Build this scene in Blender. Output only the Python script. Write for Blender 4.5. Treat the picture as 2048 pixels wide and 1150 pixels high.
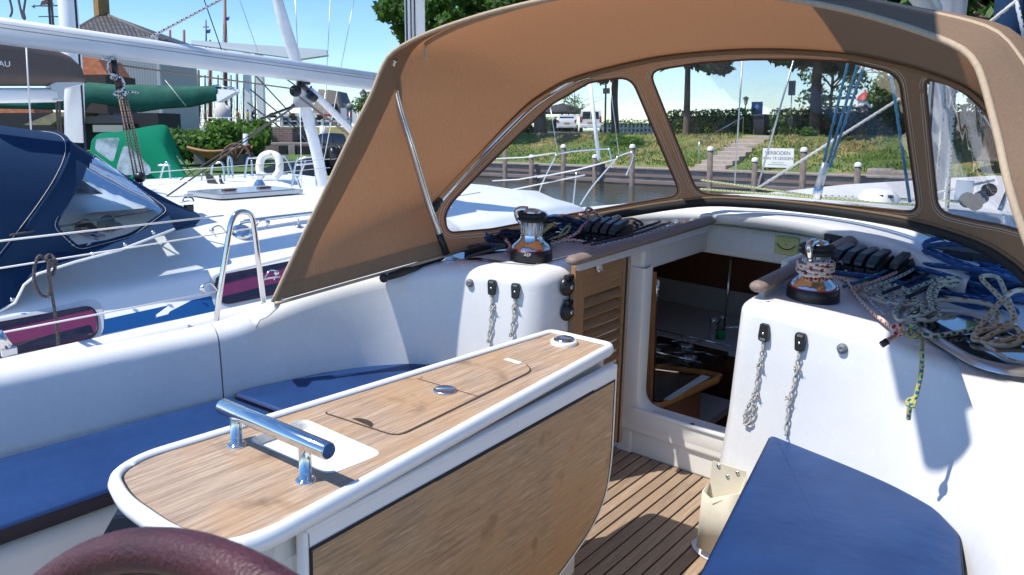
import bpy, bmesh, math, random
import numpy as np
from mathutils import Vector, Matrix
from mathutils.bvhtree import BVHTree
random.seed(7); RNG = np.random.default_rng(7)
for o in list(bpy.data.objects): bpy.data.objects.remove(o)
SC = bpy.context.scene; COL = SC.collection
R_ = math.radians

# ---------------------------------------------------------------- camera
EYE = 2.5
W3 = Matrix(((0.77392377, 0, 0), (0, 0, 0), (0, 0, 0)))
def _norm(v): v = Vector(v); v.normalize(); return v
fore = _norm((1291, 265, 1593.))                       # boat's bow seen in camera axes (x right, y up, z ahead)
left = Vector((-2053, 346, 1593.)); left = left - left.dot(fore)*fore; left.normalize()
rightb = -left
upb = fore.cross(rightb)
if upb.y < 0: upb = -upb
pt = math.atan((470-255)/1593.)
upw = Vector((0, math.cos(pt), -math.sin(pt)))
fw = fore - fore.dot(upw)*upw; fw.normalize()
rw = upw.cross(fw)
if rw.x < 0: rw = -rw
CB = Matrix((rightb, fore, upb))                       # camera axes -> boat axes
CW = Matrix((rw, fw, upw))                             # camera axes -> world axes
B2W = CW @ CB.transposed()
CAMW = Vector((0, 0, EYE)); CAMB = Vector((0, 0, 1.5))
cam = bpy.data.cameras.new('camera'); co = bpy.data.objects.new('camera', cam); COL.objects.link(co)
cam.sensor_width = 36; cam.lens = 28.0; cam.shift_y = (470-575)/2048.; cam.clip_start = .05; cam.clip_end = 4000
xa = CW @ Vector((1, 0, 0)); ya = CW @ Vector((0, 1, 0)); za = -(CW @ Vector((0, 0, 1)))
m = Matrix.Identity(4)
for i in range(3): m[i][0] = xa[i]; m[i][1] = ya[i]; m[i][2] = za[i]; m[i][3] = CAMW[i]
co.matrix_world = m; SC.camera = co
cam.dof.use_dof = True; cam.dof.focus_distance = 3.2; cam.dof.aperture_fstop = 11

# ---------------------------------------------------------------- sky and sun
sun_dir_b = Vector((.30, .50, -1.0)); sun_dir = B2W @ sun_dir_b; sun_dir.normalize()   # direction light travels
to_sun = -sun_dir
el = math.asin(to_sun.z); az = math.atan2(to_sun.x, to_sun.y)
wd = bpy.data.worlds.new('World'); SC.world = wd; wd.use_nodes = True
nt = wd.node_tree; bg = nt.nodes['Background']
sky = nt.nodes.new('ShaderNodeTexSky'); sky.sky_type = 'NISHITA'; sky.sun_disc = False
sky.sun_elevation = el; sky.sun_rotation = az; sky.air_density = 1.0; sky.dust_density = .0; sky.ozone_density = 1.0
tc = nt.nodes.new('ShaderNodeTexCoord'); mp = nt.nodes.new('ShaderNodeMapping'); mp.inputs['Scale'].default_value = (1.0, 1.0, 5.5)
nz = nt.nodes.new('ShaderNodeTexNoise'); nz.inputs['Scale'].default_value = 1.7; nz.inputs['Detail'].default_value = 6; nz.inputs['Distortion'].default_value = .6
cr = nt.nodes.new('ShaderNodeValToRGB'); cr.color_ramp.elements[0].position = .52; cr.color_ramp.elements[1].position = .85
cr.color_ramp.elements[1].color = (.55, .55, .55, 1)
mx = nt.nodes.new('ShaderNodeMixRGB'); mx.inputs[2].default_value = (6.6, 7.2, 7.9, 1)
nt.links.new(tc.outputs['Generated'], mp.inputs[0]); nt.links.new(mp.outputs[0], nz.inputs[0]); nt.links.new(nz.outputs[0], cr.inputs[0])
nt.links.new(cr.outputs[0], mx.inputs[0]); nt.links.new(sky.outputs[0], mx.inputs[1]); tn = nt.nodes.new('ShaderNodeMixRGB'); tn.blend_type = 'MULTIPLY'; tn.inputs[0].default_value = 1; tn.inputs[2].default_value = (.74, .89, 1.10, 1); nt.links.new(mx.outputs[0], tn.inputs[1]); hv = nt.nodes.new('ShaderNodeHueSaturation'); hv.inputs['Saturation'].default_value = 1.1; nt.links.new(tn.outputs[0], hv.inputs['Color']); nt.links.new(hv.outputs[0], bg.inputs[0])
bg.inputs[1].default_value = .15
sl = bpy.data.lights.new('sun', 'SUN'); sl.energy = 4.6; sl.angle = R_(.55); sl.color = (1, .955, .88)
so = bpy.data.objects.new('sun', sl); COL.objects.link(so); so.rotation_euler = sun_dir.to_track_quat('-Z', 'Y').to_euler(); so.location = (0, 0, 30)
SC.view_settings.view_transform = 'Standard'; SC.view_settings.look = 'None'; SC.view_settings.exposure = .27; SC.view_settings.gamma = 1
SC.render.engine = 'CYCLES'; SC.cycles.transparent_max_bounces = 24

# ---------------------------------------------------------------- picture rays -> places (boat axes b*, world axes w*)
def rc(px, py): return Vector((px-1024., -(py-470.), 1593.))
def bz(px, py, z): d = CB @ rc(px, py); return CAMB + d*((z-1.5)/d.z)
def bY(px, py, Y): d = CB @ rc(px, py); return CAMB + d*(Y/d.y)
def bX(px, py, X): d = CB @ rc(px, py); return CAMB + d*(X/d.x)
def wz(px, py, z): d = CW @ rc(px, py); return CAMW + d*((z-EYE)/d.z)
def wY(px, py, Y): d = CW @ rc(px, py); return CAMW + d*(Y/d.y)
def wX(px, py, X): d = CW @ rc(px, py); return CAMW + d*(X/d.x)
def wD(px, py, D): return CAMW + (CW @ rc(px, py))*(D/1593.)
def tow(p): return B2W @ (Vector(p)-CAMB) + CAMW
def tob(p): return B2W.transposed() @ (Vector(p)-CAMW) + CAMB
def projb(p):
    c = CB.transposed() @ (Vector(p)-CAMB); return (1024+1593*c.x/c.z, 470-1593*c.y/c.z)
VIEWR = CW @ Vector((1, 0, 0))

# ---------------------------------------------------------------- materials
MATS = {}
def nodes(name):
    mt = bpy.data.materials.new(name); mt.use_nodes = True; n = mt.node_tree
    return mt, n, n.nodes['Principled BSDF']
def N(n, t, **k):
    q = n.nodes.new(t)
    for a, b in k.items():
        if a.startswith('i_'): q.inputs[a[2:].replace('_', ' ')].default_value = b
        else: setattr(q, a, b)
    return q
def mat(name, col, rough=.5, metal=0, col2=None, scale=8, bump=0, bscale=None, stretch=(1, 1, 1), coat=0, spec=.5, det=5, lo=.35, hi=.65, transl=None, emis=None, coords='Object'):
    if name in MATS: return MATS[name]
    mt, n, p = nodes(name); MATS[name] = mt
    p.inputs['Base Color'].default_value = (*col, 1); p.inputs['Roughness'].default_value = rough
    p.inputs['Metallic'].default_value = metal; p.inputs['Coat Weight'].default_value = coat; p.inputs['Specular IOR Level'].default_value = spec
    tcn = N(n, 'ShaderNodeTexCoord'); mpn = N(n, 'ShaderNodeMapping'); mpn.inputs['Scale'].default_value = stretch
    n.links.new(tcn.outputs[coords], mpn.inputs[0])
    if col2 is not None:
        q = N(n, 'ShaderNodeTexNoise', i_Scale=scale, i_Detail=det, i_Roughness=.6); n.links.new(mpn.outputs[0], q.inputs[0])
        r = N(n, 'ShaderNodeValToRGB'); r.color_ramp.elements[0].position = lo; r.color_ramp.elements[1].position = hi
        r.color_ramp.elements[0].color = (*col, 1); r.color_ramp.elements[1].color = (*col2, 1)
        n.links.new(q.outputs[0], r.inputs[0]); n.links.new(r.outputs[0], p.inputs['Base Color'])
    if bump:
        q2 = N(n, 'ShaderNodeTexNoise', i_Scale=bscale or scale*3, i_Detail=4); n.links.new(mpn.outputs[0], q2.inputs[0])
        b = N(n, 'ShaderNodeBump', i_Strength=bump, i_Distance=.01); n.links.new(q2.outputs[0], b.inputs['Height']); n.links.new(b.outputs[0], p.inputs['Normal'])
    if transl:
        tr = N(n, 'ShaderNodeBsdfTranslucent'); tr.inputs[0].default_value = (*transl[0], 1)
        ms = N(n, 'ShaderNodeMixShader'); ms.inputs[0].default_value = transl[1]
        n.links.new(p.outputs[0], ms.inputs[1]); n.links.new(tr.outputs[0], ms.inputs[2]); n.links.new(ms.outputs[0], n.nodes['Material Output'].inputs[0])
    if emis: p.inputs['Emission Color'].default_value = (*emis[0], 1); p.inputs['Emission Strength'].default_value = emis[1]
    return mt
def teak(name, c1, c2, c3, axis='Y', sc=1.0, blot=True):
    mt, n, p = nodes(name); MATS[name] = mt
    tcn = N(n, 'ShaderNodeTexCoord'); mpn = N(n, 'ShaderNodeMapping')
    s = {'Y': (95, 2.6, 95), 'X': (2.6, 95, 95), 'Z': (95, 95, 2.6)}[axis]
    mpn.inputs['Scale'].default_value = tuple(a*sc for a in s); n.links.new(tcn.outputs['Object'], mpn.inputs[0])
    q = N(n, 'ShaderNodeTexNoise', i_Scale=1.8, i_Detail=10, i_Roughness=.72, i_Distortion=.12); n.links.new(mpn.outputs[0], q.inputs[0])
    r = N(n, 'ShaderNodeValToRGB'); r.color_ramp.elements[0].position = .33; r.color_ramp.elements[1].position = .66
    r.color_ramp.elements[0].color = (*c1, 1); r.color_ramp.elements[1].color = (*c2, 1)
    n.links.new(q.outputs[0], r.inputs[0])
    qf = N(n, 'ShaderNodeTexNoise', i_Scale=5.5, i_Detail=4, i_Roughness=.8); n.links.new(mpn.outputs[0], qf.inputs[0])
    ml = N(n, 'ShaderNodeMapRange'); ml.inputs[1].default_value = .35; ml.inputs[2].default_value = .65; ml.inputs[3].default_value = .72; ml.inputs[4].default_value = 1.18; n.links.new(qf.outputs[0], ml.inputs[0])
    mg = N(n, 'ShaderNodeMixRGB', blend_type='MULTIPLY'); mg.inputs[0].default_value = 1; n.links.new(r.outputs[0], mg.inputs[1]); n.links.new(ml.outputs[0], mg.inputs[2]); r = mg
    q2 = N(n, 'ShaderNodeTexNoise', i_Scale=3.2, i_Detail=6, i_Roughness=.65); n.links.new(tcn.outputs['Object'], q2.inputs[0])
    r2 = N(n, 'ShaderNodeValToRGB'); r2.color_ramp.elements[0].position = .42; r2.color_ramp.elements[1].position = .68
    n.links.new(q2.outputs[0], r2.inputs[0])
    mxn = N(n, 'ShaderNodeMixRGB'); mxn.inputs[2].default_value = (*c3, 1); n.links.new(r2.outputs[0], mxn.inputs[0]); n.links.new(r.outputs[0], mxn.inputs[1])
    out = mxn.outputs[0]
    if blot:                                            # dark water stains of their own shape
        q3 = N(n, 'ShaderNodeTexNoise', i_Scale=6.5, i_Detail=5, i_Distortion=.4); n.links.new(tcn.outputs['Object'], q3.inputs[0])
        r3 = N(n, 'ShaderNodeValToRGB'); r3.color_ramp.elements[0].position = .60; r3.color_ramp.elements[1].position = .74
        r3.color_ramp.elements[1].color = (.7, .7, .7, 1)
        n.links.new(q3.outputs[0], r3.inputs[0])
        m2 = N(n, 'ShaderNodeMixRGB'); m2.inputs[2].default_value = (c1[0]*.45, c1[1]*.42, c1[2]*.4, 1)
        n.links.new(r3.outputs[0], m2.inputs[0]); n.links.new(out, m2.inputs[1]); out = m2.outputs[0]
    n.links.new(out, p.inputs['Base Color']); p.inputs['Roughness'].default_value = .62
    b = N(n, 'ShaderNodeBump', i_Strength=.35, i_Distance=.003); n.links.new(q.outputs[0], b.inputs['Height']); n.links.new(b.outputs[0], p.inputs['Normal'])
    return mt
def gelcoat(name, col, rough=.22, dirt=.10):
    mt, n, p = nodes(name); MATS[name] = mt
    tcn = N(n, 'ShaderNodeTexCoord'); q = N(n, 'ShaderNodeTexNoise', i_Scale=4.5, i_Detail=7, i_Roughness=.7); n.links.new(tcn.outputs['Object'], q.inputs[0])
    r = N(n, 'ShaderNodeValToRGB'); r.color_ramp.elements[0].position = .3; r.color_ramp.elements[1].position = .75
    r.color_ramp.elements[0].color = (*[c*(1-dirt) for c in col], 1); r.color_ramp.elements[1].color = (*col, 1)
    n.links.new(q.outputs[0], r.inputs[0]); n.links.new(r.outputs[0], p.inputs['Base Color'])
    q2 = N(n, 'ShaderNodeTexNoise', i_Scale=30, i_Detail=3); n.links.new(tcn.outputs['Object'], q2.inputs[0])
    mr = N(n, 'ShaderNodeMapRange'); mr.inputs[3].default_value = rough*.7; mr.inputs[4].default_value = rough*1.6
    n.links.new(q2.outputs[0], mr.inputs[0]); n.links.new(mr.outputs[0], p.inputs['Roughness'])
    b = N(n, 'ShaderNodeBump', i_Strength=.06, i_Distance=.01); n.links.new(q.outputs[0], b.inputs['Height']); n.links.new(b.outputs[0], p.inputs['Normal'])
    return mt
def rope_mat(name, base, fleck, dens=.42, period=.022, second=None):
    mt, n, p = nodes(name); MATS[name] = mt; p.inputs['Roughness'].default_value = .85
    uv = N(n, 'ShaderNodeUVMap'); sp = N(n, 'ShaderNodeSeparateXYZ'); n.links.new(uv.outputs[0], sp.inputs[0])
    def M(op, a, b=None, c=None):
        q = N(n, 'ShaderNodeMath', operation=op)
        for i, v in enumerate((a, b, c)):
            if v is None: continue
            if isinstance(v, (int, float)): q.inputs[i].default_value = v
            else: n.links.new(v, q.inputs[i])
        return q.outputs[0]
    u, v = sp.outputs[0], sp.outputs[1]
    uu = M('DIVIDE', u, period); row = M('FLOOR', uu); fr = M('FRACT', uu)
    par = M('MULTIPLY', M('MODULO', row, 2.), .25)
    vv = M('FRACT', M('MULTIPLY_ADD', v, 2., par))
    a1 = M('LESS_THAN', fr, .62); a2 = M('LESS_THAN', vv, dens); fl = M('MULTIPLY', a1, a2)
    mxn = N(n, 'ShaderNodeMixRGB'); mxn.inputs[1].default_value = (*base, 1); mxn.inputs[2].default_value = (*fleck, 1); n.links.new(fl, mxn.inputs[0])
    out = mxn.outputs[0]
    # braid relief
    d1 = M('SINE', M('MULTIPLY_ADD', v, 2*math.pi*6, M('MULTIPLY', u, 2*math.pi/.006)))
    d2 = M('SINE', M('SUBTRACT', M('MULTIPLY', u, 2*math.pi/.006), M('MULTIPLY', v, 2*math.pi*6)))
    h = M('ADD', d1, d2)
    b = N(n, 'ShaderNodeBump', i_Strength=.5, i_Distance=.0015); n.links.new(h, b.inputs['Height']); n.links.new(b.outputs[0], p.inputs['Normal'])
    n.links.new(out, p.inputs['Base Color'])
    return mt
def clear_mat(name, tint=(.97, .98, .98), haze=.03, bump=.15, bs=3.5, refl=1.0):
    mt, n, p = nodes(name); MATS[name] = mt; n.nodes.remove(p); o = n.nodes['Material Output']
    t = N(n, 'ShaderNodeBsdfTransparent'); t.inputs[0].default_value = (*tint, 1)
    g = N(n, 'ShaderNodeBsdfGlossy'); g.inputs['Roughness'].default_value = .03
    df = N(n, 'ShaderNodeBsdfDiffuse'); df.inputs[0].default_value = (.8, .82, .85, 1)
    tcn = N(n, 'ShaderNodeTexCoord'); q = N(n, 'ShaderNodeTexNoise', i_Scale=bs, i_Detail=2, i_Distortion=.8); n.links.new(tcn.outputs['Object'], q.inputs[0])
    b = N(n, 'ShaderNodeBump', i_Strength=bump, i_Distance=.08); n.links.new(q.outputs[0], b.inputs['Height']); n.links.new(b.outputs[0], g.inputs['Normal'])
    fr = N(n, 'ShaderNodeFresnel', i_IOR=1.45); n.links.new(b.outputs[0], fr.inputs['Normal'])
    mr = N(n, 'ShaderNodeMath', operation='MULTIPLY'); mr.inputs[1].default_value = refl; n.links.new(fr.outputs[0], mr.inputs[0])
    m1 = N(n, 'ShaderNodeMixShader'); n.links.new(mr.outputs[0], m1.inputs[0]); n.links.new(t.outputs[0], m1.inputs[1]); n.links.new(g.outputs[0], m1.inputs[2])
    q4 = N(n, 'ShaderNodeTexNoise', i_Scale=4.5, i_Detail=7, i_Distortion=1.5); n.links.new(tcn.outputs['Object'], q4.inputs[0])
    mh = N(n, 'ShaderNodeMapRange'); mh.inputs[1].default_value = .46; mh.inputs[2].default_value = .74; mh.inputs[3].default_value = haze*.3; mh.inputs[4].default_value = haze*1.8
    n.links.new(q4.outputs[0], mh.inputs[0])
    m2 = N(n, 'ShaderNodeMixShader'); n.links.new(mh.outputs[0], m2.inputs[0]); n.links.new(m1.outputs[0], m2.inputs[1]); n.links.new(df.outputs[0], m2.inputs[2])
    n.links.new(m2.outputs[0], o.inputs[0]); return mt
def canvas_mat(name, col, tcol, tf=.5, ws=260):
    mt, n, p = nodes(name); MATS[name] = mt; p.inputs['Roughness'].default_value = .95; p.inputs['Specular IOR Level'].default_value = .15
    tcn = N(n, 'ShaderNodeTexCoord'); mpn = N(n, 'ShaderNodeMapping'); mpn.inputs['Scale'].default_value = (40, 40, 6); n.links.new(tcn.outputs['Object'], mpn.inputs[0])
    q = N(n, 'ShaderNodeTexNoise', i_Scale=4, i_Detail=6, i_Roughness=.7); n.links.new(mpn.outputs[0], q.inputs[0])
    mr = N(n, 'ShaderNodeMapRange'); mr.inputs[1].default_value = .3; mr.inputs[2].default_value = .7; mr.inputs[3].default_value = .88; mr.inputs[4].default_value = 1.08; n.links.new(q.outputs[0], mr.inputs[0])
    hs = N(n, 'ShaderNodeMixRGB', blend_type='MULTIPLY'); hs.inputs[0].default_value = 1; hs.inputs[1].default_value = (*col, 1); n.links.new(mr.outputs[0], hs.inputs[2])
    n.links.new(hs.outputs[0], p.inputs['Base Color'])
    ht = N(n, 'ShaderNodeMixRGB', blend_type='MULTIPLY'); ht.inputs[0].default_value = 1; ht.inputs[1].default_value = (*tcol, 1); n.links.new(mr.outputs[0], ht.inputs[2])
    tr = N(n, 'ShaderNodeBsdfTranslucent'); n.links.new(ht.outputs[0], tr.inputs[0])
    q2 = N(n, 'ShaderNodeTexNoise', i_Scale=ws, i_Detail=2); n.links.new(tcn.outputs['Object'], q2.inputs[0])
    q5 = N(n, 'ShaderNodeTexNoise', i_Scale=3, i_Detail=2); n.links.new(tcn.outputs['Object'], q5.inputs[0])
    b = N(n, 'ShaderNodeBump', i_Strength=.3, i_Distance=.002); n.links.new(q2.outputs[0], b.inputs['Height'])
    b2 = N(n, 'ShaderNodeBump', i_Strength=.4, i_Distance=.03); n.links.new(q5.outputs[0], b2.inputs['Height']); n.links.new(b.outputs[0], b2.inputs['Normal'])
    n.links.new(b2.outputs[0], p.inputs['Normal'])
    ms = N(n, 'ShaderNodeMixShader'); ms.inputs[0].default_value = tf
    n.links.new(p.outputs[0], ms.inputs[1]); n.links.new(tr.outputs[0], ms.inputs[2]); n.links.new(ms.outputs[0], n.nodes['Material Output'].inputs[0]); return mt

G_WHITE = gelcoat('gelcoat_white', (.80, .80, .79)); G_CREAM = gelcoat('gelcoat_cream', (.76, .74, .68), .35, .1); G_TRIM = gelcoat('white_trim', (.84, .84, .83), .3, .04)
G_NONSKID = mat('nonskid_deck', (.60, .58, .57), .7, col2=(.68, .66, .65), scale=30, bump=.5, bscale=500)
G_NB = gelcoat('neighbour_gelcoat', (.82, .83, .83), .3, .08)
TEAK_TOP = teak('teak_table', (.22, .145, .10), (.60, .45, .32), (.46, .275, .135)); TEAK_LEAF = teak('teak_leaf', (.25, .145, .075), (.60, .41, .235), (.50, .29, .135))
TEAK_SOLE = [teak('teak_sole%d' % i, tuple(a*k for a in (.20, .14, .095)), tuple(a*k for a in (.44, .325, .225)), tuple(a*k for a in (.32, .22, .145)), blot=False) for i, k in enumerate((.9, 1.0, 1.12))]
TEAK_LOUVRE = teak('teak_louvre', (.24, .12, .05), (.44, .25, .11), (.34, .18, .08), 'X', blot=False)
TEAK_GREY = teak('teak_weathered', (.17, .125, .105), (.30, .235, .20), (.23, .17, .14), blot=False)
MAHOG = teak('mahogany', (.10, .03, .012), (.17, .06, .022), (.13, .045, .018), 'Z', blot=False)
VARNISH = mat('varnished_wood', (.48, .17, .035), .15, col2=(.62, .27, .07), scale=12, coat=1)
BLACK = mat('black_plastic', (.012, .012, .014), .35); RUBBER = mat('black_rubber', (.02, .02, .021), .75); CAULK = mat('black_caulking', (.013, .012, .012), .7)
CHROME = mat('polished_steel', (.70, .685, .66), .10, 1, bump=.02, bscale=20); STEEL = mat('brushed_steel', (.60, .61, .63), .25, 1); ALU = mat('anodised_aluminium', (.50, .51, .53), .35, .8)
GREYP = mat('grey_plastic', (.16, .17, .19), .5); CUSH = mat('navy_vinyl', (.009, .034, .120), .5, col2=(.016, .054, .170), scale=5, bump=.5, bscale=11, lo=.3, hi=.75, spec=.28)
CUSH_SIDE = mat('dark_navy_vinyl', (.008, .012, .035), .5); LEATHER = mat('maroon_leather', (.050, .010, .013), .42, col2=(.085, .018, .02), scale=9, bump=.35, bscale=260)
CANVAS = canvas_mat('tan_canvas', (.32, .22, .145), (.47, .21, .092), .36); CANVAS_D = canvas_mat('tan_canvas_double', (.37, .255, .155), (.32, .15, .06), .26); CANVAS_O = canvas_mat('beige_canvas_outside', (.55, .42, .29), (.3, .18, .09), .15)
CLEARV = clear_mat('clear_vinyl', haze=.085, bump=.12, bs=2.2, refl=.3); THREAD = mat('stitching', (.72, .66, .58), .8); WELT = mat('brown_binding', (.13, .075, .055), .8)
CREAMP = mat('cream_plastic', (.62, .575, .45), .55, col2=(.69, .64, .52), scale=12); WHITEP = mat('white_plastic', (.8, .8, .78), .4)
SMOKE = mat('smoked_acrylic', (.015, .02, .03), .05, coat=1)
R_BLUE = rope_mat('rope_blue', (.018, .08, .25), (.15, .28, .45), .12, .03); R_NAVY = rope_mat('rope_navy', (.010, .016, .035), (.05, .08, .13), .2, .03)
R_WG = rope_mat('rope_white_green', (.62, .60, .52), (.01, .16, .12), .42); R_WY = rope_mat('rope_white_yellow', (.64, .58, .48), (.42, .22, .03), .3, .03)
R_RW = rope_mat('rope_red_white', (.68, .62, .52), (.48, .02, .03), .5, .016); R_GY = rope_mat('rope_green_yellow', (.55, .52, .12), (.02, .16, .35), .5, .014)
R_GREY = rope_mat('rope_grey', (.075, .065, .065), (.14, .12, .12), .5, .012); R_WHITE = rope_mat('rope_white', (.62, .60, .55), (.05, .05, .05), .22, .02); R_WB = rope_mat('rope_white_blue', (.6, .62, .62), (.03, .1, .35), .35, .018)
R_BK = rope_mat('rope_white_black', (.70, .70, .70), (.02, .02, .03), .5, .02); R_TEAL = rope_mat('rope_teal', (.015, .13, .24), (.4, .55, .6), .14, .04); R_TAN = rope_mat('rope_tan', (.42, .30, .22), (.16, .07, .05), .4, .02)
WIRE = mat('steel_wire', (.45, .46, .47), .35, .9); WIREW = mat('white_coated_wire', (.72, .71, .68), .5)

# ---------------------------------------------------------------- mesh builder
BASES = {}
IDB = B2W.to_4x4()
class MB:
    def __init__(s): s.v = []; s.f = []; s.uv = {}; s.sm = []
    def add(s, vs, fs, smooth=True):
        o = len(s.v); s.v += [tuple(v) for v in vs]
        for f in fs: s.f.append(tuple(o+i for i in f)); s.sm.append(smooth)
        return s
    def box(s, c, d, rot=None, smooth=False):
        c = Vector(c); h = Vector(d)/2; vs = []
        for x in (-1, 1):
            for y in (-1, 1):
                for z in (-1, 1):
                    q = Vector((x*h.x, y*h.y, z*h.z))
                    if rot is not None: q = rot @ q
                    vs.append(c+q)
        return s.add(vs, [(0, 1, 3, 2), (4, 6, 7, 5), (0, 4, 5, 1), (2, 3, 7, 6), (0, 2, 6, 4), (1, 5, 7, 3)], smooth)
    def bar(s, a, b, w, h, up=(0, 0, 1)):
        a, b = Vector(a), Vector(b); y = (b-a); L = y.length; y.normalize(); x = y.cross(Vector(up)); x.normalize(); z = x.cross(y)
        return s.box((a+b)/2, (w, L, h), Matrix((x, y, z)).transposed())
    def prism(s, poly, off, smooth=False):
        off = Vector(off); n = len(poly); vs = [Vector(p) for p in poly]+[Vector(p)+off for p in poly]
        fs = [tuple(range(n-1, -1, -1)), tuple(range(n, 2*n))]+[(i, (i+1) % n, n+(i+1) % n, n+i) for i in range(n)]
        return s.add(vs, fs, smooth)
    def rows(s, R, closed=False, smooth=True, caps=False):
        n = len(R[0]); vs = [p for r in R for p in r]; fs = []
        for i in range(len(R)-1):
            for j in range(n if closed else n-1):
                k = (j+1) % n; fs.append((i*n+j, i*n+k, (i+1)*n+k, (i+1)*n+j))
        if caps: fs.append(tuple(range(n-1, -1, -1))); fs.append(tuple((len(R)-1)*n+j for j in range(n)))
        return s.add(vs, fs, smooth)
    def tube(s, path, r, n=8, caps=True, closed=False, flat=1.0):
        P = [Vector(p) for p in path]; m_ = len(P)
        rr = r if isinstance(r, (list, tuple)) else [r]*m_
        o = len(s.v); up = None; dist = 0; ring0 = len(s.v); us = []
        for i, p in enumerate(P):
            a = P[(i-1) % m_] if (closed or i > 0) else p; b = P[(i+1) % m_] if (closed or i < m_-1) else p
            t = b-a
            if t.length < 1e-9: t = Vector((0, 0, 1))
            t.normalize()
            if up is None: up = Vector((0, 0, 1)) if abs(t.z) < .95 else Vector((1, 0, 0))
            x = up-t*up.dot(t)
            if x.length < 1e-6: x = t.orthogonal()
            x.normalize(); y = t.cross(x); up = x
            if i: dist += (p-P[i-1]).length
            us.append(dist)
            for k in range(n):
                an = 2*math.pi*k/n; s.v.append(tuple(p+x*math.cos(an)*rr[i]*flat+y*math.sin(an)*rr[i]))
        seg = m_ if closed else m_-1
        for i in range(seg):
            i2 = (i+1) % m_
            for k in range(n):
                k2 = (k+1) % n; s.uv[len(s.f)] = ((us[i], k/n), (us[i], (k+1)/n), (us[i]+(P[i2]-P[i]).length, (k+1)/n), (us[i]+(P[i2]-P[i]).length, k/n))
                s.f.append((o+i*n+k, o+i*n+k2, o+i2*n+k2, o+i2*n+k)); s.sm.append(True)
        if caps and not closed:
            s.f.append(tuple(o+k for k in range(n-1, -1, -1))); s.sm.append(False)
            s.f.append(tuple(o+(m_-1)*n+k for k in range(n))); s.sm.append(False)
        return s
    def lathe(s, prof, c, axis=(0, 0, 1), n=24, smooth=True, x0=None):
        c = Vector(c); a = _norm(axis); x = a.orthogonal() if x0 is None else Vector(x0); x.normalize(); y = a.cross(x)
        R = [[c+a*h+(x*math.cos(2*math.pi*k/n)+y*math.sin(2*math.pi*k/n))*r for k in range(n)] for r, h in prof]
        return s.rows(R, True, smooth)
    def ball(s, c, r, n=10, sc=(1, 1, 1)):
        c = Vector(c); R = []
        for i in range(n//2+1):
            th = math.pi*i/(n//2)
            R.append([c+Vector((math.sin(th)*math.cos(2*math.pi*k/n)*sc[0], math.sin(th)*math.sin(2*math.pi*k/n)*sc[1], math.cos(th)*sc[2]))*r for k in range(n)])
        return s.rows(R, True)
    def build(s, name, mt, parent=None, base=None, frame='B', bevel=0, solid=0, seg=2, autos=None, props=None, sub=0):
        base = Vector(base) if base is not None else (BASES[parent.name][0] if parent else Vector((0, 0, 0)))
        me = bpy.data.meshes.new(name); vs = np.array(s.v, dtype=float)
        if len(vs): vs = vs-np.array(base)
        me.from_pydata(vs.tolist(), [], s.f); me.polygons.foreach_set('use_smooth', s.sm)
        if s.uv:
            l = me.uv_layers.new(name='UVMap')
            for fi, q in s.uv.items():
                ls = me.polygons[fi].loop_start
                for k in range(4): l.data[ls+k].uv = q[k]
        for q in (mt if isinstance(mt, (list, tuple)) else [mt]): me.materials.append(q)
        me.update(); o = bpy.data.objects.new(name, me); COL.objects.link(o)
        if parent: o.parent = parent; frame = BASES[parent.name][1]
        else: o.matrix_world = (Matrix.Translation(tow(base)) @ IDB) if frame == 'B' else Matrix.Translation(base)
        BASES[o.name] = (base, frame)
        if solid: q = o.modifiers.new('s', 'SOLIDIFY'); q.thickness = solid; q.offset = 0
        if bevel: q = o.modifiers.new('b', 'BEVEL'); q.width = bevel; q.segments = seg; q.limit_method = 'ANGLE'; q.angle_limit = R_(40); q.harden_normals = False
        if sub: q = o.modifiers.new('u', 'SUBSURF'); q.levels = sub; q.render_levels = sub
        if props: tag(o, **props)
        return o
def tag(o, label=None, cat=None, group=None, kind=None):
    for k, v in (('label', label), ('category', cat), ('group', group), ('kind', kind)):
        if v: o[k] = v
    return o
def thing(name, label, cat, base, group=None, frame='B'):
    o = bpy.data.objects.new(name, None); COL.objects.link(o); base = Vector(base); o.empty_display_size = .1
    o.matrix_world = (Matrix.Translation(tow(base)) @ IDB) if frame == 'B' else Matrix.Translation(base)
    BASES[o.name] = (base, frame); return tag(o, label, cat, group)
def cat_(P, n=8, closed=False):
    P = [Vector(p) for p in P]; m_ = len(P); out = []
    for i in range(m_ if closed else m_-1):
        if closed: a, b, c, d = P[(i-1) % m_], P[i], P[(i+1) % m_], P[(i+2) % m_]
        else: a, b, c, d = P[max(i-1, 0)], P[i], P[i+1], P[min(i+2, m_-1)]
        for k in range(n):
            t = k/n; out.append(.5*((2*b)+(-a+c)*t+(2*a-5*b+4*c-d)*t*t+(-a+3*b-3*c+d)*t**3))
    if not closed: out.append(P[-1])
    return out
def resample(P, n):
    P = [Vector(p) for p in P]; L = [0]
    for i in range(1, len(P)): L.append(L[-1]+(P[i]-P[i-1]).length)
    out = []; j = 0
    for k in range(n):
        d = L[-1]*k/(n-1)
        while j < len(L)-2 and L[j+1] < d: j += 1
        t = (d-L[j])/max(L[j+1]-L[j], 1e-9); out.append(P[j].lerp(P[j+1], min(max(t, 0), 1)))
    return out
def roundpoly(pts, r, n=5):
    P = [Vector(p) for p in pts]; out = []; m_ = len(P); rs = r if isinstance(r, (list, tuple)) else [r]*m_
    for i in range(m_):
        a, b, c = P[i-1], P[i], P[(i+1) % m_]; u = a-b; v = c-b; k = min(rs[i], u.length*.49, v.length*.49); u.normalize(); v.normalize()
        if k <= 0: out.append(b); continue
        s0, s1 = b+u*k, b+v*k
        for j in range(n+1): t = j/n; out.append((1-t)**2*s0+2*t*(1-t)*b+t*t*s1)
    return out
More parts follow.
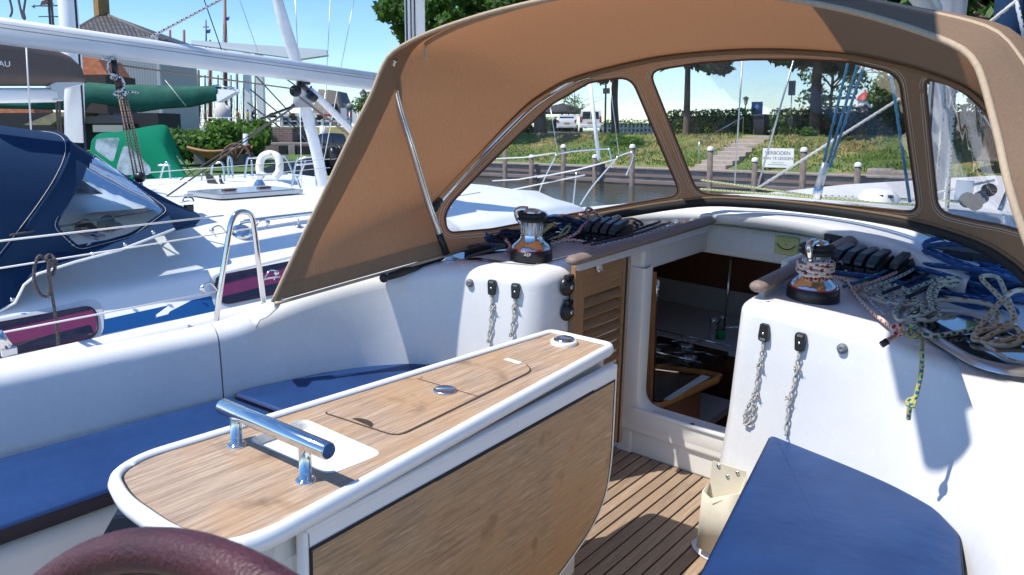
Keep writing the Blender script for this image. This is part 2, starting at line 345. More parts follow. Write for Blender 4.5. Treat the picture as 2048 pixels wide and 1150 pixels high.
def inpoly(x, y, P):
    c = False; n = len(P); j = n-1
    for i in range(n):
        if (P[i][1] > y) != (P[j][1] > y) and x < (P[j][0]-P[i][0])*(y-P[i][1])/(P[j][1]-P[i][1])+P[i][0]: c = not c
        j = i
    return c
def letters(text, mt, parent, loc, rot, size, name='lettering', frame='B', ext=.0005, align='CENTER'):
    cu = bpy.data.curves.new(name, 'FONT'); cu.body = text; cu.size = size; cu.extrude = ext; cu.align_x = align; cu.align_y = 'CENTER'; cu.materials.append(mt)
    o = bpy.data.objects.new(name, cu); COL.objects.link(o); bpy.context.view_layer.update()
    me = bpy.data.meshes.new_from_object(o.evaluated_get(bpy.context.evaluated_depsgraph_get())); bpy.data.objects.remove(o); o = bpy.data.objects.new(name, me); COL.objects.link(o)
    o.parent = parent; b = BASES[parent.name][0]; o.matrix_local = Matrix.Translation(Vector(loc)-b) @ rot.to_4x4(); BASES[o.name] = BASES[parent.name]; return o
def axes(x, y):
    x = _norm(x); y = Vector(y); y = y-x*y.dot(x); y.normalize(); z = x.cross(y); return Matrix((x, y, z)).transposed()
def copy_tree(o, parent=None, loc=None, rotz=None):
    c = o.copy(); COL.objects.link(c)
    if parent: c.parent = parent
    BASES[c.name] = BASES.get(o.name, (Vector((0, 0, 0)), 'W'))
    if loc is not None: c.location = loc
    if rotz is not None: c.rotation_euler[2] = rotz
    for ch in list(o.children): copy_tree(ch, c)
    return c
# ================================================================ OUR YACHT (boat axes: x starboard, y bow, z up; sole at z=0)
yacht = thing('sailing_yacht', 'white fibreglass yacht whose teak-floored cockpit fills the foreground', 'yacht', (-1.3, 2.0, 0))
# sole: planks over black caulking
MB().box((-1.3, 1.2, -.022), (1.7, 3.2, .03)).build('sole_caulking', CAULK, yacht)
px0 = -2.08
plank_me = None
for i in range(33):
    x = px0+i*.046
    pl = MB().box((x+.0195, 1.19, -.006), (.0385, 3.18, .012)).build('plank', TEAK_SOLE[(i*7+i//3) % 3], yacht, bevel=.0012, seg=1)
# ---- port coaming: seat back, then the winch block that swings inboard
def coaming(path, zin, zc, rad=.055, deckw=.17, outer=None, base_off=.0, zb=.36):
    P = [Vector((p[0], p[1], 0)) for p in path]; R = []
    for i, p in enumerate(P):
        t = P[min(i+1, len(P)-1)]-P[max(i-1, 0)]; t.normalize(); nrm = Vector((-t.y, t.x, 0))   # outboard side (left of travel)
        z = zc[i]; row = [p-nrm*base_off+Vector((0, 0, zin[i])), p-nrm*base_off*.5+Vector((0, 0, (zin[i]+z)/2)), p+Vector((0, 0, z-rad))]
        for k in range(1, 6):
            a = math.pi/2*k/5; row.append(p+nrm*(rad*(1-math.cos(a)))+Vector((0, 0, z-rad+rad*math.sin(a))))
        w = deckw[i] if isinstance(deckw, list) else deckw
        row.append(p+nrm*(rad+w*.5)+Vector((0, 0, z+.004))); row.append(p+nrm*(rad+w)+Vector((0, 0, z)))
        if outer and outer[i] is not None:
            row.append(p+nrm*(rad+w+.03)+Vector((0, 0, z-.03))); row.append(p+nrm*(rad+w+.10)+Vector((0, 0, outer[i])))
        R.append(row)
    return R
pp = [(-2.60, -.7), (-2.52, .3), (-2.43, 1.0), (-2.365, 1.405), (-2.345, 1.52), (-2.28, 1.75), (-2.20, 1.93), (-2.10, 2.05), (-1.97, 2.135), (-1.82, 2.175), (-1.71, 2.195), (-1.655, 2.22), (-1.625, 2.27), (-1.615, 2.36), (-1.61, 2.6), (-1.61, 2.80)]
zc = [.665, .665, .668, .675, .695, .755, .79, .815, .835, .845, .85, .85, .85, .85, .85, .85]
pz = cat_([(a, b, z) for (a, b), z in zip(pp, zc)], 4)
n1 = 12  # stations of the aft seat back
def seg_build(name, P, deckw, outer, mt=G_WHITE, zb=.38, rad=.055, base_off=.02):
    R = coaming([(p.x, p.y) for p in P], [zb]*len(P), [p.z for p in P], rad, deckw, outer, base_off)
    return R
A = pz[:13]; B = pz[12:]
Ra = seg_build('a', A, .03, [.46]*len(A))
mb = MB().rows(Ra, smooth=True); aft_back = mb.build('seat_back', G_WHITE, yacht)
MB().add([Ra[-1][k] for k in range(len(Ra[-1]))], [tuple(range(len(Ra[-1])))], False).build('seat_back_end', G_WHITE, yacht)
B2 = [B[0]+Vector((0, .006, 0))]+B[1:]
def dw(p): return .03 if p.y < 1.7 and p.x < -2.3 else .07
Rb = seg_build('b', B2, [dw(p) for p in B2], [(.46 if p.x < -2.30 else None) for p in B2], rad=.055)
L = len(Ra[0]); Rb = [r[:10]+[r[9]+Vector((0, 0, -.0)) if len(r) < 12 else r[10], r[9]+Vector((0, 0, 0)) if len(r) < 12 else r[11]] for r in Rb]
port_block = MB().rows(Rb).build('winch_block', G_WHITE, yacht)
MB().add([Rb[0][k]+Vector((0, .0, 0)) for k in range(10)]+[Rb[0][11]], [tuple(range(11))], False).build('seat_back_end', G_WHITE, yacht)
# narrow dark groove between the two seat-back mouldings
MB().box((-2.48, 1.408, .50), (.16, .004, .30)).build('seat_back_groove', GREYP, yacht)
# port quarter deck behind the coaming and the whole side deck
sd = MB(); sd.rows([[(-3.22, y, .42+.012*max(y-4, 0)), (-3.0, y, .46+.012*max(y-4, 0)), (xx, y, .47+.012*max(y-4, 0))] for y, xx in ((-1.2, -2.62), (.3, -2.56), (1, -2.47), (1.6, -2.38), (2, -2.25), (3, -2.2), (5, -2.2), (7.5, -2.2))])
sd.build('side_deck', G_NONSKID, yacht)
MB().rows([[(-3.22, y, .42), (-3.25, y, .455), (-3.28, y, .42), (-3.20, y, -.9)] for y in (-1.2, 1, 3, 5, 7.5)]).build('hull_side', G_WHITE, yacht)
# ---- cabin top (with hatch opening) -------------------------------------------------------------
def ctop(x, y):
    u = (x+1.27)/1.0
    return .902-.045*u*u+.02*(y-2.8)*(1 if y < 4.5 else 1.7/(y-2.8)) - (0.0)
HX0, HX1, HY0, HY1 = -1.535, -.985, 2.80, 3.36
def dk(x, y):    # working deck height: blocks at .85 outboard, cabin top inboard
    return ctop(x, y)
def sheet(name, xs, ys, fz, mt, skip=None, thick=.0):
    q = MB(); n = len(xs)
    q.v = [(x, y, fz(x, y)) for y in ys for x in xs]
    for j in range(len(ys)-1):
        for i in range(n-1):
            cx, cy = (xs[i]+xs[i+1])/2, (ys[j]+ys[j+1])/2
            if skip and skip(cx, cy): continue
            q.f.append((j*n+i, j*n+i+1, (j+1)*n+i+1, (j+1)*n+i)); q.sm.append(True)
    return q.build(name, mt, yacht)
xs = [-2.18+.06*i for i in range(9)]+[-1.66, HX0, -1.40, -1.27, -1.13, HX1, -.90]+[-.85+.06*i for i in range(12)]
ys = [2.24, 2.36, 2.5, 2.65, HY0, 2.95, 3.1, 3.25, HY1]+[3.5+.25*i for i in range(18)]
def dz(x, y):
    z = .852+.0*(x)
    if y > 2.9: z = .852+.025*min((y-2.9)/.5, 1)
    if x > -.95: z = z-.045*min(max((x+.80)/.6, 0), 1)*(1 if y < 3.2 else .6)
    if x < -1.95: z -= .03*(-1.95-x)/.2
    return z
def skipf(x, y):
    if HX0-.01 < x < HX1+.01 and y < HY1: return True
    if x < -1.66 and y < 2.26: return True
    if y < 2.8 and -1.62 < x < -.93: return True
    if y < 2.42 and x > -.93: return True
    return False
# port and starboard working decks as filled outlines
def fill(name, pts, mt, zf, parent=None):
    q = MB(); q.add([(p[0], p[1], zf(p[0], p[1])) for p in pts], [tuple(range(len(pts)))], False); return q.build(name, mt, parent or yacht)
inner = [Rb[i][9] for i in range(len(Rb)) if Rb[i][9].x > -2.30 and Rb[i][9].y > 1.75]
pts = [(p.x, p.y) for p in inner]
pts = [p for p in pts if p[1] < 2.79]+[(-1.545, 2.80), (-1.545, 3.5), (-2.10, 3.5)]
zlast = lambda x, y: .8515 if x > -1.97 else .8515-.06*min((-1.97-x)/.3, 1)
q = MB(); c0 = Vector((-1.9, 2.7, .853)); ring = [Vector((p[0], p[1], zlast(*p)-.001)) for p in pts]
q.add([c0]+ring, [(0, i+1, (i+1) % len(ring)+1) for i in range(len(ring))], True); q.build('side_deck_port', G_NONSKID, yacht).name = 'working_deck'
# starboard block
tp = [(-.960, 2.80), (-.960, 2.6), (-.955, 2.45), (-.945, 2.375), (-.915, 2.335), (-.85, 2.325), (-.70, 2.31), (-.50, 2.30), (-.40, 2.285), (-.30, 2.26), (-.17, 2.20), (-.03, 2.06), (.05, 1.8), (.09, 1.4), (.10, .3)]
sp = [(-.975, 2.80), (-.975, 2.6), (-.972, 2.46), (-.965, 2.385), (-.935, 2.345), (-.87, 2.33), (-.72, 2.30), (-.52, 2.255), (-.38, 2.205), (-.27, 2.13), (-.20, 2.0), (-.165, 1.8), (-.15, 1.5), (-.14, 1.0), (-.14, .3)]
sz = [.855, .855, .855, .855, .855, .855, .85, .835, .82, .81, .80, .79, .775, .77, .77]
spc = cat_([(a, b, z) for (a, b), z in zip(sp, sz)], 4); tpc = cat_([(a, b, z) for (a, b), z in zip(tp, sz)], 4)
Rs = []
for i, p in enumerate(spc):
    t = spc[min(i+1, len(spc)-1)]-spc[max(i-1, 0)]; t.z = 0; t.normalize(); nrm = Vector((-t.y, t.x, 0)); q2 = Vector((p.x, p.y, 0))
    f = min(max((i-14)/10, 0), 1); g = min(max((i-32)/14, 0), 1)
    rad = .035+.05*g; lean = .02+.10*g
    bs = q2-nrm*(.02+.03*min(i/16, 1)*(1-f)+.0)
    tq = Vector((tpc[i].x, tpc[i].y, 0))
    row = [q2-nrm*(.05 if i > 12 else .035)+Vector((0, 0, -.01)), q2-nrm*.02+Vector((0, 0, .25)), q2+nrm*0+Vector((0, 0, .46)), q2.lerp(tq, .55)+Vector((0, 0, (.46+p.z)/2)), tq+Vector((0, 0, p.z-rad))]
    for k in range(1, 6):
        a = math.pi/2*k/5; row.append(tq+nrm*(rad*(1-math.cos(a)))+Vector((0, 0, p.z-rad+rad*math.sin(a))))
    row.append(tq+nrm*(rad+.05)+Vector((0, 0, p.z+.003)))
    Rs.append(row)
stb_block = MB().rows(Rs).build('winch_block', G_WHITE, yacht)
# foot flange of the starboard block
MB().rows([[Vector((r[0].x, r[0].y, .004))+Vector((0, 0, .03)), Vector((r[0].x, r[0].y, .004))-(r[5]-r[0]).cross(Vector((0, 0, 1)))*0+Vector((-.03 if i < 24 else 0, -.03, .0))] for i, r in enumerate(Rs[6:40])]).build('block_flange', G_WHITE, yacht)
rg = [r[-1] for r in Rs]; rg = [p for p in rg if p.y < 2.81]
ring = [Vector((p.x, p.y, p.z-.001)) for p in rg]+[Vector((.55, .3, .76)), Vector((.6, 2.0, .76)), Vector((.1, 3.0, .79)), Vector((-.35, 3.6, .83)), Vector((-.975+.0, 3.6, .865)), Vector((-.975, 2.83, .858))]
q = MB(); c0 = Vector((-.45, 2.75, .84)); q.add([c0]+ring, [(0, (i+1) % len(ring)+1, i+1) for i in range(len(ring))], True); stb_deck = q.build('working_deck', mat('smooth_deck', (.70, .69, .68), .45, col2=(.75, .74, .73), scale=12, bump=.15, bscale=120), yacht)
def zst(x, y): return .853-.045*min(max((x+.85)/.65, 0), 1)
# raised cabin top ahead of the hatch, under and beyond the hood
def ct(x, y):
    u = (x+1.24)/.95
    return 1.02-.16*u**4-.045*u*u-.115*(y-3.4)+.004*(y-3.4)**2
ctx = [-2.19+.095*i for i in range(21)]; cty = [3.40+.3*i for i in range(15)]
cab = MB(); cab.rows([[(-2.30-(.0), y, .46)]+[(x, y, ct(x, y)) for x in ctx]+[(-.16, y, .46)] for y in cty]); kf = [i for i, f in enumerate(cab.f) if -1.75 < sum(cab.v[v][0] for v in f)/4 < -.75 and 3.95 < sum(cab.v[v][1] for v in f)/4 < 4.65]; cab.f = [f for i, f in enumerate(cab.f) if i not in kf]; cab.sm = cab.sm[:len(cab.f)]; cab.build('cabin_top', G_WHITE, yacht)  # roof faces dropped: opening added to let daylight into the saloon
MB().rows([[(x, y, ct(x, y)+.02) for x in (-1.85, -1.25, -.65)] for y in (3.8, 4.7)]).build('added_hatch_pane', clear_mat('added_hatch_acrylic', (.7, .75, .78), .02, .02, 2, 1), yacht)  # pane over the opening added to light the saloon
cab2 = MB(); cab2.rows([[(x, 3.40, z) for x in ctx] for z in (0,)]) if False else None
fr = MB(); fr.rows([[(x, 3.398, .80) for x in ctx], [(x, 3.398, ct(x, 3.4)-.004) for x in ctx]]); fr.build('cabin_step', G_WHITE, yacht)
MB().rows([[(-.16, y, .44), (.8, y, .42)] for y in (2.9, 5, 7.5)]).build('side_deck', G_NONSKID, yacht)
MB().rows([[(-3.22, 7.5, .47), (-1.25, 7.5, .50), (.75, 7.5, .47)], [(-2.6, 9.2, .52), (-1.25, 9.2, .56), (.1, 9.2, .52)], [(-1.4, 11, .6), (-1.25, 11.0, .6), (-1.1, 11, .6)]]).build('foredeck', G_NONSKID, yacht)
MB().rows([[(x, 7.6, z) for x in ctx] for z in (.45,)]+[[(x, 7.6, ct(x, 7.6)-.001) for x in ctx]]).build('cabin_front', G_WHITE, yacht)
# garage: thick rounded white moulding over the slid-forward hatch
gl = []
for k in range(25):
    x = -2.02+1.60*k/24; u = (x+1.25)/.82; yb = 3.30-.30*abs(u)**2.2; zt = 1.000-.10*abs(u)**2.4
    gl.append([Vector((x, yb+.03, zt-.075)), Vector((x, yb, zt-.062)), Vector((x, yb-.006, zt-.03)), Vector((x, yb+.012, zt-.008)), Vector((x, yb+.05, zt)), Vector((x, yb+.16, zt+.012)), Vector((x, yb+.45, zt+.02))])
MB().rows(gl).build('hatch_garage', G_WHITE, yacht)
# bulkhead with companionway opening (frame proud)
ox0, ox1, oz0 = -1.50, -1.03, .213
bh = MB()
bh.box((-1.5725, 2.80, .42), (.075, .05, .86)); bh.box((-1.30, 2.795, .155), (.62, .06, .115)); bh.box((-1.30, 2.81, .05), (.66, .06, .11)); bh.box((-1.00, 2.80, .42), (.055, .05, .86))
bh.build('bulkhead', G_CREAM, yacht, bevel=.012, seg=3)
MB().box((-1.295, 2.775, .205), (.46, .05, .018)).build('threshold', G_WHITE, yacht, bevel=.006)
MB().lathe([(0, .0005), (.008, .0005), (.008, 0)], bz(1385, 848, .2145), n=12).build('drain_hole', BLACK, yacht)
# rounded inner edge frame of the opening
op = roundpoly([(-1.535, 2.768, .78), (-1.535, 2.768, .19), (-1.0, 2.768, .19)], [0, .09, 0], 6)
fr = MB(); inn = roundpoly([(-1.505, 2.762, .80), (-1.505, 2.762, .213), (-1.0, 2.762, .213)], [0, .075, 0], 6)
outp = roundpoly([(-1.60, 2.772, .80), (-1.60, 2.772, .10), (-1.0, 2.772, .10)], [0, .02, 0], 6)
inn2 = [p+Vector((0, .06, 0)) for p in inn]; mid = [p.lerp(q_, .12)+Vector((0, -.006, 0)) for p, q_ in zip(inn, outp)]
fr.rows([outp, [p+Vector((0, -.004, 0)) for p in [a.lerp(b, .1) for a, b in zip(outp, inn)]], mid, inn, inn2]); fr.build('opening_frame', G_CREAM, yacht)
# port side wall of the hatch opening and its lower flange; forward wall; starboard wall
hw = MB(); hw.box((-1.545, 3.08, .845), (.03, .60, .135)); hw.box((-1.552, 2.80, .855), (.07, .07, .125)); hw.build('hatch_coaming', G_CREAM, yacht, bevel=.014, seg=3)
MB().box((-.965, 3.10, .85), (.03, .62, .125)).build('hatch_coaming', G_CREAM, yacht, bevel=.01)
MB().box((-1.26, 3.415, .845), (.66, .03, .155)).build('hatch_front_wall', G_CREAM, yacht, bevel=.006)
for i, z in enumerate((.942, .930, .918)): MB().box((-1.25, 3.375-.012*i, z-.006), (.60, .03, .006)).build('hatch_pane', mat('green_acrylic_edge', (.28, .42, .36), .1, coat=1), yacht)
MB().box((-1.25, 3.36, .958), (.62, .05, .02)).build('hatch_slot', BLACK, yacht)
MB().bar((-1.56, 2.66, .862), (-1.56, 3.36, .925), .014, .03).build('hatch_runner', ALU, yacht, bevel=.002)
MB().bar((-.955, 2.66, .862), (-.955, 3.36, .925), .014, .03).build('hatch_runner', ALU, yacht, bevel=.002)
mb = MB().box(bY(1212, 502, 2.69), (.075, .01, .022)); mb.build('runner_bracket', ALU, yacht, bevel=.002)
# overhead deckhead under the cabin top, seen through the opening
MB().box((-1.26, 3.50, .775), (.7, .18, .02)).build('deckhead', G_CREAM, yacht)
# ---- seats
MB().rows([[(-2.60, y, .385), (-2.06, y, .385), (-2.035, y, .375), (-2.02, y, .34), (-2.0, y, .0)] for y in (-.8, .5, 1.4, 2.1, 2.3)]).build('port_seat', G_CREAM, yacht).name = 'seat_base'
MB().rows([[(-.72, 2.32, .40), (-.10, 2.30, .40)], [(-.60, 1.4, .40), (-.1, 1.4, .40)], [(-.52, .7, .40), (-.1, .7, .40)]]).rows([[(-.72, 2.32, .40), (-.76, 2.32, -.01)], [(-.60, 1.4, .40), (-.64, 1.4, -.01)], [(-.52, .7, .40), (-.56, .7, -.01)]]).build('seat_base', G_CREAM, yacht)

# ---- handrails
for nm, a, b in (('handrail', bz(1150, 520, .895), bz(1418, 441, .945)), ('handrail', bz(1520, 572, .895), bz(1722, 470, .945))):
    a, b = Vector(a), Vector(b); d = (b-a); Lr = d.length; d.normalize(); mbr = MB(); prof = []
    st = [(-.035, .35), (-.028, .75), (-.015, .95), (0, 1), (Lr, 1), (Lr+.015, .9), (Lr+.025, .5)]
    x = d.cross(Vector((0, 0, 1))); x.normalize(); z = x.cross(d)
    Rr = [[a+d*s0+(x*math.cos(t)*.030+z*math.sin(t)*.019)*k for t in [2*math.pi*j/14 for j in range(14)]] for s0, k in st]
    h = MBr = MB().rows(Rr, True, caps=True).build(nm, TEAK_GREY, yacht)
    MB().bar(a+Vector((0, .02, -.028)), b+Vector((0, 0, -.03)), .018, .03).build('rail_foot', G_NONSKID, yacht)
# ---- deck portlights (aluminium rims, smoked panes)
def portlight(cx, cy, cz, L, Wd, ang, mt_pane):
    c = Vector((cx, cy, cz)); d = Vector((math.sin(ang), math.cos(ang), 0)); x = Vector((d.y, -d.x, 0))
    shape = roundpoly([c+x*(-Wd/2)-d*L/2, c+x*Wd/2-d*L/2, c+x*Wd/2*.75+d*L/2, c-x*Wd/2+d*L/2], Wd*.42, 7)
    cen = c; R = []
    for k, h in ((1.0, 0), (.99, .012), (.93, .018), (.86, .016), (.84, .008)): R.append([cen+(p-cen)*k+Vector((0, 0, h)) for p in shape])
    MB().rows(R, True).build('portlight_rim', ALU, yacht)
    MB().add([cen+(p-cen)*.845+Vector((0, 0, .012)) for p in shape], [tuple(range(len(shape)))], False).build('portlight_pane', mt_pane, yacht)
    for s0 in (-.12, .12): MB().box(c-x*0+d*s0*L/.7-x*0+Vector((0, 0, .012))+x*Wd*.47, (.03, .07, .02)).build('portlight_hinge', ALU, yacht, bevel=.003)
portlight(-2.0, 2.42, .825, .42, .22, R_(25), SMOKE)
portlight(-.30, 2.50, .835, .60, .30, R_(-38), SMOKE)
# portlight at aft side of starboard deck is edged in steel; instrument sockets on the block's inboard face
for py in (572, 622):
    p = bX(1132, py, -1.607); s = thing('deck_socket', {572: 'upper of the two round black capped sockets beside the louvred door', 622: 'lower of the two round black capped sockets beside the louvred door'}[py], 'socket', p, 'black sockets on the winch block')
    MB().lathe([(.036, 0), (.036, .008), (.030, .016), (.021, .018), (.019, .026), (0, .027)], p, (1, 0, 0)).build('cap', BLACK, s)
    MB().lathe([(.009, .026), (.009, .0285), (0, .0285)], p, (1, 0, 0)).build('button', STEEL, s)
    MB().box(p+Vector((.012, 0, .036)), (.022, .04, .018)).build('hinge', BLACK, s, bevel=.004)
# ---- lower details: strip vent on sole etc.
# ---- stanchion gate (port), lifelines
gate = thing('stanchion_gate', 'tall inverted-U steel stanchion at the port deck edge', 'stanchion', (-3.15, 1.98, .46))
gp = [bX(433, 640, -3.15), bX(440, 580, -3.15), bX(456, 480, -3.15), bX(463, 444, -3.15), bX(474, 427, -3.15), bX(490, 424, -3.15), bX(503, 433, -3.15), bX(509, 460, -3.15), bX(519, 540, -3.15), bX(528, 610, -3.15)]
MB().tube(cat_(gp, 6), .0125, 12).build('hoop', CHROME, gate)
for q_ in ((455, 470), (508, 462), (436, 583), (526, 563)):
    p = bX(*q_, -3.15); MB().tube(cat_([p, p+Vector((0, -.035 if q_[0] < 480 else .035, .045)), p+Vector((0, -.075 if q_[0] < 480 else .075, .035)), p+Vector((0, -.055 if q_[0] < 480 else .06, -.002))], 4), .0035, 6).ball(p+Vector((0, -.075 if q_[0] < 480 else .075, .03)), .012, 8).build('wire_eye', CHROME, gate)
for nm, a, b, lb in (('lifeline', (-3.15, bX(-10, 483, -3.15)), bX(447, 431, -3.15), 'upper white guard wire running aft from the U-shaped stanchion'),
                     ('lifeline', (-3.15, bX(-10, 668, -3.15)), bX(432, 583, -3.15), 'lower white guard wire running aft from the U-shaped stanchion')):
    t = MB().tube([a[1], b], .0038, 6).build(nm, WIREW, base=b); tag(t, lb, 'guard wire', 'guard wires of our yacht')
t = MB().tube([bX(-10, 538, -3.32), bX(420, 470, -3.32), bX(960, 385, -3.32)], .0036, 6).build('lifeline', WIREW, base=bX(420, 470, -3.32)); tag(t, 'middle white guard wire on which the dark looped line is knotted', 'guard wire', 'guard wires of our yacht')
t = MB().tube([bX(518, 560, -3.15), bX(560, 553, -3.15)], .0036, 6).build('lifeline', WIREW, base=bX(530, 560, -3.15)); tag(t, 'short guard wire going forward from the U-shaped stanchion behind the hood', 'guard wire', 'guard wires of our yacht')
# dark line looped over the wire
lp = [bX(118, 705, -3.31), bX(112, 640, -3.31), bX(104, 590, -3.31), bX(97, 545, -3.31), bX(101, 530, -3.30), bX(92, 520, -3.32), bX(78, 512, -3.32), bX(69, 535, -3.32), bX(69, 565, -3.32), bX(80, 588, -3.32), bX(94, 592, -3.31), bX(100, 575, -3.31), bX(97, 530, -3.29), bX(108, 518, -3.30), bX(100, 510, -3.32), bX(92, 515, -3.29), bX(102, 526, -3.29), bX(112, 522, -3.31), bX(106, 552, -3.30)]
t = MB().tube(cat_(lp, 6), .0065, 8).build('mooring_line', R_GREY, base=lp[0]); tag(t, 'thin dark grey line knotted in a loop on the guard wire, hanging down', 'rope')
# fitting at the far left
p = bX(15, 690, -3.1); t = thing('shackle_fitting', 'polished steel fitting on the coaming at the picture edge', 'deck fitting', p)
MB().tube([bX(-8, 668, -3.1), bX(12, 694, -3.1)], .022, 12).build('barrel', CHROME, t); MB().box(bX(18, 703, -3.1), (.02, .05, .03)).build('tang', STEEL, t, bevel=.004)

# ================================================================ COCKPIT TABLE
TZ = .72
tab = thing('cockpit_table', 'long teak-topped drop-leaf table with thick white rim in the cockpit', 'table', (-1.33, 1.4, 0))
out = [bz(1222, 690, TZ), bz(1100, 661, TZ), bz(262, 918, TZ), bz(232, 955, TZ), bz(262, 1000, TZ), bz(330, 1040, TZ), bz(410, 1070, TZ), bz(478, 1092, TZ), bz(520, 1080, TZ)]
out = [Vector((-1.21, 2.06, TZ)), Vector((-1.45, 2.045, TZ)), Vector((-1.572, .74, TZ)), Vector((-1.535, .655, TZ)), Vector((-1.42, .625, TZ)), Vector((-1.25, .625, TZ)), Vector((-1.13, .655, TZ)), Vector((-1.105, .74, TZ))]
o2 = roundpoly(out, [.035, .035, .06, .06, .05, .05, .07, .06], 6); cen = Vector((-1.33, 1.35, TZ))
def inset(P, d):
    n = len(P); res = []
    for i in range(n):
        a, b, c = P[i-1], P[i], P[(i+1) % n]; t = (c-a); t.normalize(); nr = Vector((-t.y, t.x, 0))
        if (cen-b).dot(nr) < 0: nr = -nr
        res.append(b+nr*d)
    return res
def rim(path, prof, closed=True):
    return [[p+Vector((0, 0, h)) for p in inset(path, d)] for d, h in prof]
prof = [(.030, -.030), (.008, -.030), (0, -.022), (-.004, -.008), (0, .004), (.006, .009), (.014, .010), (.020, .006), (.022, 0), (.022, -.01)]
rr = [[p+Vector((0, 0, h)) for p in inset(o2, d)] for d, h in prof]
MB().rows(rr, True).build('rim', G_TRIM, tab)
MB().rows([[p+Vector((0, 0, .0005)) for p in inset(o2, .020)], [p+Vector((0, 0, .001)) for p in inset(o2, .0275)]], True).build('caulk_line', CAULK, tab)
# teak top with recess cut: polygon strips around the recess
tk = inset(o2, .026)
rec = roundpoly([(-1.472, 1.085, TZ), (-1.472, .930, TZ), (-1.205, .945, TZ), (-1.195, 1.085, TZ)], .03, 5)
bm = bmesh.new()
def ringb(P, z): return [bm.verts.new((p.x, p.y, z)) for p in P]
r1 = ringb(tk, TZ+.001); r2 = ringb(rec, TZ+.001)
e = []
for r in (r1, r2):
    for i in range(len(r)): e.append(bm.edges.new((r[i], r[(i+1) % len(r)])))
bmesh.ops.triangle_fill(bm, use_beauty=True, edges=e)
mb = MB(); idx = {v: i for i, v in enumerate(bm.verts)}; mb.add([v.co.copy() for v in bm.verts], [tuple(idx[v] for v in f.verts) for f in bm.faces], False); bm.free()
mb.f = [f if (Vector(mb.v[f[1]])-Vector(mb.v[f[0]])).cross(Vector(mb.v[f[2]])-Vector(mb.v[f[0]])).z > 0 else f[::-1] for f in mb.f]
mb.build('top_panel', TEAK_TOP, tab)
# recess tray
cr_ = Vector((-1.345, 1.005, TZ))
def sc_(P, k, z): return [Vector((cr_.x+(p.x-cr_.x)*k, cr_.y+(p.y-cr_.y)*k, z)) for p in P]
mbr = MB().rows([sc_(rec, 1.0, TZ+.0015), sc_(rec, .965, TZ+.003), sc_(rec, .94, TZ-.004), sc_(rec, .92, TZ-.075), sc_(rec, .86, TZ-.090)], True, False)
k0 = len(mbr.v); mbr.add(sc_(rec, .86, TZ-.090), [tuple(range(len(rec)))], False); mbr.build('recess_tray', G_CREAM, tab)
# lid: bordered by grooves; with finger notches, turn catch
lid = [Vector((-1.46, 1.135, 0)), Vector((-1.232, 1.160, 0)), Vector((-1.262, 1.70, 0)), Vector((-1.315, 1.735, 0)), Vector((-1.452, 1.715, 0))]
lidr = roundpoly(lid, [.012, .035, .035, .012, .03], 5)
def lidoff(P, k, z):
    c = Vector((-1.35, 1.43, 0)); res = []
    for i in range(len(P)):
        t = P[(i+1) % len(P)]-P[i-1]; t.normalize(); nr = Vector((-t.y, t.x, 0)); 
        if (c-P[i]).dot(nr) < 0: nr = -nr
        res.append(P[i]+nr*k+Vector((0, 0, z)))
    return res
MB().rows([lidoff(lidr, -.0022, TZ+.0022), lidoff(lidr, .0018, TZ+.0022)], True).build('lid_groove', mat('dark_gap', (.045, .028, .018), .9), tab)
mbl = MB().rows([lidoff(lidr, .0018, TZ+.0022), lidoff(lidr, .0024, TZ+.0042)], True); mbl.add(lidoff(lidr, .0024, TZ+.0042), [tuple(range(len(lidr)))], False)
lidp = mbl.build('lid', TEAK_TOP, tab)
MB().add([(-1.452+.0, 1.437, TZ+.0052), (-1.252, 1.452, TZ+.0052), (-1.252, 1.4545, TZ+.0052), (-1.452, 1.4395, TZ+.0052)], [(0, 1, 2, 3)]).build('lid_joint', MATS['dark_gap'], tab)
ntc = Vector((-1.345, 1.152, TZ+.0046)); MB().add([ntc]+[ntc+Vector((math.cos(a)*.034, math.sin(a)*.020, 0)) for a in [math.pi*k/10 for k in range(11)]], [(0, i, i+1) for i in range(1, 11)], False).build('finger_notch', MATS['dark_gap'], tab)
ntc = Vector((-1.350, 1.722, TZ+.0046)); MB().box(ntc, (.055, .018, .0008)).build('finger_notch', WHITEP, tab)
tc_ = Vector(bz(890, 781, TZ+.005)); MB().lathe([(.031, 0), (.031, .003), (.027, .0045), (0, .0045)], tc_).build('turn_catch', STEEL, tab)
MB().box(tc_+Vector((0, 0, .007)), (.05, .006, .006), Matrix.Rotation(R_(35), 3, 'Z')).build('catch_grip', CHROME, tab, bevel=.002)
MB().lathe([(.006, 0), (.006, .001), (0, .001)], bz(840, 755, TZ+.005)).build('plug', TEAK_TOP, tab)
lc = Vector(bz(1128, 687, TZ+.001)); MB().lathe([(.042, 0), (.042, .009), (.037, .013), (.033, .013)], lc, n=32).build('lamp_ring', G_CREAM, tab); MB().lathe([(.034, .012), (.031, .018), (.02, .021), (0, .022)], lc, n=32).build('lamp_dome', CHROME, tab)
# rim notch at aft end
nt_ = Vector((-1.10, .675, TZ)); MB().box(nt_+Vector((-.008, -.012, .004)), (.03, .03, .014), Matrix.Rotation(R_(-40), 3, 'Z')).build('latch_slot', MATS['dark_gap'], tab)
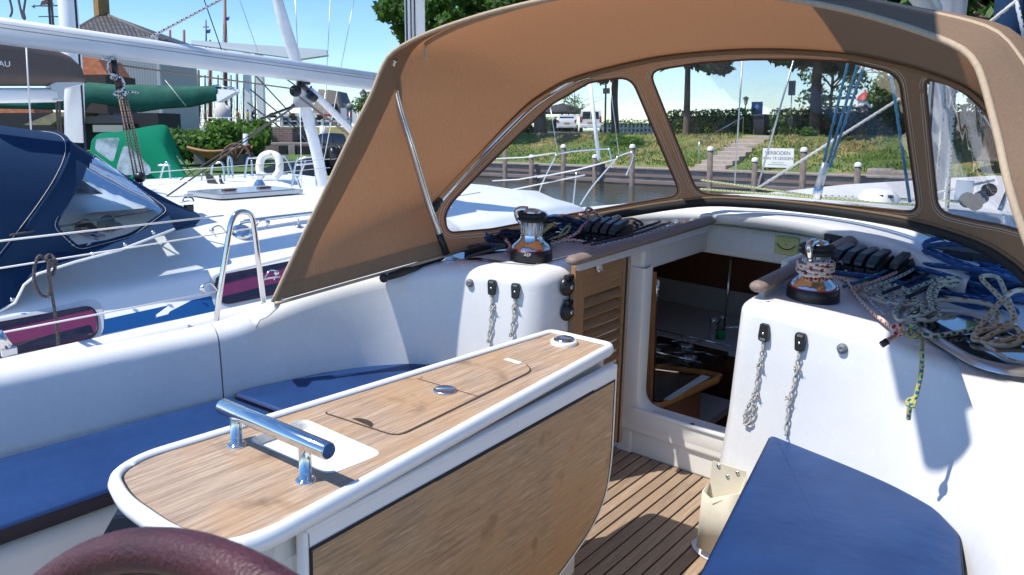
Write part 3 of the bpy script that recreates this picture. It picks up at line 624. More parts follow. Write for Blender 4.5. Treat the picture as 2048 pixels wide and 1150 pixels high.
# grab bar
gy = .905; hz = TZ+.083
hb = thing('grab_bar', 'polished steel grab bar standing on the table beside the recess', 'grab bar', (-1.35, gy, TZ))
mbg = MB().tube([(-1.50, gy-.012, hz), (-1.497, gy-.012, hz), (-1.158, gy+.002, hz), (-1.155, gy+.002, hz)], [.0155, .0175, .0175, .0155], 24); mbg.build('bar', CHROME, hb)
for x in (-1.462, -1.222): MB().lathe([(.021, 0), (.021, .003), (.017, .006), (.0125, .007), (.0125, .075), (.0125, .083)], (x, gy-.004, TZ+.001), n=20).build('post', CHROME, hb)
# apron, leaf, pedestal
ap = MB(); ap.prism([(-1.545, .80, .70), (-1.185, .80, .70), (-1.235, 2.03, .70), (-1.44, 2.03, .70)], (0, 0, -.10)); ap.build('apron', G_CREAM, tab)
lf0, lf1 = .84, 2.035
def lx(y): return -1.150-(y-.84)*.036
shape = [Vector((lx(lf0), lf0+.01, .635)), Vector((lx(lf0), lf0, .60)), Vector((lx(lf0), lf0, .16)), Vector((lx(1.25), 1.25, .075)), Vector((lx(1.6), 1.6, .075)), Vector((lx(1.9), 1.9, .12)), Vector((lx(lf1), lf1, .25)), Vector((lx(lf1), lf1, .635))]
shape = [Vector((lx(y), y, z)) for y, z in ((.835, .672), (.835, .14), (.86, .06), (1.45, .055), (1.72, .085), (1.93, .16), (2.015, .24), (2.040, .36), (2.040, .672))]
shr = roundpoly(shape, [.01, .03, .03, .05, .08, .06, .06, .08, .01], 4); cl = Vector((lx(1.45), 1.45, .36))
def shin(P, d, x):
    res = []
    for i in range(len(P)):
        t = P[(i+1) % len(P)]-P[i-1]; t.normalize(); nr = Vector((0, -t.z, t.y))
        if (cl-P[i]).dot(nr) < 0: nr = -nr
        res.append(P[i]+nr*d+Vector((x, 0, 0)))
    return res
MB().rows([shin(shr, .004, -.022), shin(shr, 0, -.016), shin(shr, 0, .002), shin(shr, .004, .005), shin(shr, .012, .005), shin(shr, .014, .002)], True).build('leaf_rim', G_TRIM, tab)
MB().add([Vector((p.x, p.y, min(p.z, .63))) for p in shin(shr, .0135, .0058)], [tuple(range(len(shr)))], False).build('leaf_caulk', CAULK, tab)
lfp = [Vector((p.x, p.y, min(p.z, .622))) for p in shin(shr, .020, .0062)]; MB().add(lfp, [tuple(range(len(shr)))], False).build('leaf_panel', TEAK_LEAF, tab)
MB().add([p+Vector((.0004, 0, 0)) for p in [Vector((lx(.87)+.006, .865, .626)), Vector((lx(2.0)+.006, 2.02, .626)), Vector((lx(2.0)+.006, 2.02, .620)), Vector((lx(.87)+.006, .865, .620))]], [(0, 1, 2, 3)], False).build('leaf_caulk', CAULK, tab)
MB().add([Vector((p.x, p.y, p.z)) for p in [Vector((lx(.86)+.0045, .85, .664)), Vector((lx(2.0)+.0045, 2.03, .664)), Vector((lx(2.0)+.0045, 2.03, .626)), Vector((lx(.86)+.0045, .85, .626))]], [(0, 1, 2, 3)], False).build('leaf_band', G_TRIM, tab)
MB().add(shin(shr, .004, -.022), [tuple(range(len(shr)))], False).build('leaf_back', G_CREAM, tab)
ped = MB(); ped.prism(roundpoly([(-1.46, .86, .62), (-1.21, .86, .62), (-1.24, 1.95, .62), (-1.42, 1.95, .62)], .05, 5), (0, 0, -.62)); ped.build('pedestal', G_CREAM, tab)
MB().prism([Vector((-1.60, .78, .64)), Vector((-1.44, .70, .64)), Vector((-1.43, .76, .06)), Vector((-1.66, .86, .06))], (0, .03, 0)).build('instrument_panel', G_CREAM, tab)
MB().add([bz(235, 1018, .60), bz(295, 1055, .60), bz(300, 1110, .55), bz(200, 1080, .52)], [(0, 1, 2, 3)]).build('instrument_screen', SMOKE, tab)

# ================================================================ CUSHIONS
def cushion(name, pts, z, th, label, base, grp='navy seat cushions', r=.03):
    P = roundpoly([Vector((x, y, z)) for x, y in pts], r, 5); cc = sum(P, Vector())/len(P)
    def ins(d, h):
        res = []
        for i in range(len(P)):
            t = P[(i+1) % len(P)]-P[i-1]; t.normalize(); nr = Vector((-t.y, t.x, 0))
            if (cc-P[i]).dot(nr) < 0: nr = -nr
            res.append(P[i]+nr*d+Vector((0, 0, h)))
        return res
    t = thing(name, label, 'cushion', base, grp)
    R = [ins(.006, -th), ins(0, -th+.006), ins(0, -.012), ins(.003, -.004), ins(.010, 0)]
    MB().rows(R[:3], True).build('side_band', CUSH_SIDE, t)
    bm = bmesh.new(); top = MB().rows([ins(0, -.012), ins(.003, -.003), ins(.010, 0)], True); k = len(top.v)
    # gently pillowed top: concentric rings toward the middle
    Q = [ins(.010, 0)]
    for f, h in ((.03, .0015), (.25, .002), (.5, .002), (.8, .002)): Q.append([p.lerp(Vector((cc.x, cc.y, z)), f)+Vector((0, 0, h)) for p in ins(.010, 0)])
    top.rows(Q, True); top.add([*Q[-1], Vector((cc.x, cc.y, z+.002))], [(i, (i+1) % len(P), len(P)) for i in range(len(P))]); bm.free()
    top.build('top_cover', CUSH, t)
    MB().tube(ins(.0, -.009), .0022, 5, closed=True, caps=False).build('piping', CUSH_SIDE, t)
    return t
cushion('seat_cushion', [(-2.53, -.4), (-2.06, -.4), (-2.0, .85), (-2.01, 1.33), (-2.02, 1.44), (-2.33, 1.415)], .445, .05, 'long navy cushion on the port seat below the aft seat back', (-2.2, .5, .4))
cushion('seat_cushion', [(-2.33, 1.43), (-2.02, 1.455), (-1.97, 2.08), (-2.02, 2.10), (-2.11, 2.04), (-2.19, 1.93), (-2.27, 1.75), (-2.33, 1.5)], .452, .05, 'small navy cushion beyond the long one, mostly behind the table', (-2.2, 1.8, .4), r=.02)
cushion('seat_cushion', [(-.805, 2.345), (-.43, 2.245), (-.315, 2.185), (-.235, 2.08), (-.195, 1.88), (-.18, 1.3), (-.18, .8), (-.50, .8), (-.645, 1.50)], .46, .05, 'trapezoid navy cushion lying on the starboard seat', (-.45, 1.8, .4), r=.022)
# fold of the cushion's valance at the lower corner
# ---- winch handle pocket
wp = thing('winch_handle_pocket', 'cream plastic winch handle pocket screwed low on the starboard block', 'holder', bz(1440, 1090, .12))
Yb = 2.285
pkt = [bY(1425, 922, Yb), bY(1492, 943, Yb), bY(1468, 1110, Yb), bY(1402, 1085, Yb)]
MB().prism(pkt, (0, .004, 0)).build('back_plate', CREAMP, wp)
t0 = [Vector((pkt[0].x-.004, Yb, pkt[0].z-.075)), Vector((pkt[0].x-.004, Yb-.05, pkt[0].z-.085)), Vector((pkt[0].x+.03, Yb-.066, pkt[0].z-.092)), Vector((pkt[1].x-.03, Yb-.066, pkt[1].z-.065)), Vector((pkt[1].x+.004, Yb-.045, pkt[1].z-.055)), Vector((pkt[1].x+.004, Yb, pkt[1].z-.01))]
b0 = [Vector((pkt[3].x, Yb, pkt[3].z)), Vector((pkt[3].x, Yb-.03, pkt[3].z)), Vector((pkt[3].x+.02, Yb-.036, pkt[3].z)), Vector((pkt[2].x-.02, Yb-.036, pkt[2].z)), Vector((pkt[2].x, Yb-.03, pkt[2].z)), Vector((pkt[2].x, Yb, pkt[2].z))]
MB().rows([t0, b0]).build('pouch', CREAMP, wp, solid=.004)
for px, py in ((1437, 932), (1475, 946), (1455, 953)): MB().lathe([(.007, 0), (.005, .003), (0, .003)], bY(px, py, Yb-.001), (0, -1, 0), n=10).build('screw', STEEL, wp)
MB().bar(t0[2].lerp(b0[2], .08)+Vector((.01, -.002, 0)), t0[3].lerp(b0[3], .08)+Vector((-.01, -.002, 0)), .001, .002, (0, 1, 0)).build('raised_line', CREAMP, wp)
# ---- steering wheel (leather-wrapped rim, lower left)
wc = Vector((-.448, .176, .651)); wu = Vector((0, math.sin(R_(15)), math.cos(R_(15)))); wa = Vector((1, 0, 0))
whl = thing('helm', 'maroon leather-covered steering wheel rim in the near corner', 'helm', wc)
MB().tube([wc+(wa*math.sin(a)+wu*math.cos(a))*.5 for a in [2*math.pi*k/120 for k in range(120)]], .0187, 20, closed=True).build('rim', LEATHER, whl)
MB().tube([wc+(wa*math.sin(a)+wu*math.cos(a))*.4815+wa.cross(wu)*.0015 for a in [2*math.pi*k/240 for k in range(240)]], .0022, 5, closed=True).build('seam', mat('leather_seam', (.02, .008, .008), .7), whl)
for k in range(5): 
    a = R_(36+72*k); MB().tube([wc+(wa*math.sin(a)+wu*math.cos(a))*r for r in (.03, .485)], .007, 10).build('spoke', CHROME, whl)
MB().lathe([(0, .03), (.04, .03), (.05, 0), (.04, -.05), (0, -.05)], wc, wa.cross(wu)).build('hub', CHROME, whl)
ped = thing('steering_pedestal', 'cream steering pedestal behind the wheel below the picture', 'pedestal', (-.45, .30, 0)); MB().prism(roundpoly([(-.55, .24, 0), (-.35, .24, 0), (-.35, .42, 0), (-.55, .42, 0)], .04, 5), (0, 0, .6)).build('column', G_CREAM, ped)

# ================================================================ SPRAY HOOD
hood = thing('spray_hood', 'tan canvas spray hood with clear windows arching over the companionway', 'spray hood', (-1.2, 2.4, .86))
def PY(l): return [bY(x, y, Y) for x, y, Y in l]
A0p = PY([(545, 604, 1.57), (600, 485, 1.66), (645, 392, 1.72), (700, 275, 1.80), (742, 190, 1.86), (764, 135, 1.90), (784, 106, 1.93), (830, 78, 1.95), (900, 50, 1.98), (1000, 20, 2.0), (1130, -8, 2.0), (1290, -28, 2.0), (1450, -22, 2.0), (1600, 2, 2.0), (1700, 22, 1.99), (1800, 50, 1.97), (1895, 84, 1.94), (1938, 110, 1.91), (1962, 150, 1.88), (1995, 270, 1.80), (2035, 430, 1.70)])+[Vector((-.03, 1.63, 1.0)), Vector((.02, 1.57, .80))]
B0p = PY([(893, 506, 2.2), (875, 455, 2.22), (868, 420, 2.26), (905, 372, 2.38), (960, 313, 2.5), (1050, 222, 2.66), (1110, 180, 2.75), (1170, 153, 2.8), (1300, 121, 2.86), (1400, 108, 2.9), (1500, 102, 2.9), (1600, 103, 2.9), (1700, 111, 2.88), (1800, 131, 2.84), (1880, 155, 2.78), (1950, 188, 2.68), (2000, 250, 2.55), (2035, 335, 2.42)])+[Vector((-.10, 2.3, 1.15)), Vector((-.05, 2.2, .84))]
def arc(P, n=90): return resample(cat_(P, 8), n)
NS = 121
A0 = arc(A0p, NS); B0 = arc(B0p, NS)
# re-time B0 so that knees match: warp parameter
def warp(P, tb):     # resample by piecewise parameter map tb: list of (t_out, t_in)
    Q = []
    for i in range(len(P)):
        t = i/(len(P)-1)
        for (a, b), (c, d) in zip(tb, tb[1:]):
            if a <= t <= c: u = b+(d-b)*(t-a)/(c-a); break
        k = u*(len(P)-1); j = min(int(k), len(P)-2); Q.append(P[j].lerp(P[j+1], k-j))
    return Q
rows = []
MIDB = []
for s in range(13):
    v = s/12; row = []
    for i in range(NS):
        t = i/(NS-1); p = A0[i].lerp(B0[i], v)
        bul = .085*math.sin(math.pi*v**.8)*min(1, max(0, (t-.16)/.10))*min(1, max(0, (1-t)/.25))
        rise = .055*math.sin(math.pi*min(v*1.25, 1))*min(1, max(0, (t-.66)/.18)); ob_ = .17*math.sin(math.pi*v**.75)*min(1, max(0, (t-.70)/.16))*min(1, (1-t)/.05)
        row.append(p+Vector((ob_, 0, bul*(1-.5*min(1, max(0, (t-.8)/.1)))+rise)))
    rows.append(row)
roof = MB().rows(rows).build('roof_panel', CANVAS, hood)
# hem along the aft edge, double canvas on the outer borders
def strip_from(rows, v0, v1, off): 
    out = []
    for v in (v0, v0+(v1-v0)*.33, v0+(v1-v0)*.67, v1):
        k = v*12; j = min(int(k), 11); out.append([rows[j][i].lerp(rows[j+1][i], k-j)+off(i) for i in range(NS)])
    return out
cenH = Vector((-1.2, 2.2, .9))
def inw(k): return lambda i: (cenH-rows[3][i]).normalized()*k
MB().rows(strip_from(rows, 0.0, .13, inw(.003))).build('hem_band', CANVAS_D, hood)
MB().tube(A0, .0075, 8).build('hem_edge', CANVAS_O, hood)
MB().tube([p+(cenH-p).normalized()*-.008+Vector((0, .03, 0)) for p in A0], .003, 6).build('hem_piping', THREAD, hood)
# bottom band of the port side panel
bb = MB(); e0 = [rows[s][0] for s in range(13)]
bb.rows([[rows[s][i]+Vector((.004, -.002, 0)) for s in range(13)] for i in (0, 1, 2)]); bb.build('lower_band', CANVAS_D, hood)
MB().tube([p+Vector((.01, 0, -.006)) for p in e0], .006, 6).build('base_piping', CANVAS_O, hood)
# zip pocket on the underside behind the hem (with pull), reinforcing patch outside
zt = [rows[2][i]+inw(.006)(i)+Vector((0, -.0, 0)) for i in range(31, 96)]
MB().tube(zt, .0085, 6).build('zip_tape', CANVAS_O, hood)
zp = zt[0]; MB().box(zp+Vector((.0, -.0, -.03)), (.012, .006, .05)).build('zip_pull', CREAMP, hood, bevel=.002)
# frame tubes
def PYt(l, n=8): return cat_(PY(l), n)
bow = PYt([(893, 508, 2.185), (872, 450, 2.14), (850, 385, 2.10), (822, 290, 2.04), (800, 220, 2.0), (787, 165, 1.97), (784, 135, 1.955), (790, 118, 1.95)])
MB().tube(bow, .0125, 12).build('frame_tube', CHROME, hood)
dg = PYt([(868, 415, 2.15), (905, 372, 2.32), (960, 314, 2.47), (1050, 224, 2.63), (1105, 184, 2.73), (1150, 160, 2.78), (1180, 150, 2.80)])
MB().tube(dg, .0125, 12).build('frame_tube', CHROME, hood)
MB().tube([rows[12][i]+Vector((-.006, -.012, -.010)) for i in range(91, 102)], .013, 12).build('frame_tube', CHROME, hood)
MB().tube([dg[0], dg[3]], .017, 12).build('tube_joint', BLACK, hood); MB().ball(dg[0], .02, 10).build('tube_joint', BLACK, hood)
MB().tube([bow[0], bow[6]], .0135, 12).build('tube_sleeve', BLACK, hood)
MB().tube([bz(765, 558, .80), bz(800, 546, .81), bz(885, 512, .845)], [.008, .012, .012], 8, flat=1.4).build('base_track', BLACK, hood)
MB().ball(bz(768, 556, .81), .018, 8).build('track_end', BLACK, hood)
# seam band under the window tops
seam = [rows[12][i]+Vector((0, -.012, 0)) for i in range(NS)]
MB().tube([p+Vector((0, -.006, -.004)) for p in seam[8:]], .007, 6, flat=1.8).build('seam_band', CANVAS_D, hood)
MB().rows([[rows[12][i]+Vector((0, -.012, .004)) for i in range(8, NS)], [rows[11][i].lerp(rows[12][i], .5)+Vector((0, -.004, -.006)) for i in range(8, NS)]]).build('seam_flap', CANVAS_D, hood)
# front panel with three windows
C0p = PY([(893, 508, 2.2), (945, 492, 2.36), (1000, 478, 2.5), (1130, 441, 2.88), (1260, 415, 3.08), (1400, 395, 3.24), (1500, 396, 3.30), (1600, 404, 3.34), (1720, 419, 3.34), (1830, 438, 3.28), (1900, 457, 3.15), (1960, 478, 3.0), (2010, 505, 2.86)])+[Vector((-.22, 2.7, 1.0)), Vector((-.12, 2.5, .9)), Vector((-.05, 2.2, .84))]
NF = 481; NV = 61
Bf = resample(B0, NF); Cf = arc(C0p, NF)
# match the two curves by picture column of their middle parts: warp by arclength fractions
def frac_at(P, px):
    for i in range(len(P)-1):
        if projb(P[i+1])[0] >= px and i > 5: return i/(len(P)-1)
    return 1
kb = [(0, 0)]+[(frac_at(Cf, c), frac_at(Bf, b)) for c, b in ((1385, 1285), (1848, 1808))]+[(1, 1)]
Bw = warp(Bf, kb)
def fsurf(i, j):
    v = j/(NV-1); p = Bw[i].lerp(Cf[i], v); t = i/(NF-1)
    n_ = Vector((0, 1, .4)); n_.normalize(); return p+n_*.05*math.sin(math.pi*v)*math.sin(math.pi*t)
GRID = [[fsurf(i, j) for i in range(NF)] for j in range(NV)]
PR = [[projb(p) for p in r] for r in GRID]
WIN = [[(889, 432), (905, 404), (960, 347), (1040, 268), (1105, 208), (1180, 165), (1262, 153), (1362, 390), (1120, 432), (985, 458), (896, 466)],
       [(1298, 142), (1400, 126), (1500, 119), (1600, 119), (1700, 124), (1798, 148), (1836, 424), (1600, 402), (1395, 386)],
       [(1850, 156), (1895, 168), (1930, 186), (1962, 214), (1988, 250), (2010, 300), (2036, 352), (2075, 405), (2075, 470), (2000, 450), (1950, 441), (1876, 424)]]
WR = [[16, 8, 8, 8, 8, 8, 28, 24, 8, 8, 16], [26, 8, 8, 8, 8, 30, 22, 8, 24], [20, 8, 8, 8, 8, 8, 8, 8, 8, 8, 8, 30]]
WP = [[(p.x, p.y) for p in roundpoly([(a, b, 0) for a, b in w], r, 5)] for w, r in zip(WIN, WR)]
cvs, wins = [], [[], [], []]
for j in range(NV-1):
    for i in range(NF-1):
        cx = sum(PR[b][a][0] for a, b in ((i, j), (i+1, j), (i+1, j+1), (i, j+1)))/4; cy = sum(PR[b][a][1] for a, b in ((i, j), (i+1, j), (i+1, j+1), (i, j+1)))/4
        f = (j*NF+i, j*NF+i+1, (j+1)*NF+i+1, (j+1)*NF+i)
        for k in range(3):
            if WP[k] and min(p[0] for p in WP[k]) < cx < max(p[0] for p in WP[k]) and inpoly(cx, cy, WP[k]): wins[k].append(f); break
        else: cvs.append(f)
flat = [p for r in GRID for p in r]
def submesh(fs):
    used = sorted({v for f in fs for v in f}); mp_ = {v: i for i, v in enumerate(used)}
    q = MB(); q.v = [tuple(flat[v]) for v in used]; q.f = [tuple(mp_[v] for v in f) for f in fs]; q.sm = [True]*len(fs); return q
submesh(cvs).build('front_panel', CANVAS, hood)
bvh = BVHTree.FromPolygons([tuple(p) for p in flat], [(j*NF+i, j*NF+i+1, (j+1)*NF+i+1, (j+1)*NF+i) for j in range(NV-1) for i in range(NF-1)])
def onfront(px, py):
    d = CB @ rc(px, py); h = bvh.ray_cast(CAMB, d.normalized())
    return h[0] if h[0] else None
for k in range(3):
    w = submesh(wins[k]).build('window', CLEARV, hood)
    for off, mt_, r_ in ((0, WELT, .0045), (7, THREAD, .0016), (12, THREAD, .0012)):
        c_ = (sum(p[0] for p in WP[k])/len(WP[k]), sum(p[1] for p in WP[k])/len(WP[k]))
        path = []; DW = []
        for i, p in enumerate(WP[k]):
            q_ = WP[k][(i+1) % len(WP[k])]; nn_ = max(1, int(math.hypot(q_[0]-p[0], q_[1]-p[1])/10))
            DW += [(p[0]+(q_[0]-p[0])*j/nn_, p[1]+(q_[1]-p[1])*j/nn_) for j in range(nn_)]
        for i, p in enumerate(DW):
            a, b = DW[i-1], DW[(i+1) % len(DW)]; t = Vector((b[0]-a[0], b[1]-a[1], 0)); 
            if t.length < 1e-6: continue
            t.normalize(); nr = Vector((-t.y, t.x, 0))
            if nr.dot(Vector((c_[0]-p[0], c_[1]-p[1], 0))) > 0: nr = -nr
            h = onfront(p[0]+nr.x*off, p[1]+nr.y*off)
            if h is not None: path.append(h+Vector((.0, -.002, 0)))
        segs = [[]]
        for p in path:
            if segs[-1] and (p-segs[-1][-1]).length > .07: segs.append([])
            segs[-1].append(p)
        for sg_ in segs:
            if len(sg_) > 3: MB().tube(sg_, r_, 5, closed=(len(segs) == 1)).build('window_welt' if off == 0 else 'window_stitching', mt_, hood)
# lower hem of the front panel, resting on the cabin
MB().tube([p+Vector((0, -.004, -.004)) for p in Cf[:NF-40]], .008, 6).build('front_hem', CANVAS_D, hood)
MB().tube([p+Vector((0, -.022, -.024)) for p in Cf[20:NF-40]], .011, 6, flat=1.6).build('front_track', RUBBER, hood)
# stitched double seam of the corner patch outside on starboard
for k_ in (0, 1): MB().tube([rows[2+(s>0)*s//2][100-k_-s//3]+Vector((.005, 0, .003)) for s in range(0, 16)], .0016, 4).build('patch_stitching', mat('blue_thread', (.10, .13, .20), .8), hood)
# loose white strap at the port foot
st = thing('webbing_strap', 'off-white webbing strap tying the foot of the hood to the coaming', 'strap', bz(520, 640, .72))
MB().rows([[bY(553, 590, 1.60), bY(567, 597, 1.60)], [bY(540, 606, 1.58), bY(556, 616, 1.58)], [bY(520, 622, 1.55), bY(535, 634, 1.55)], [bY(499, 636, 1.52), bY(520, 640, 1.50)], [bY(498, 640, 1.51), bY(512, 655, 1.49)]]).build('strap', mat('webbing', (.72, .70, .64), .8), st, solid=.004)

# ================================================================ WINCHES
def winch(base, s, label, ang, wraps=None):
    w = thing('sheet_winch', label, 'winch', base, 'sheet winches'); b = Vector(base); X0 = (math.cos(ang), math.sin(ang), 0)
    def P(l): return [(r*s, h*s*.90) for r, h in l]
    MB().lathe(P([(.082, 0), (.082, .006), (.081, .018), (.0815, .020), (.079, .045), (.075, .047)]), b, n=40).build('base_ring', BLACK, w)
    MB().lathe(P([(.0775, .0445), (.0785, .047), (.0770, .049)]), b, n=40).build('red_line', mat('red_line', (.45, .02, .03), .4), w)
    MB().lathe(P([(.077, .048), (.074, .056), (.064, .066), (.052, .077), (.046, .087), (.0435, .096), (.0425, .104)]), b, n=40).build('drum_skirt', CHROME, w)
    MB().lathe(P([(.0425, .104), (.041, .108), (.041, .158), (.042, .163)]), b, n=40).build('drum', ALU, w)
    for k in range(14):
        a = 2*math.pi*k/14; MB().tube([b+Vector((math.cos(a)*.0415*s, math.sin(a)*.0415*s, h*s*.9)) for h in (.107, .159)], .002*s, 5).build('drum_rib', STEEL, w)
    MB().lathe(P([(.042, .160), (.050, .165), (.056, .170), (.056, .174), (.046, .179), (.046, .182), (.055, .187), (.055, .192), (.048, .198), (.03, .200)]), b, n=40).build('self_tailer', RUBBER, w)
    MB().lathe(P([(.034, .198), (.034, .205), (.028, .211), (.013, .212), (.012, .205), (0, .205)]), b, n=32).build('top_cap', CHROME, w)
    a = ang; d = Vector((math.cos(a), math.sin(a), 0))
    arm = [b+d*r_*s+Vector((0, 0, h_*s*.9)) for r_, h_ in ((.02, .209), (.045, .208), (.060, .198), (.058, .18), (.048, .158), (.044, .145))]
    MB().tube(cat_(arm, 5), [.013*s]*20+[.010*s]*5+[.006*s], 10).build('feeder_arm', CHROME, w)
    return w
wl = bd_l = CAMB+(CB @ rc(1063, 505))*(3.06/1593); wlb = Vector(bz(1062, 517, .856))
W1 = winch(wlb, 1.0, 'bare polished winch on the port block, dark base ring with a white mark', R_(200))
wr = Vector(bz(1625, 597, .852)); W2 = winch(wr, 1.0, 'polished winch on the starboard block with red flecked line wrapped round its drum', R_(-95))
vd = (CAMB-wlb); vd.z = 0; vd.normalize(); sd_ = Vector((-vd.y, vd.x, 0)); qd = (vd*.985-sd_*.17).normalized()
letters('AEP', THREAD, W1, wlb+qd*.0825+Vector((0, 0, .030)), axes(Vector((0, 0, 1)).cross(qd), (0, 0, 1)), .016)
# rope on starboard winch
h = []
for k in range(0, 30*3+8):
    a = R_(20)+2*math.pi*k/30; h.append(wr+Vector((math.cos(a)*.053, -math.sin(a)*.053, .085+.0125*k/30+.003*math.sin(k*.7))))
tail = [wr+Vector((.06, -.02, .068)), bz(1702, 590, .87), bz(1740, 620, .862), bz(1775, 645, .86), bz(1792, 662, .86)]
first = h[0]
red_tail = cat_([h[0]]+[Vector(bz(1690, 560, .90)), Vector(bz(1712, 592, .866)), Vector(bz(1742, 622, .864)), Vector(bz(1778, 650, .862)), Vector(bz(1796, 660, .87)), Vector(bz(1806, 656, .885)), Vector(bz(1800, 650, .90)), Vector(bz(1788, 655, .895)), Vector(bz(1790, 667, .88)), Vector(bz(1803, 668, .875)), Vector(bz(1792, 672, .865)), Vector(bY(1775, 682, 2.05))], 8)
t = MB().tube(list(reversed(red_tail))+h[1:], .0068, 10).build('red_white_line', R_RW, base=wr); tag(t, 'white line with red flecks wound on the starboard winch and knotted over the coaming edge', 'rope')
e = Vector(bY(1775, 682, 2.05)); t = MB().tube([e, bY(1762, 690, 2.04)], .0085, 10).build('heatshrink_end', BLACK, t)

# ================================================================ CLUTCHES
def clutch(c, ux, uy, n, label, sp=.030, L=.12):
    c = Vector(c); ux = _norm(ux); uy = _norm(uy); uz = Vector((0, 0, 1)); t = thing('rope_clutch', label, 'rope clutch', c, 'black rope clutches')
    M_ = Matrix((ux, uy, uz)).transposed()
    for i in range(n):
        o = c+ux*(i-(n-1)/2)*sp
        prof = [(-L/2, 0), (-L/2, .022), (-L/2+.018, .03), (L/2-.02, .05), (L/2, .038), (L/2, 0)]
        MB().prism([o-ux*sp*.46+uy*a+uz*b for a, b in [(a, b*1.35) for a, b in prof]], ux*sp*.92).build('body', BLACK, t, bevel=.003)
        pr = [(-L/2-.012, .030), (-L/2-.008, .042), (-L/2+.03, .060), (L/2-.03, .070), (L/2-.018, .058), (0, .048)]
        MB().prism([o-ux*sp*.36+uy*a+uz*b for a, b in [(a, b*1.35) for a, b in pr]], ux*sp*.72).build('lever', mat('black_lever', (.018, .019, .022), .28), t, bevel=.004)
        MB().lathe([(.006, 0), (.006, .0015), (0, .0015)], o-uy*(L/2+.001)+uz*.012, -uy, n=10).build('line_hole', CREAMP if i % 2 else GREYP, t)
    pl = [(-L/2+.0, 0), (-L/2+.006, .030), (-.02, .052), (L/2-.03, .074), (L/2, .04), (L/2, 0)]
    for sgn in (-1, 1): MB().prism([c+ux*sgn*(n/2*sp+.002)-ux*.002+uy*a+uz*b for a, b in pl], ux*.004).lathe([(.004, 0), (.004, .001), (0, .001)], c+ux*sgn*(n/2*sp+.004*sgn)+uz*.012-uy*.03, ux*sgn, n=8).build('side_plate', BLACK, t)
    return t
clutch(bz(1215, 480, .862), (1, .08, 0), (-.08, 1, 0), 4, 'row of four black clutch levers beside the port handrail', .040, .155)
clutch(bz(1722, 545, .862), (1, -.15, 0), (.15, 1, 0), 4, 'row of four black clutch levers beside the starboard winch', .043, .155)
clutch(bz(1800, 556, .855), (1, -.2, 0), (.2, 1, 0), 1, 'single black clutch lever just outboard of the starboard row of four', .043, .12)
def line(name, pts, r, mt_, label, group=None, z=None, n=8, seg=8):
    P = [Vector(p) if len(p) == 3 and not isinstance(p[0], int) else Vector(bz(p[0], p[1], p[2])) for p in pts]
    t = MB().tube(cat_(P, n), r, seg).build(name, mt_, base=P[0]); return tag(t, label, 'rope', group)
# control lines running forward from clutches over the cabin top
for i, (x0, mt_, lb) in enumerate(((-.72, R_TEAL, 'teal control line going forward from the starboard clutches'), (-.685, R_RW, 'red flecked control line going forward from the starboard clutches'), (-.655, R_WG, 'green flecked control line going forward from the starboard clutches'), (-.60, R_NAVY, 'dark control line going forward from the single clutch'), (-.53, R_NAVY, 'outermost dark control line running forward under the hood'))):
    line('control_line', [(x0+.0, 2.66, .885), (x0+.04, 3.0, .885), (x0+.06, 3.36, .90)], .006, mt_, lb, 'control lines')
for i, (x0, mt_, lb) in enumerate(((-1.70, R_GREY, 'dark control line running forward from the port clutches'), (-1.665, R_WB, 'blue flecked control line running forward from the port clutches'), (-1.63, R_RW, 'red flecked control line running forward from the port clutches'), (-1.74, R_NAVY, 'navy control line running forward from the port clutches'))):
    line('control_line', [(x0, 2.66, .885), (x0+.03, 3.0, .895), (x0+.05, 3.42, .93)], .006, mt_, lb, 'control lines')
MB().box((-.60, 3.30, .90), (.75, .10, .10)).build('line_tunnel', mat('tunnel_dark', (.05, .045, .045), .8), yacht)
MB().box((-.83, 3.02, .885), (.05, .10, .05)).build('line_cover', WHITEP, yacht, bevel=.015)
# ================================================================ ROPES ON THE WORKING DECKS
def hank(c, L, W, ang, nl, r, z0, jit, zt=.06, seed=0, dist=0):
    """loosely coiled rope: nl elongated loops around c, all one continuous line"""
    g = random.Random(seed); P = []; c = Vector((c[0], c[1], 0)); d = Vector((math.cos(ang), math.sin(ang), 0)); e = Vector((-d.y, d.x, 0))
    for k in range(nl):
        l = L*g.uniform(.7, 1.1); w = W*g.uniform(.55, 1.15); o = c+d*g.uniform(-jit, jit)+e*g.uniform(-jit, jit); ro = g.uniform(-.35, .35); tz = z0+r+zt*g.uniform(.0, 1)*(k/nl+.25)
        for j in range(7):
            a = 2*math.pi*j/7+k*.35; q = d*math.cos(a+ro)*l/2+e*math.sin(a)*w/2
            P.append(o+q+Vector((g.uniform(-.006, .006), g.uniform(-.006, .006), max(z0+r, tz+.022*math.sin(a*2+k)+g.uniform(-.006, .006)))))
    return P
def coil(name, c, L, W, ang, nl, r, mt_, label, jit=.02, z0=.853, zt=.06, seed=0, extra=None):
    P = hank(c, L, W, ang, nl, r, z0, jit, zt, seed)
    if extra: P = P+[Vector(e) for e in extra]
    t = MB().tube(cat_(P, 5), r, 8).build(name, mt_, base=P[0]); return tag(t, label, 'rope')
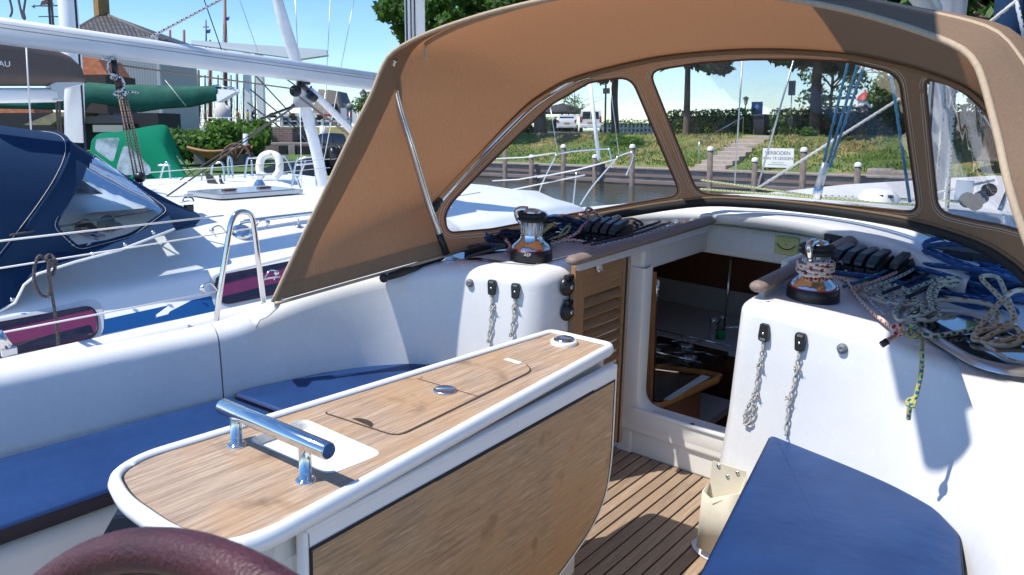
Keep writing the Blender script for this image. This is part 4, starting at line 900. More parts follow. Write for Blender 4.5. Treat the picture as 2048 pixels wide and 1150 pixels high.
# port heap
coil('blue_line', bz(1010, 478, .88)[:2], .17, .10, 1.2, 6, .0062, R_BLUE, 'blue line coiled left of the port winch', seed=1, zt=.07)
coil('navy_line', bz(1045, 488, .87)[:2], .26, .13, .4, 8, .0065, R_NAVY, 'dark navy line heaped round the port winch', seed=2, zt=.08)
coil('blue_hank', bz(1120, 452, .90)[:2], .30, .045, R_(20), 6, .0066, R_BLUE, 'bright blue hank standing up right of the port winch', jit=.008, seed=3, zt=.05, z0=.875)
coil('dark_line', bz(1125, 470, .87)[:2], .32, .10, .5, 7, .0066, R_NAVY, 'black line heaped between the port winch and its clutches', seed=4, zt=.075)
coil('grey_line', bz(1235, 436, .92)[:2], .22, .07, 0.1, 5, .006, R_GREY, 'dark grey hank against the hood base above the port clutches', jit=.01, seed=5, zt=.04, z0=.88)
line('green_yellow_line', [(1075, 475, .90), (1090, 462, .93), (1110, 446, .95), (1098, 452, .94), (1080, 470, .92), (1095, 478, .90), (1130, 468, .90), (1140, 452, .92), (1128, 458, .92), (1118, 475, .90)], .005, R_GY, 'thin yellow and green line among the dark ropes behind the port winch')
line('red_fleck_line', [(1010, 478, .90), (1020, 492, .88), (1012, 505, .87), (1030, 492, .88), (1100, 486, .875), (1150, 468, .90), (1165, 452, .92), (1180, 438, .95), (1172, 422, .99), (1178, 416, 1.0), (1190, 425, .98), (1210, 440, .94), (1235, 432, .95), (1240, 440, .93), (1215, 447, .92), (1195, 440, .94), (1165, 430, .95), (1150, 430, .94)], .0062, R_RW, 'white line with red flecks looping up against the port clutches')
line('red_fleck_tail', [(1215, 494, .875), (1180, 486, .878), (1140, 480, .88), (1105, 487, .875), (1085, 497, .87)], .0068, R_RW, 'red flecked tail lying in front of the port clutches')
line('grey_tail', [(930, 497, .86), (950, 490, .88), (985, 489, .88), (1010, 492, .88), (985, 500, .87), (955, 508, .86), (935, 515, .855)], .006, R_GREY, 'grey line tail looped on the port deck under the hood')
# starboard heap
coil('blue_line', bz(1950, 540, .90)[:2], .42, .24, -.35, 16, .009, R_BLUE, 'thick blue line in a big tangled coil on the starboard deck', jit=.035, z0=.835, zt=.15, seed=11, extra=[bz(1850, 575, .87), bz(1800, 566, .87), bz(1740, 553, .88), bz(1665, 545, .93)])
coil('blue_line', bz(1905, 578, .86)[:2], .42, .16, -.5, 5, .0085, R_BLUE, 'blue line lying flat in long turns under the big starboard coil', jit=.02, z0=.83, zt=.02, seed=12)
coil('blue_line', bz(2025, 560, .89)[:2], .26, .2, .9, 6, .0085, R_BLUE, 'blue line hanging in loops at the right picture edge', jit=.03, z0=.82, zt=.10, seed=13)
coil('dark_bundle', bz(1960, 515, .9)[:2], .25, .16, -.2, 5, .009, R_NAVY, 'navy line at the back of the big starboard coil beside the hood', jit=.03, z0=.84, zt=.10, seed=14)
line('white_green_line', [(1685, 562, .87), (1700, 570, .87), (1725, 580, .868), (1770, 598, .865), (1800, 590, .87), (1840, 572, .885), (1880, 558, .90), (1910, 556, .905), (1922, 564, .90), (1905, 572, .895), (1880, 572, .90), (1868, 600, .88), (1880, 625, .87), (1866, 640, .866), (1830, 640, .866), (1800, 640, .865), (1790, 625, .866), (1806, 605, .87), (1825, 600, .872), (1835, 612, .868), (1812, 628, .862), (1830, 634, .87), (1862, 618, .88), (1858, 588, .89), (1870, 568, .90), (1895, 562, .91), (1918, 560, .91)], .0075, R_WG, 'thick white line with green flecks bent in serpentine folds')
line('white_green_line', [(1760, 578, .87), (1795, 572, .88), (1835, 600, .875), (1846, 622, .87), (1826, 645, .862), (1800, 650, .86), (1816, 655, .87), (1822, 665, .86), (1840, 668, .856), (1870, 672, .854), (1925, 664, .856), (1965, 656, .858), (2010, 652, .86), (2040, 664, .86), (2060, 680, .855)], .0075, R_WG, 'white line with green flecks leading from the knot to the right picture edge')
line('white_blue_line', [(1700, 565, .87), (1728, 568, .873), (1768, 578, .872), (1780, 600, .868), (1772, 625, .864), (1758, 620, .864), (1735, 592, .866), (1742, 578, .868), (1800, 590, .868), (1840, 580, .87), (1848, 600, .866), (1820, 608, .866), (1790, 600, .867)], .0045, R_WB, 'thin white line with blue flecks beside the starboard clutches')
line('white_yellow_line', [(1715, 586, .862), (1750, 600, .864), (1800, 610, .866), (1850, 606, .866), (1885, 600, .867), (1940, 602, .868), (1985, 612, .87), (1996, 635, .868), (1984, 650, .866), (2000, 655, .87), (2030, 640, .885), (2020, 618, .895), (1990, 585, .905), (1965, 560, .915), (1968, 552, .92), (1995, 555, .92), (2010, 585, .90), (2025, 622, .89), (2022, 646, .88), (1985, 655, .872), (1950, 672, .86), (1985, 690, .853), (2030, 688, .855), (2050, 668, .87)], .0078, R_WY, 'cream line with ochre flecks looping over the starboard portlight')
line('white_yellow_line', [(2060, 730, .845), (2020, 722, .845), (1990, 704, .845), (1975, 690, .85), (2010, 680, .86), (2040, 672, .862), (2030, 655, .872), (1998, 662, .868), (1962, 680, .858), (1950, 668, .86), (2010, 595, .90), (2040, 580, .91), (2060, 590, .9)], .0078, R_WY, 'cream line with ochre flecks at the right edge of the starboard deck')
line('green_tail', [(1815, 655, .875), (1826, 650, .885), (1836, 660, .88), (1830, 674, .87), (1816, 668, .868), (1828, 660, .88), (1842, 676, .865), Vector(bY(1844, 700, 2.07)), Vector(bY(1843, 740, 2.065)), Vector(bY(1836, 775, 2.06)), Vector(bY(1830, 795, 2.055)), Vector(bY(1818, 800, 2.05)), Vector(bY(1815, 808, 2.045)), Vector(bY(1826, 812, 2.04)), Vector(bY(1828, 802, 2.05)), Vector(bY(1820, 812, 2.04)), Vector(bY(1817, 838, 2.05))], .0055, R_GY, 'thin yellow-green line with a stopper knot hanging down the starboard coaming', n=10)
MB().lathe([(.0, 0), (.07, 0), (.075, .05), (.06, .09), (.0, .1)], bz(1905, 552, .85)).build('rope_bag', mat('dark_bag', (.012, .014, .02), .8), yacht)

# ================================================================ CLIPS, STUDS
bvb = {}
def surf_b(objs):
    V, F_ = [], []
    for o in objs:
        b = BASES[o.name][0]; k = len(V); V += [tuple(v.co+b) for v in o.data.vertices]; F_ += [tuple(k+i for i in p.vertices) for p in o.data.polygons]
    return BVHTree.FromPolygons(V, F_)
SB = surf_b([port_block, stb_block])
def hit(px, py):
    d = (CB @ rc(px, py)).normalized(); h = SB.ray_cast(CAMB, d)
    if h[0] is None: return Vector(bY(px, py, 2.25)), Vector((0, -1, 0))
    n_ = h[1].normalized()
    if n_.dot(d) > 0: n_ = -n_
    return h[0], n_
BKP = mat('clip_plastic', (.02, .021, .022), .35)
def clip(px, py, tail, label, knots, flip=False, s=1.0):
    p, n_ = hit(px, py); up = Vector((0, 0, 1)); up = (up-n_*up.dot(n_)).normalized(); rt = up.cross(n_)
    t = thing('lashing_clip', label, 'lashing clip', p, 'black clips with lashings')
    w, h = .017*s, .028*s
    sh = [(-w*.75, -h), (w*.75, -h), (w, h*.6), (w*.8, h), (-w*.8, h), (-w, h*.6)]
    if flip: sh = [(a, -b) for a, b in sh][::-1]
    sh = roundpoly([p+rt*a+up*b+n_*.001 for a, b in sh], .006, 3)
    MB().prism(sh, n_*.014).build('clip_body', BKP, t, bevel=.003)
    MB().lathe([(.0045, 0), (.0045, .002), (0, .002)], p+n_*.0152+up*(-h*.1), n_, n=10).build('screw', STEEL, t)
    yy = h*.72*(1 if not flip else -1); MB().box(p+n_*.0152+up*yy, (.017, .007, .002), axes(rt, up)).build('slot', GREYP, t)
    P1, P2 = [], []
    for (a, b) in tail:
        q, m_ = hit(a, b); P1.append(q+m_*.008)
    Q = cat_(P1, 8); side = [q+rt*.004*math.sin(i*.9) for i, q in enumerate(Q)]; sid2 = [q-rt*.004*math.sin(i*.9+.4)+n_*.004 for i, q in enumerate(Q)]
    MB().tube(side, .0027, 6).build('lashing_cord', R_WHITE, t); MB().tube(sid2, .0027, 6).build('lashing_cord', R_WHITE, t)
    for kx, ky in knots:
        q, m_ = hit(kx, ky); q = q+m_*.010
        MB().tube(cat_([q+rt*.008*math.cos(a)*1+up*.007*math.sin(a*1.5)+m_*.004*math.cos(2*a) for a in [k*.7 for k in range(14)]], 4), .0029, 6).build('knot', R_WHITE, t)
        fr = MB()
        for k in range(9):
            a = random.uniform(-.9, .9)+(math.pi if k % 2 else 0); fr.tube([q, q+(rt*math.cos(a)+up*math.sin(a)*.6+m_*.4)*random.uniform(.010, .02)], [.001, .0004], 3, caps=False)
        fr.build('frayed_end', THREAD, t)
    return t
clip(986, 574, [(985, 588), (986, 610), (984, 640), (980, 672), (978, 684)], 'black clip with lashing, the one nearest the table end on the port block', [(986, 616)])
clip(1033, 581, [(1032, 594), (1030, 620), (1027, 650), (1023, 672)], 'black clip with lashing on the sunlit port block, nearer the sockets', [(1031, 612)])
clip(1531, 664, [(1530, 682), (1527, 704), (1520, 735), (1516, 770), (1508, 795), (1496, 820), (1492, 842), (1500, 848), (1508, 830), (1512, 805)], 'black clip with looped lashing nearest the companionway on the starboard block', [(1522, 730), (1515, 788)], True)
clip(1603, 683, [(1603, 700), (1598, 722), (1592, 760), (1584, 795), (1578, 830), (1575, 870)], 'black clip with frayed lashing above the tip of the navy cushion', [(1597, 735), (1580, 795)])
for px, py, lb in ((940, 566, 'grey round stud on the shaded port coaming'), (1685, 697, 'grey round stud on the sunlit starboard block')):
    p, n_ = hit(px, py); t = MB().lathe([(.0155, 0), (.0155, .004), (.013, .010), (.008, .013), (.004, .0135), (.003, .012), (0, .012)], p, n_, n=20).build('stud', GREYP, base=p); tag(t, lb, 'stud', 'grey studs')

# ================================================================ LOUVRED DOOR
XD = -1.588; y0_, y1_ = 2.372, 2.735
ld = thing('louvred_door', 'weathered teak louvred washboard standing beside the companionway', 'door', (XD, 2.55, .05))
def LB(ya, yb, z0, z1, t, nm, zt=None):
    z1b = z1 if zt is None else zt
    MB().prism([(XD+t, ya, z0), (XD+t, yb, z0), (XD+t, yb, z1b), (XD+t, ya, z1)], (-.022, 0, 0)).build(nm, TEAK_LOUVRE if nm != 'stile' else TEAK_LV, ld, bevel=.003)
TEAK_LV = teak('teak_upright', (.26, .13, .055), (.46, .27, .12), (.36, .19, .085), 'Z', blot=False); TEAK_LOUVRE = teak('teak_louvre_long', (.24, .12, .05), (.46, .26, .12), (.34, .18, .08), 'Y', blot=False)
LB(y0_, y0_+.065, .05, .862, .010, 'stile'); LB(y1_-.02, y1_, .05, .845, .010, 'stile'); LB(y0_+.067, y1_-.022, .73, .857, .008, 'top_rail', .847); LB(y0_+.067, y1_-.022, .05, .13, .008, 'bottom_rail')
ry = Matrix.Rotation(R_(38), 3, 'Y')
for k in range(13): MB().box((XD-.002, (y0_+y1_)/2+.022, .705-.044*k), (.044, y1_-y0_-.087, .009), ry).build('slat', TEAK_LOUVRE, ld, bevel=.001, seg=1)
MB().box((XD-.020, (y0_+y1_)/2, .42), (.004, y1_-y0_-.02, .74)).build('backing', mat('dark_gap2', (.05, .03, .02), .9), ld)
MB().box((XD, y1_+.006, .44), (.02, .010, .79)).build('seal', BLACK, ld); MB().box((XD, y1_+.022, .44), (.022, .018, .80)).build('edge_strip', mat('pale_wood', (.42, .32, .24), .6), ld)
st_ = [bX(1192, 515, XD+.016), bX(1202, 516, XD+.018), bX(1203, 540, XD+.02), bX(1194, 543, XD+.02)]
MB().rows([[bX(1188, 508, XD+.014), bX(1199, 508, XD+.014)], [bX(1192, 525, XD+.024), bX(1203, 525, XD+.024)], [bX(1194, 542, XD+.018), bX(1206, 541, XD+.018)]]).build('strap', mat('white_strap', (.7, .68, .64), .7), ld, solid=.003)
MB().lathe([(.009, 0), (.006, .004), (0, .005)], bX(1199, 541, XD+.02), (1, 0, 0), n=12).build('strap_stud', STEEL, ld)

# ================================================================ INCLINOMETER
ic = thing('inclinometer', 'small yellow-green clinometer dial card on the hatch end wall', 'gauge', (-1.12, 3.395, .86))
pc = Vector(bY(1573, 492, 3.39)); MB().box(pc, (.105, .006, .080)).build('card', mat('yellow_card', (.55, .58, .22), .4), ic, bevel=.003)
MB().tube([pc+Vector((math.cos(a)*.045, -.005, .030+math.sin(a)*.045)) for a in [R_(210+120*k/14) for k in range(15)]], .0022, 5).build('liquid_tube', BLACK, ic)
tk_ = MB()
for k in range(21):
    a = R_(205+130*k/20); l = .008 if k % 5 == 0 else .005; tk_.bar(pc+Vector((math.cos(a)*.050, -.0035, .030+math.sin(a)*.050)), pc+Vector((math.cos(a)*(.050+l), -.0035, .030+math.sin(a)*(.050+l))), .0008, .0006, (0, 1, 0))
for k in range(9): tk_.bar(pc+Vector((-.036+.009*k, -.0035, .034)), pc+Vector((-.036+.009*k, -.0035, .028)), .0008, .0006, (0, 1, 0))
tk_.build('scale_marks', BLACK, ic)
letters('M', BLACK, ic, pc+Vector((0, -.0036, .006)), axes((1, 0, 0), (0, 0, 1)), .012)
letters('0   5   10   15', BLACK, ic, pc+Vector((0, -.0036, .020)), axes((1, 0, 0), (0, 0, 1)), .007)

# ================================================================ GALLEY INSIDE
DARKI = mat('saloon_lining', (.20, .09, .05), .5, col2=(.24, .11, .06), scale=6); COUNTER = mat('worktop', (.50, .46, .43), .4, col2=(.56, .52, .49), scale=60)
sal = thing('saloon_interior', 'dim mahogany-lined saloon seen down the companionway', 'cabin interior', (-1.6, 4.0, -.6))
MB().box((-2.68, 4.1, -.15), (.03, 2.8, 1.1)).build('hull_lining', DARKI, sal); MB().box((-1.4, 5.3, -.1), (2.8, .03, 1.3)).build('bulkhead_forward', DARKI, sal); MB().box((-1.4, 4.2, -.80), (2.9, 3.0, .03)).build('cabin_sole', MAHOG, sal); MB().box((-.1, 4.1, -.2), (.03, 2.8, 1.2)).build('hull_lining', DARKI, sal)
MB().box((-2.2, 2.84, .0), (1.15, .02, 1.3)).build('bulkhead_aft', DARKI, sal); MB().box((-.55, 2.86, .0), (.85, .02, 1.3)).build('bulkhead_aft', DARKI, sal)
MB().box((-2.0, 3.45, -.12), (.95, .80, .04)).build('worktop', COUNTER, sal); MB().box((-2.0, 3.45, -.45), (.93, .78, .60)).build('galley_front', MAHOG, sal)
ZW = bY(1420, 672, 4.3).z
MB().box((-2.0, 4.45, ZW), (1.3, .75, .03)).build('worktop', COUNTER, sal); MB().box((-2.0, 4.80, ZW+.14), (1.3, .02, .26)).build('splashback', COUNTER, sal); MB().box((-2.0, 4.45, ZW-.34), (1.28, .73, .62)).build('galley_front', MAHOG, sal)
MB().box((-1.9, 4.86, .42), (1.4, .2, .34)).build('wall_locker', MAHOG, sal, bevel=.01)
# varnished surround in front with pale tread, panel at left, pole
g_ = lambda x, y, Y: Vector(bY(x, y, Y))
MB().prism([g_(1283, 545, 2.90), g_(1309, 545, 2.90), g_(1300, 820, 2.90), g_(1276, 800, 2.90)], (0, .02, 0)).build('door_post', mat('honey_wood', (.30, .13, .045), .3, col2=(.36, .17, .06), scale=14), sal)
MB().tube([g_(1311, 600, 3.0), g_(1302, 812, 3.0)], .012, 12).build('grab_pole', mat('dark_red_leather', (.06, .015, .015), .4), sal); MB().tube([g_(1314, 560, 3.0), g_(1311, 602, 3.0)], .013, 12).build('pole_sleeve', CHROME, sal); MB().box(g_(1306, 594, 2.99), (.05, .02, .022)).build('pole_clamp', STEEL, sal, bevel=.004)
MB().tube([g_(1462, 520, 3.9), g_(1448, 660, 3.9)], .006, 8).build('support_pole', STEEL, sal)
fr_ = [(1292, 808, 2.95), (1318, 812, 2.95), (1436, 762, 3.25), (1437, 752, 3.28), (1412, 745, 3.42), (1310, 735, 3.50)]
MB().tube([g_(*q) for q in fr_[:2]]+[g_(1322, 812, 2.97), g_(1430, 762, 3.25), g_(1438, 753, 3.3), g_(1410, 746, 3.45), g_(1308, 733, 3.52)], .017, 10).build('fiddle_rail', VARNISH, sal)
MB().prism([g_(1328, 800, 3.0), g_(1342, 800, 3.0), g_(1420, 756, 3.26), g_(1404, 752, 3.28)], (0, 0, .006)).build('ladder_tread', mat('pale_tread', (.62, .64, .60), .5), sal)
MB().prism([g_(1310, 742, 3.5), g_(1405, 750, 3.45), g_(1335, 800, 3.0), g_(1305, 800, 3.0)], (0, 0, -.25)).build('sink_well', mat('steel_dark', (.3, .3, .32), .3, 1), sal)
# stove
stv = thing('gas_hob', 'black gas hob with steel pot rails in the galley', 'stove', g_(1370, 700, 3.9))
hb_ = g_(1372, 708, 3.75); MB().box(hb_+Vector((-.05, 0, -.02)), (.42, .36, .05)).build('hob_plate', mat('black_enamel', (.015, .015, .017), .15, coat=1), stv, bevel=.006)
for dx, dy in ((-.10, -.08), (.10, -.06), (.0, .10)):
    c = hb_+Vector((-.05+dx, dy, .008)); MB().lathe([(.04, 0), (.04, .008), (.025, .014), (0, .014)], c, n=16).build('burner', STEEL, stv)
    for k in range(4): a = math.pi/4+k*math.pi/2; MB().tube([c+Vector((math.cos(a)*.02, math.sin(a)*.02, .03)), c+Vector((math.cos(a)*.085, math.sin(a)*.085, .028))], .003, 5).build('pan_support', STEEL, stv)
for dy in (-.18, .17): MB().tube([hb_+Vector((-.27, dy, .04)), hb_+Vector((.17, dy, .04))], .004, 6).build('pot_rail', CHROME, stv)
tap = thing('galley_tap', 'chrome mixer tap at the galley sink', 'tap', g_(1423, 690, 4.2)); b_ = Vector((g_(1424, 688, 4.2).x, 4.2, ZW+.015))
MB().lathe([(.02, 0), (.018, .10), (.022, .105), (.022, .13), (0, .135)], b_, n=16).build('body', CHROME, tap); MB().tube([b_+Vector((0, 0, .07)), b_+Vector((.17, .05, .10))], .009, 8).build('spout', CHROME, tap)
bt = thing('soap_bottle', 'clear soap bottle with green liquid and white pump by the sink', 'bottle', g_(1441, 682, 4.25)); b_ = Vector((g_(1441, 683, 4.25).x, 4.25, ZW+.015))
MB().lathe([(0, 0), (.026, 0), (.028, .05), (.026, .055)], b_, n=14).build('liquid', mat('green_liquid', (.03, .35, .12), .2), bt); MB().lathe([(.026, .055), (.026, .09), (.012, .11), (.012, .12)], b_, n=14).build('shoulder', clear_mat('bottle_clear', (.8, .9, .9), .1), bt); MB().box(b_+Vector((.008, 0, .13)), (.035, .014, .014)).build('pump', WHITEP, bt, bevel=.003)
# ================================================================ NEIGHBOUR YACHT (port side, world axes)
def WP_(l): return [wX(x, y, X) for x, y, X in l]
nb = thing('moored_yacht', 'white yacht with blue stripe, purple blinds and navy spray hood, moored alongside', 'yacht', (-6, 4, 0), frame='W')
def nbz(y): return 1.46+.032*(y-1.7)
NBY = [-1.0, .4, 1.4, 2.2, 3.0, 3.8, 4.6, 5.4, 6.2, 6.9, 7.4, 7.75, 7.95]
def taper(y): return 0 if y < 6 else .32*((y-6)/2)**2
R = []
for y in NBY:
    e = min(max((y-6.9)/1.05, 0), 1)**2; h = nbz(y)*(1-0)-e*.16; t = taper(y)
    zt = 1.90+.0*y-e*.36-(.05 if y > 6 else 0)
    R.append([(-3.80-t, y, 1.10), (-4.02-t, y, 1.16), (-4.66-t, y, 1.20), (-4.74-t, y, 1.26), (-4.90-t, y, h), (-4.97-t, y, h+.045), (-5.10-t, y, h+.075), (-5.45-t*.6, y, (h+.075+zt)/2+.045), (-5.9, y, zt), (-6.5, y, zt+.01), (-7.0+t*.6, y, zt-.06), (-7.35+t, y, h+.05), (-7.45+t, y, 1.25), (-8.3+t, y, 1.12)])
R.append([(p[0] if i < 3 or i > 11 else p[0]*.97-.18, 8.15, min(p[2], 1.24)) for i, p in enumerate(R[-1])])
q = MB().rows(R); nbcab = q.build('cabin_top', G_NB, nb)
MB().rows([[(-3.78-taper(y)-w, y, 1.12-.0*w), (-3.76-taper(y)-w, y, 1.05), (-3.80-taper(y)-w, y, .4), (-4.1-w, y, -.3)] for y, w in ((-1, 0), (2, 0), (5, 0), (7, .05), (8.2, .25), (10, .9), (12, 2.2))]).build('hull', G_NB, nb)
MB().rows([[(-4.1-.7*(y-8.1)/3.9*2.4, y, 1.16+.03*(y-8)), (-6.1, y, 1.20+.03*(y-8)), (-8.1+.7*(y-8.1)/3.9*2.4, y, 1.16+.03*(y-8))] for y in (8.1, 9.5, 11, 12)]).build('foredeck', G_NB, nb)
NBT = BVHTree.FromPolygons([tuple(v.co+Vector((-6, 4, 0))) for v in nbcab.data.vertices], [tuple(p.vertices) for p in nbcab.data.polygons])
def nh(px, py):
    d = (CW @ rc(px, py)).normalized(); h = NBT.ray_cast(CAMW, d)
    if h[0] is None: return wX(px, py, -4.9), Vector((1, 0, 0))
    n_ = h[1].normalized(); n_ = -n_ if n_.dot(d) > 0 else n_
    return h[0], n_
def patch(poly, mt, name, parent, off=.004, r=0, n=5):
    P = [(p.x, p.y) for p in roundpoly([(a, b, 0) for a, b in poly], r, n)]; V = []
    for a, b in P: h, n_ = nh(a, b); V.append(h+n_*off)
    c = sum(V, Vector())/len(V)
    return MB().add(V+[c], [(i, (i+1) % len(V), len(V)) for i in range(len(V))]).build(name, mt, parent), V
NBLUE = mat('stripe_blue', (.012, .085, .26), .3); PURP = mat('purple_blind', (.23, .045, .13), .6); WFR = mat('window_moulding', (.50, .53, .57), .4); WDK = clear_mat('tinted_window', (.85, .72, .8), .01, .03, 2, .5)
patch([(196, 642), (432, 590), (432, 622), (196, 672)], NBLUE, 'blue_stripe', nb, .004)
def nwin(poly, r):
    f = None; cx = sum(a for a, b in poly)/len(poly); cy = sum(b for a, b in poly)/len(poly)
    big = [(cx+(a-cx)*1.10, cy+(b-cy)*1.30) for a, b in poly]
    w, V = patch(big, WFR, 'window', nb, .006, r*1.2); BASES[w.name] = BASES[nb.name]
    b_, V2 = patch(poly, PURP, 'blind', w, .012, r); b_.matrix_parent_inverse = Matrix.Identity(4)
    mid = [(a, b) for a, b in poly]
    h_ = len(poly)//2
    lo = [(poly[0][0]+6, poly[0][1]+(poly[3][1]-poly[0][1])*.76), (poly[1][0]-10, poly[1][1]+(poly[2][1]-poly[1][1])*.62), (poly[2][0]-10, poly[2][1]-3), (poly[3][0]+6, poly[3][1]-3)]
    patch(lo, SMOKE, 'dark_interior', w, .015, 6)
    up = [(poly[0][0]+6, poly[0][1]+4), (poly[1][0]-14, poly[1][1]+3), (poly[1][0]-10, poly[1][1]+9), (poly[0][0]+6, poly[0][1]+16)]
    patch(up, SMOKE, 'dark_interior', w, .015, 2)
    patch(poly, WDK, 'pane', w, .022, r)
    MB().tube([p for p in V2], .006, 5, closed=True).build('window_seal', BLACK, w)
nwin([(-70, 660), (190, 612), (196, 675), (-70, 730)], 26)
nwin([(424, 556), (640, 512), (640, 570), (440, 612)], 22)
# moulded shading ridge, vents, hatch, cleats
h, n_ = nh(482, 466); v = thing('chrome_vent', 'round polished ventilator cover on the neighbouring cabin side', 'vent', h, frame='W')
n_ = (n_+Vector((.2, -.3, .5))).normalized()
MB().lathe([(.085, 0), (.083, .012), (.066, .034), (.035, .046), (0, .048)], h, n_, n=32).build('dome', CHROME, v)
for k in range(24):
    a = k*2.4; r = .010+.0021*k; up_ = Vector((0, 0, 1)); x_ = up_.cross(n_).normalized(); y_ = n_.cross(x_)
    if math.sin(a) > -.1: MB().lathe([(.004, .0), (.004, .002), (0, .002)], h+x_*math.cos(a)*r*1.1+y_*math.sin(a)*r*.9+n_*(.0495-.28*r), n_, n=6).build('vent_hole', BLACK, v)
t = thing('grab_rail', 'long steel grab rail on short feet along the neighbouring cabin edge', 'grab rail', nh(560, 452)[0], frame='W')
gp_ = [nh(x, y)[0]+Vector((0, 0, .055)) for x, y in ((478, 459), (560, 448), (640, 438), (735, 424))]
MB().tube(gp_, .017, 10).build('rail', CHROME, t)
for x, y in ((596, 452), (700, 440)): p, _ = nh(x, y); MB().tube([p, p+Vector((0, 0, .055))], .012, 8).lathe([(.03, 0), (.02, .012), (0, .012)], p, n=12).build('foot', STEEL, t)
t = thing('rope_organiser', 'black block with clamped line on the neighbouring cabin roof', 'block', nh(378, 420)[0], frame='W'); p = nh(378, 428)[0]
MB().box(p+Vector((0, 0, .035)), (.05, .06, .07)).build('base', BLACK, t, bevel=.006); MB().lathe([(.04, -.02), (.045, 0), (.04, .02)], p+Vector((0, 0, .095)), (.6, -.6, 0), n=16).build('sheave', BLACK, t); MB().box(p+Vector((-.01, .01, .135)), (.06, .05, .03)).build('cleat', ALU, t, bevel=.004)
tag(MB().tube([p+Vector((0, 0, .1)), wX(325, 388+30, -5.45), wX(20, 470, -5.0)], .006, 6).build('grey_line', R_GREY, base=p, frame='W'), 'dark line led from the black block aft through the navy hood', 'rope')
hp, _ = nh(520, 402); t = thing('deck_hatch', 'flat smoked deck hatch with grey rim on the neighbouring cabin roof', 'hatch', hp, frame='W')
MB().prism(roundpoly([Vector((-6.5, 3.6, 1.925)), Vector((-5.95, 3.6, 1.915)), Vector((-5.95, 4.45, 1.915)), Vector((-6.5, 4.45, 1.925))], .06, 4), (0, 0, .03)).build('frame', ALU, t); MB().prism(roundpoly([Vector((-6.45, 3.66, 1.957)), Vector((-6.0, 3.66, 1.947)), Vector((-6.0, 4.39, 1.947)), Vector((-6.45, 4.39, 1.957))], .05, 4), (0, 0, .006)).build('pane', mat('grey_acrylic', (.25, .26, .30), .1), t)
for yy in (3.85, 4.2): MB().box((-6.22, yy, 1.967), (.06, .12, .015)).build('handle', mat('hatch_handle', (.12, .06, .05), .4), t, bevel=.004)
tag(MB().tube([wX(170, 408, -6.9), wX(300, 398, -6.9), wX(500, 388, -6.9), wX(660, 381, -6.9)], .016, 8).build('toe_rail', ALU, base=(-6.9, 3, 2), frame='W'), 'long aluminium rail along the far edge of the neighbouring deck', 'rail')
for k, (x, y, x2, y2) in enumerate(((255, 396, 640, 420), (330, 402, 600, 408))):
    tag(MB().tube([wX(x, y, -6.2), wX(x2, y2, -5.9)], .006, 6).build('deck_line', R_WHITE, base=(-6, 3, 1.9), frame='W'), ('nearer' if k == 0 else 'farther')+' white line led along the neighbouring cabin roof', 'rope', 'lines on the neighbouring roof')
# ---- hoods of the neighbours
def hood_loft(root, xc, w, st, mt, mtc, winpoly=None, front=None, nth=48, nv=14, pw=1.0, seam=THREAD, sr=.003):
    """st: list of (yb, zb, yt, zt) bows from aft to bow"""
    rows = []
    def bow_(yb, zb, yt, zt, ww):
        r = []
        for k in range(nth+1):
            a = math.pi*k/nth; c, s = math.cos(a), math.sin(a)
            x = xc+ww*(abs(c)**.55)*(1 if c > 0 else -1); f = s**.62
            r.append(Vector((x, yb+(yt-yb)*f, zb+(zt-zb)*f)))
        return r
    B_ = [bow_(*s_, w) for s_ in st]
    for a, b in zip(B_[:-1], B_[1:]):
        for i in range(nv): rows.append([p.lerp(q_, i/nv) for p, q_ in zip(a, b)])
    rows.append(B_[-1]); n = nth+1
    can, win = [], [[] for _ in (winpoly or [])]
    fl = [p for r in rows for p in r]; pj = []
    for p in fl:
        c = CW.transposed() @ (p-CAMW); pj.append((1024+1593*c.x/c.z, 470-1593*c.y/c.z) if c.z > .2 else (-9999, 0))
    for j in range(len(rows)-1):
        for i in range(nth):
            f = (j*n+i, j*n+i+1, (j+1)*n+i+1, (j+1)*n+i); cx = sum(pj[v][0] for v in f)/4; cy = sum(pj[v][1] for v in f)/4
            for k, wp_ in enumerate(winpoly or []):
                if i < nth*.55 and inpoly(cx, cy, wp_): win[k].append(f); break
            else: can.append(f)
    def sub(fs, nm, m_):
        used = sorted({v for f in fs for v in f}); mp_ = {v: i for i, v in enumerate(used)}; q = MB(); q.v = [tuple(fl[v]) for v in used]; q.f = [tuple(mp_[v] for v in f) for f in fs]; q.sm = [True]*len(fs); return q.build(nm, m_, root)
    sub(can, 'canopy', mt)
    for k, fs in enumerate(win):
        if fs: sub(fs, 'window', mtc)
    bt = BVHTree.FromPolygons([tuple(p) for p in fl], [(j*n+i, j*n+i+1, (j+1)*n+i+1, (j+1)*n+i) for j in range(len(rows)-1) for i in range(nth)])
    for wp_ in winpoly or []:
        path = []
        for a, b in wp_:
            d = (CW @ rc(a, b)).normalized(); h = bt.ray_cast(CAMW, d)
            if h[0] is not None: path.append(h[0]-d*.004)
        if len(path) > 6: MB().tube(path, sr*2.2, 5, closed=True).build('window_border', mt, root); MB().tube([p-Vector((0, 0, .0))+(p-sum(path, Vector())/len(path)).normalized()*sr*5+Vector((.004, 0, 0)) for p in path], sr*.5, 4, closed=True).build('stitching', seam, root)
    for b in B_[1:-1]: MB().tube([p+Vector((.005, 0, .004)) for p in b], sr*3, 5).build('bow_seam', mt, root); MB().tube([p+Vector((.012, -.03, .006)) for p in b], sr*.5, 4).build('stitching', seam, root)
    MB().tube([r[0] for r in rows], sr*3, 5).build('hem', mt, root)
    return rows, bt
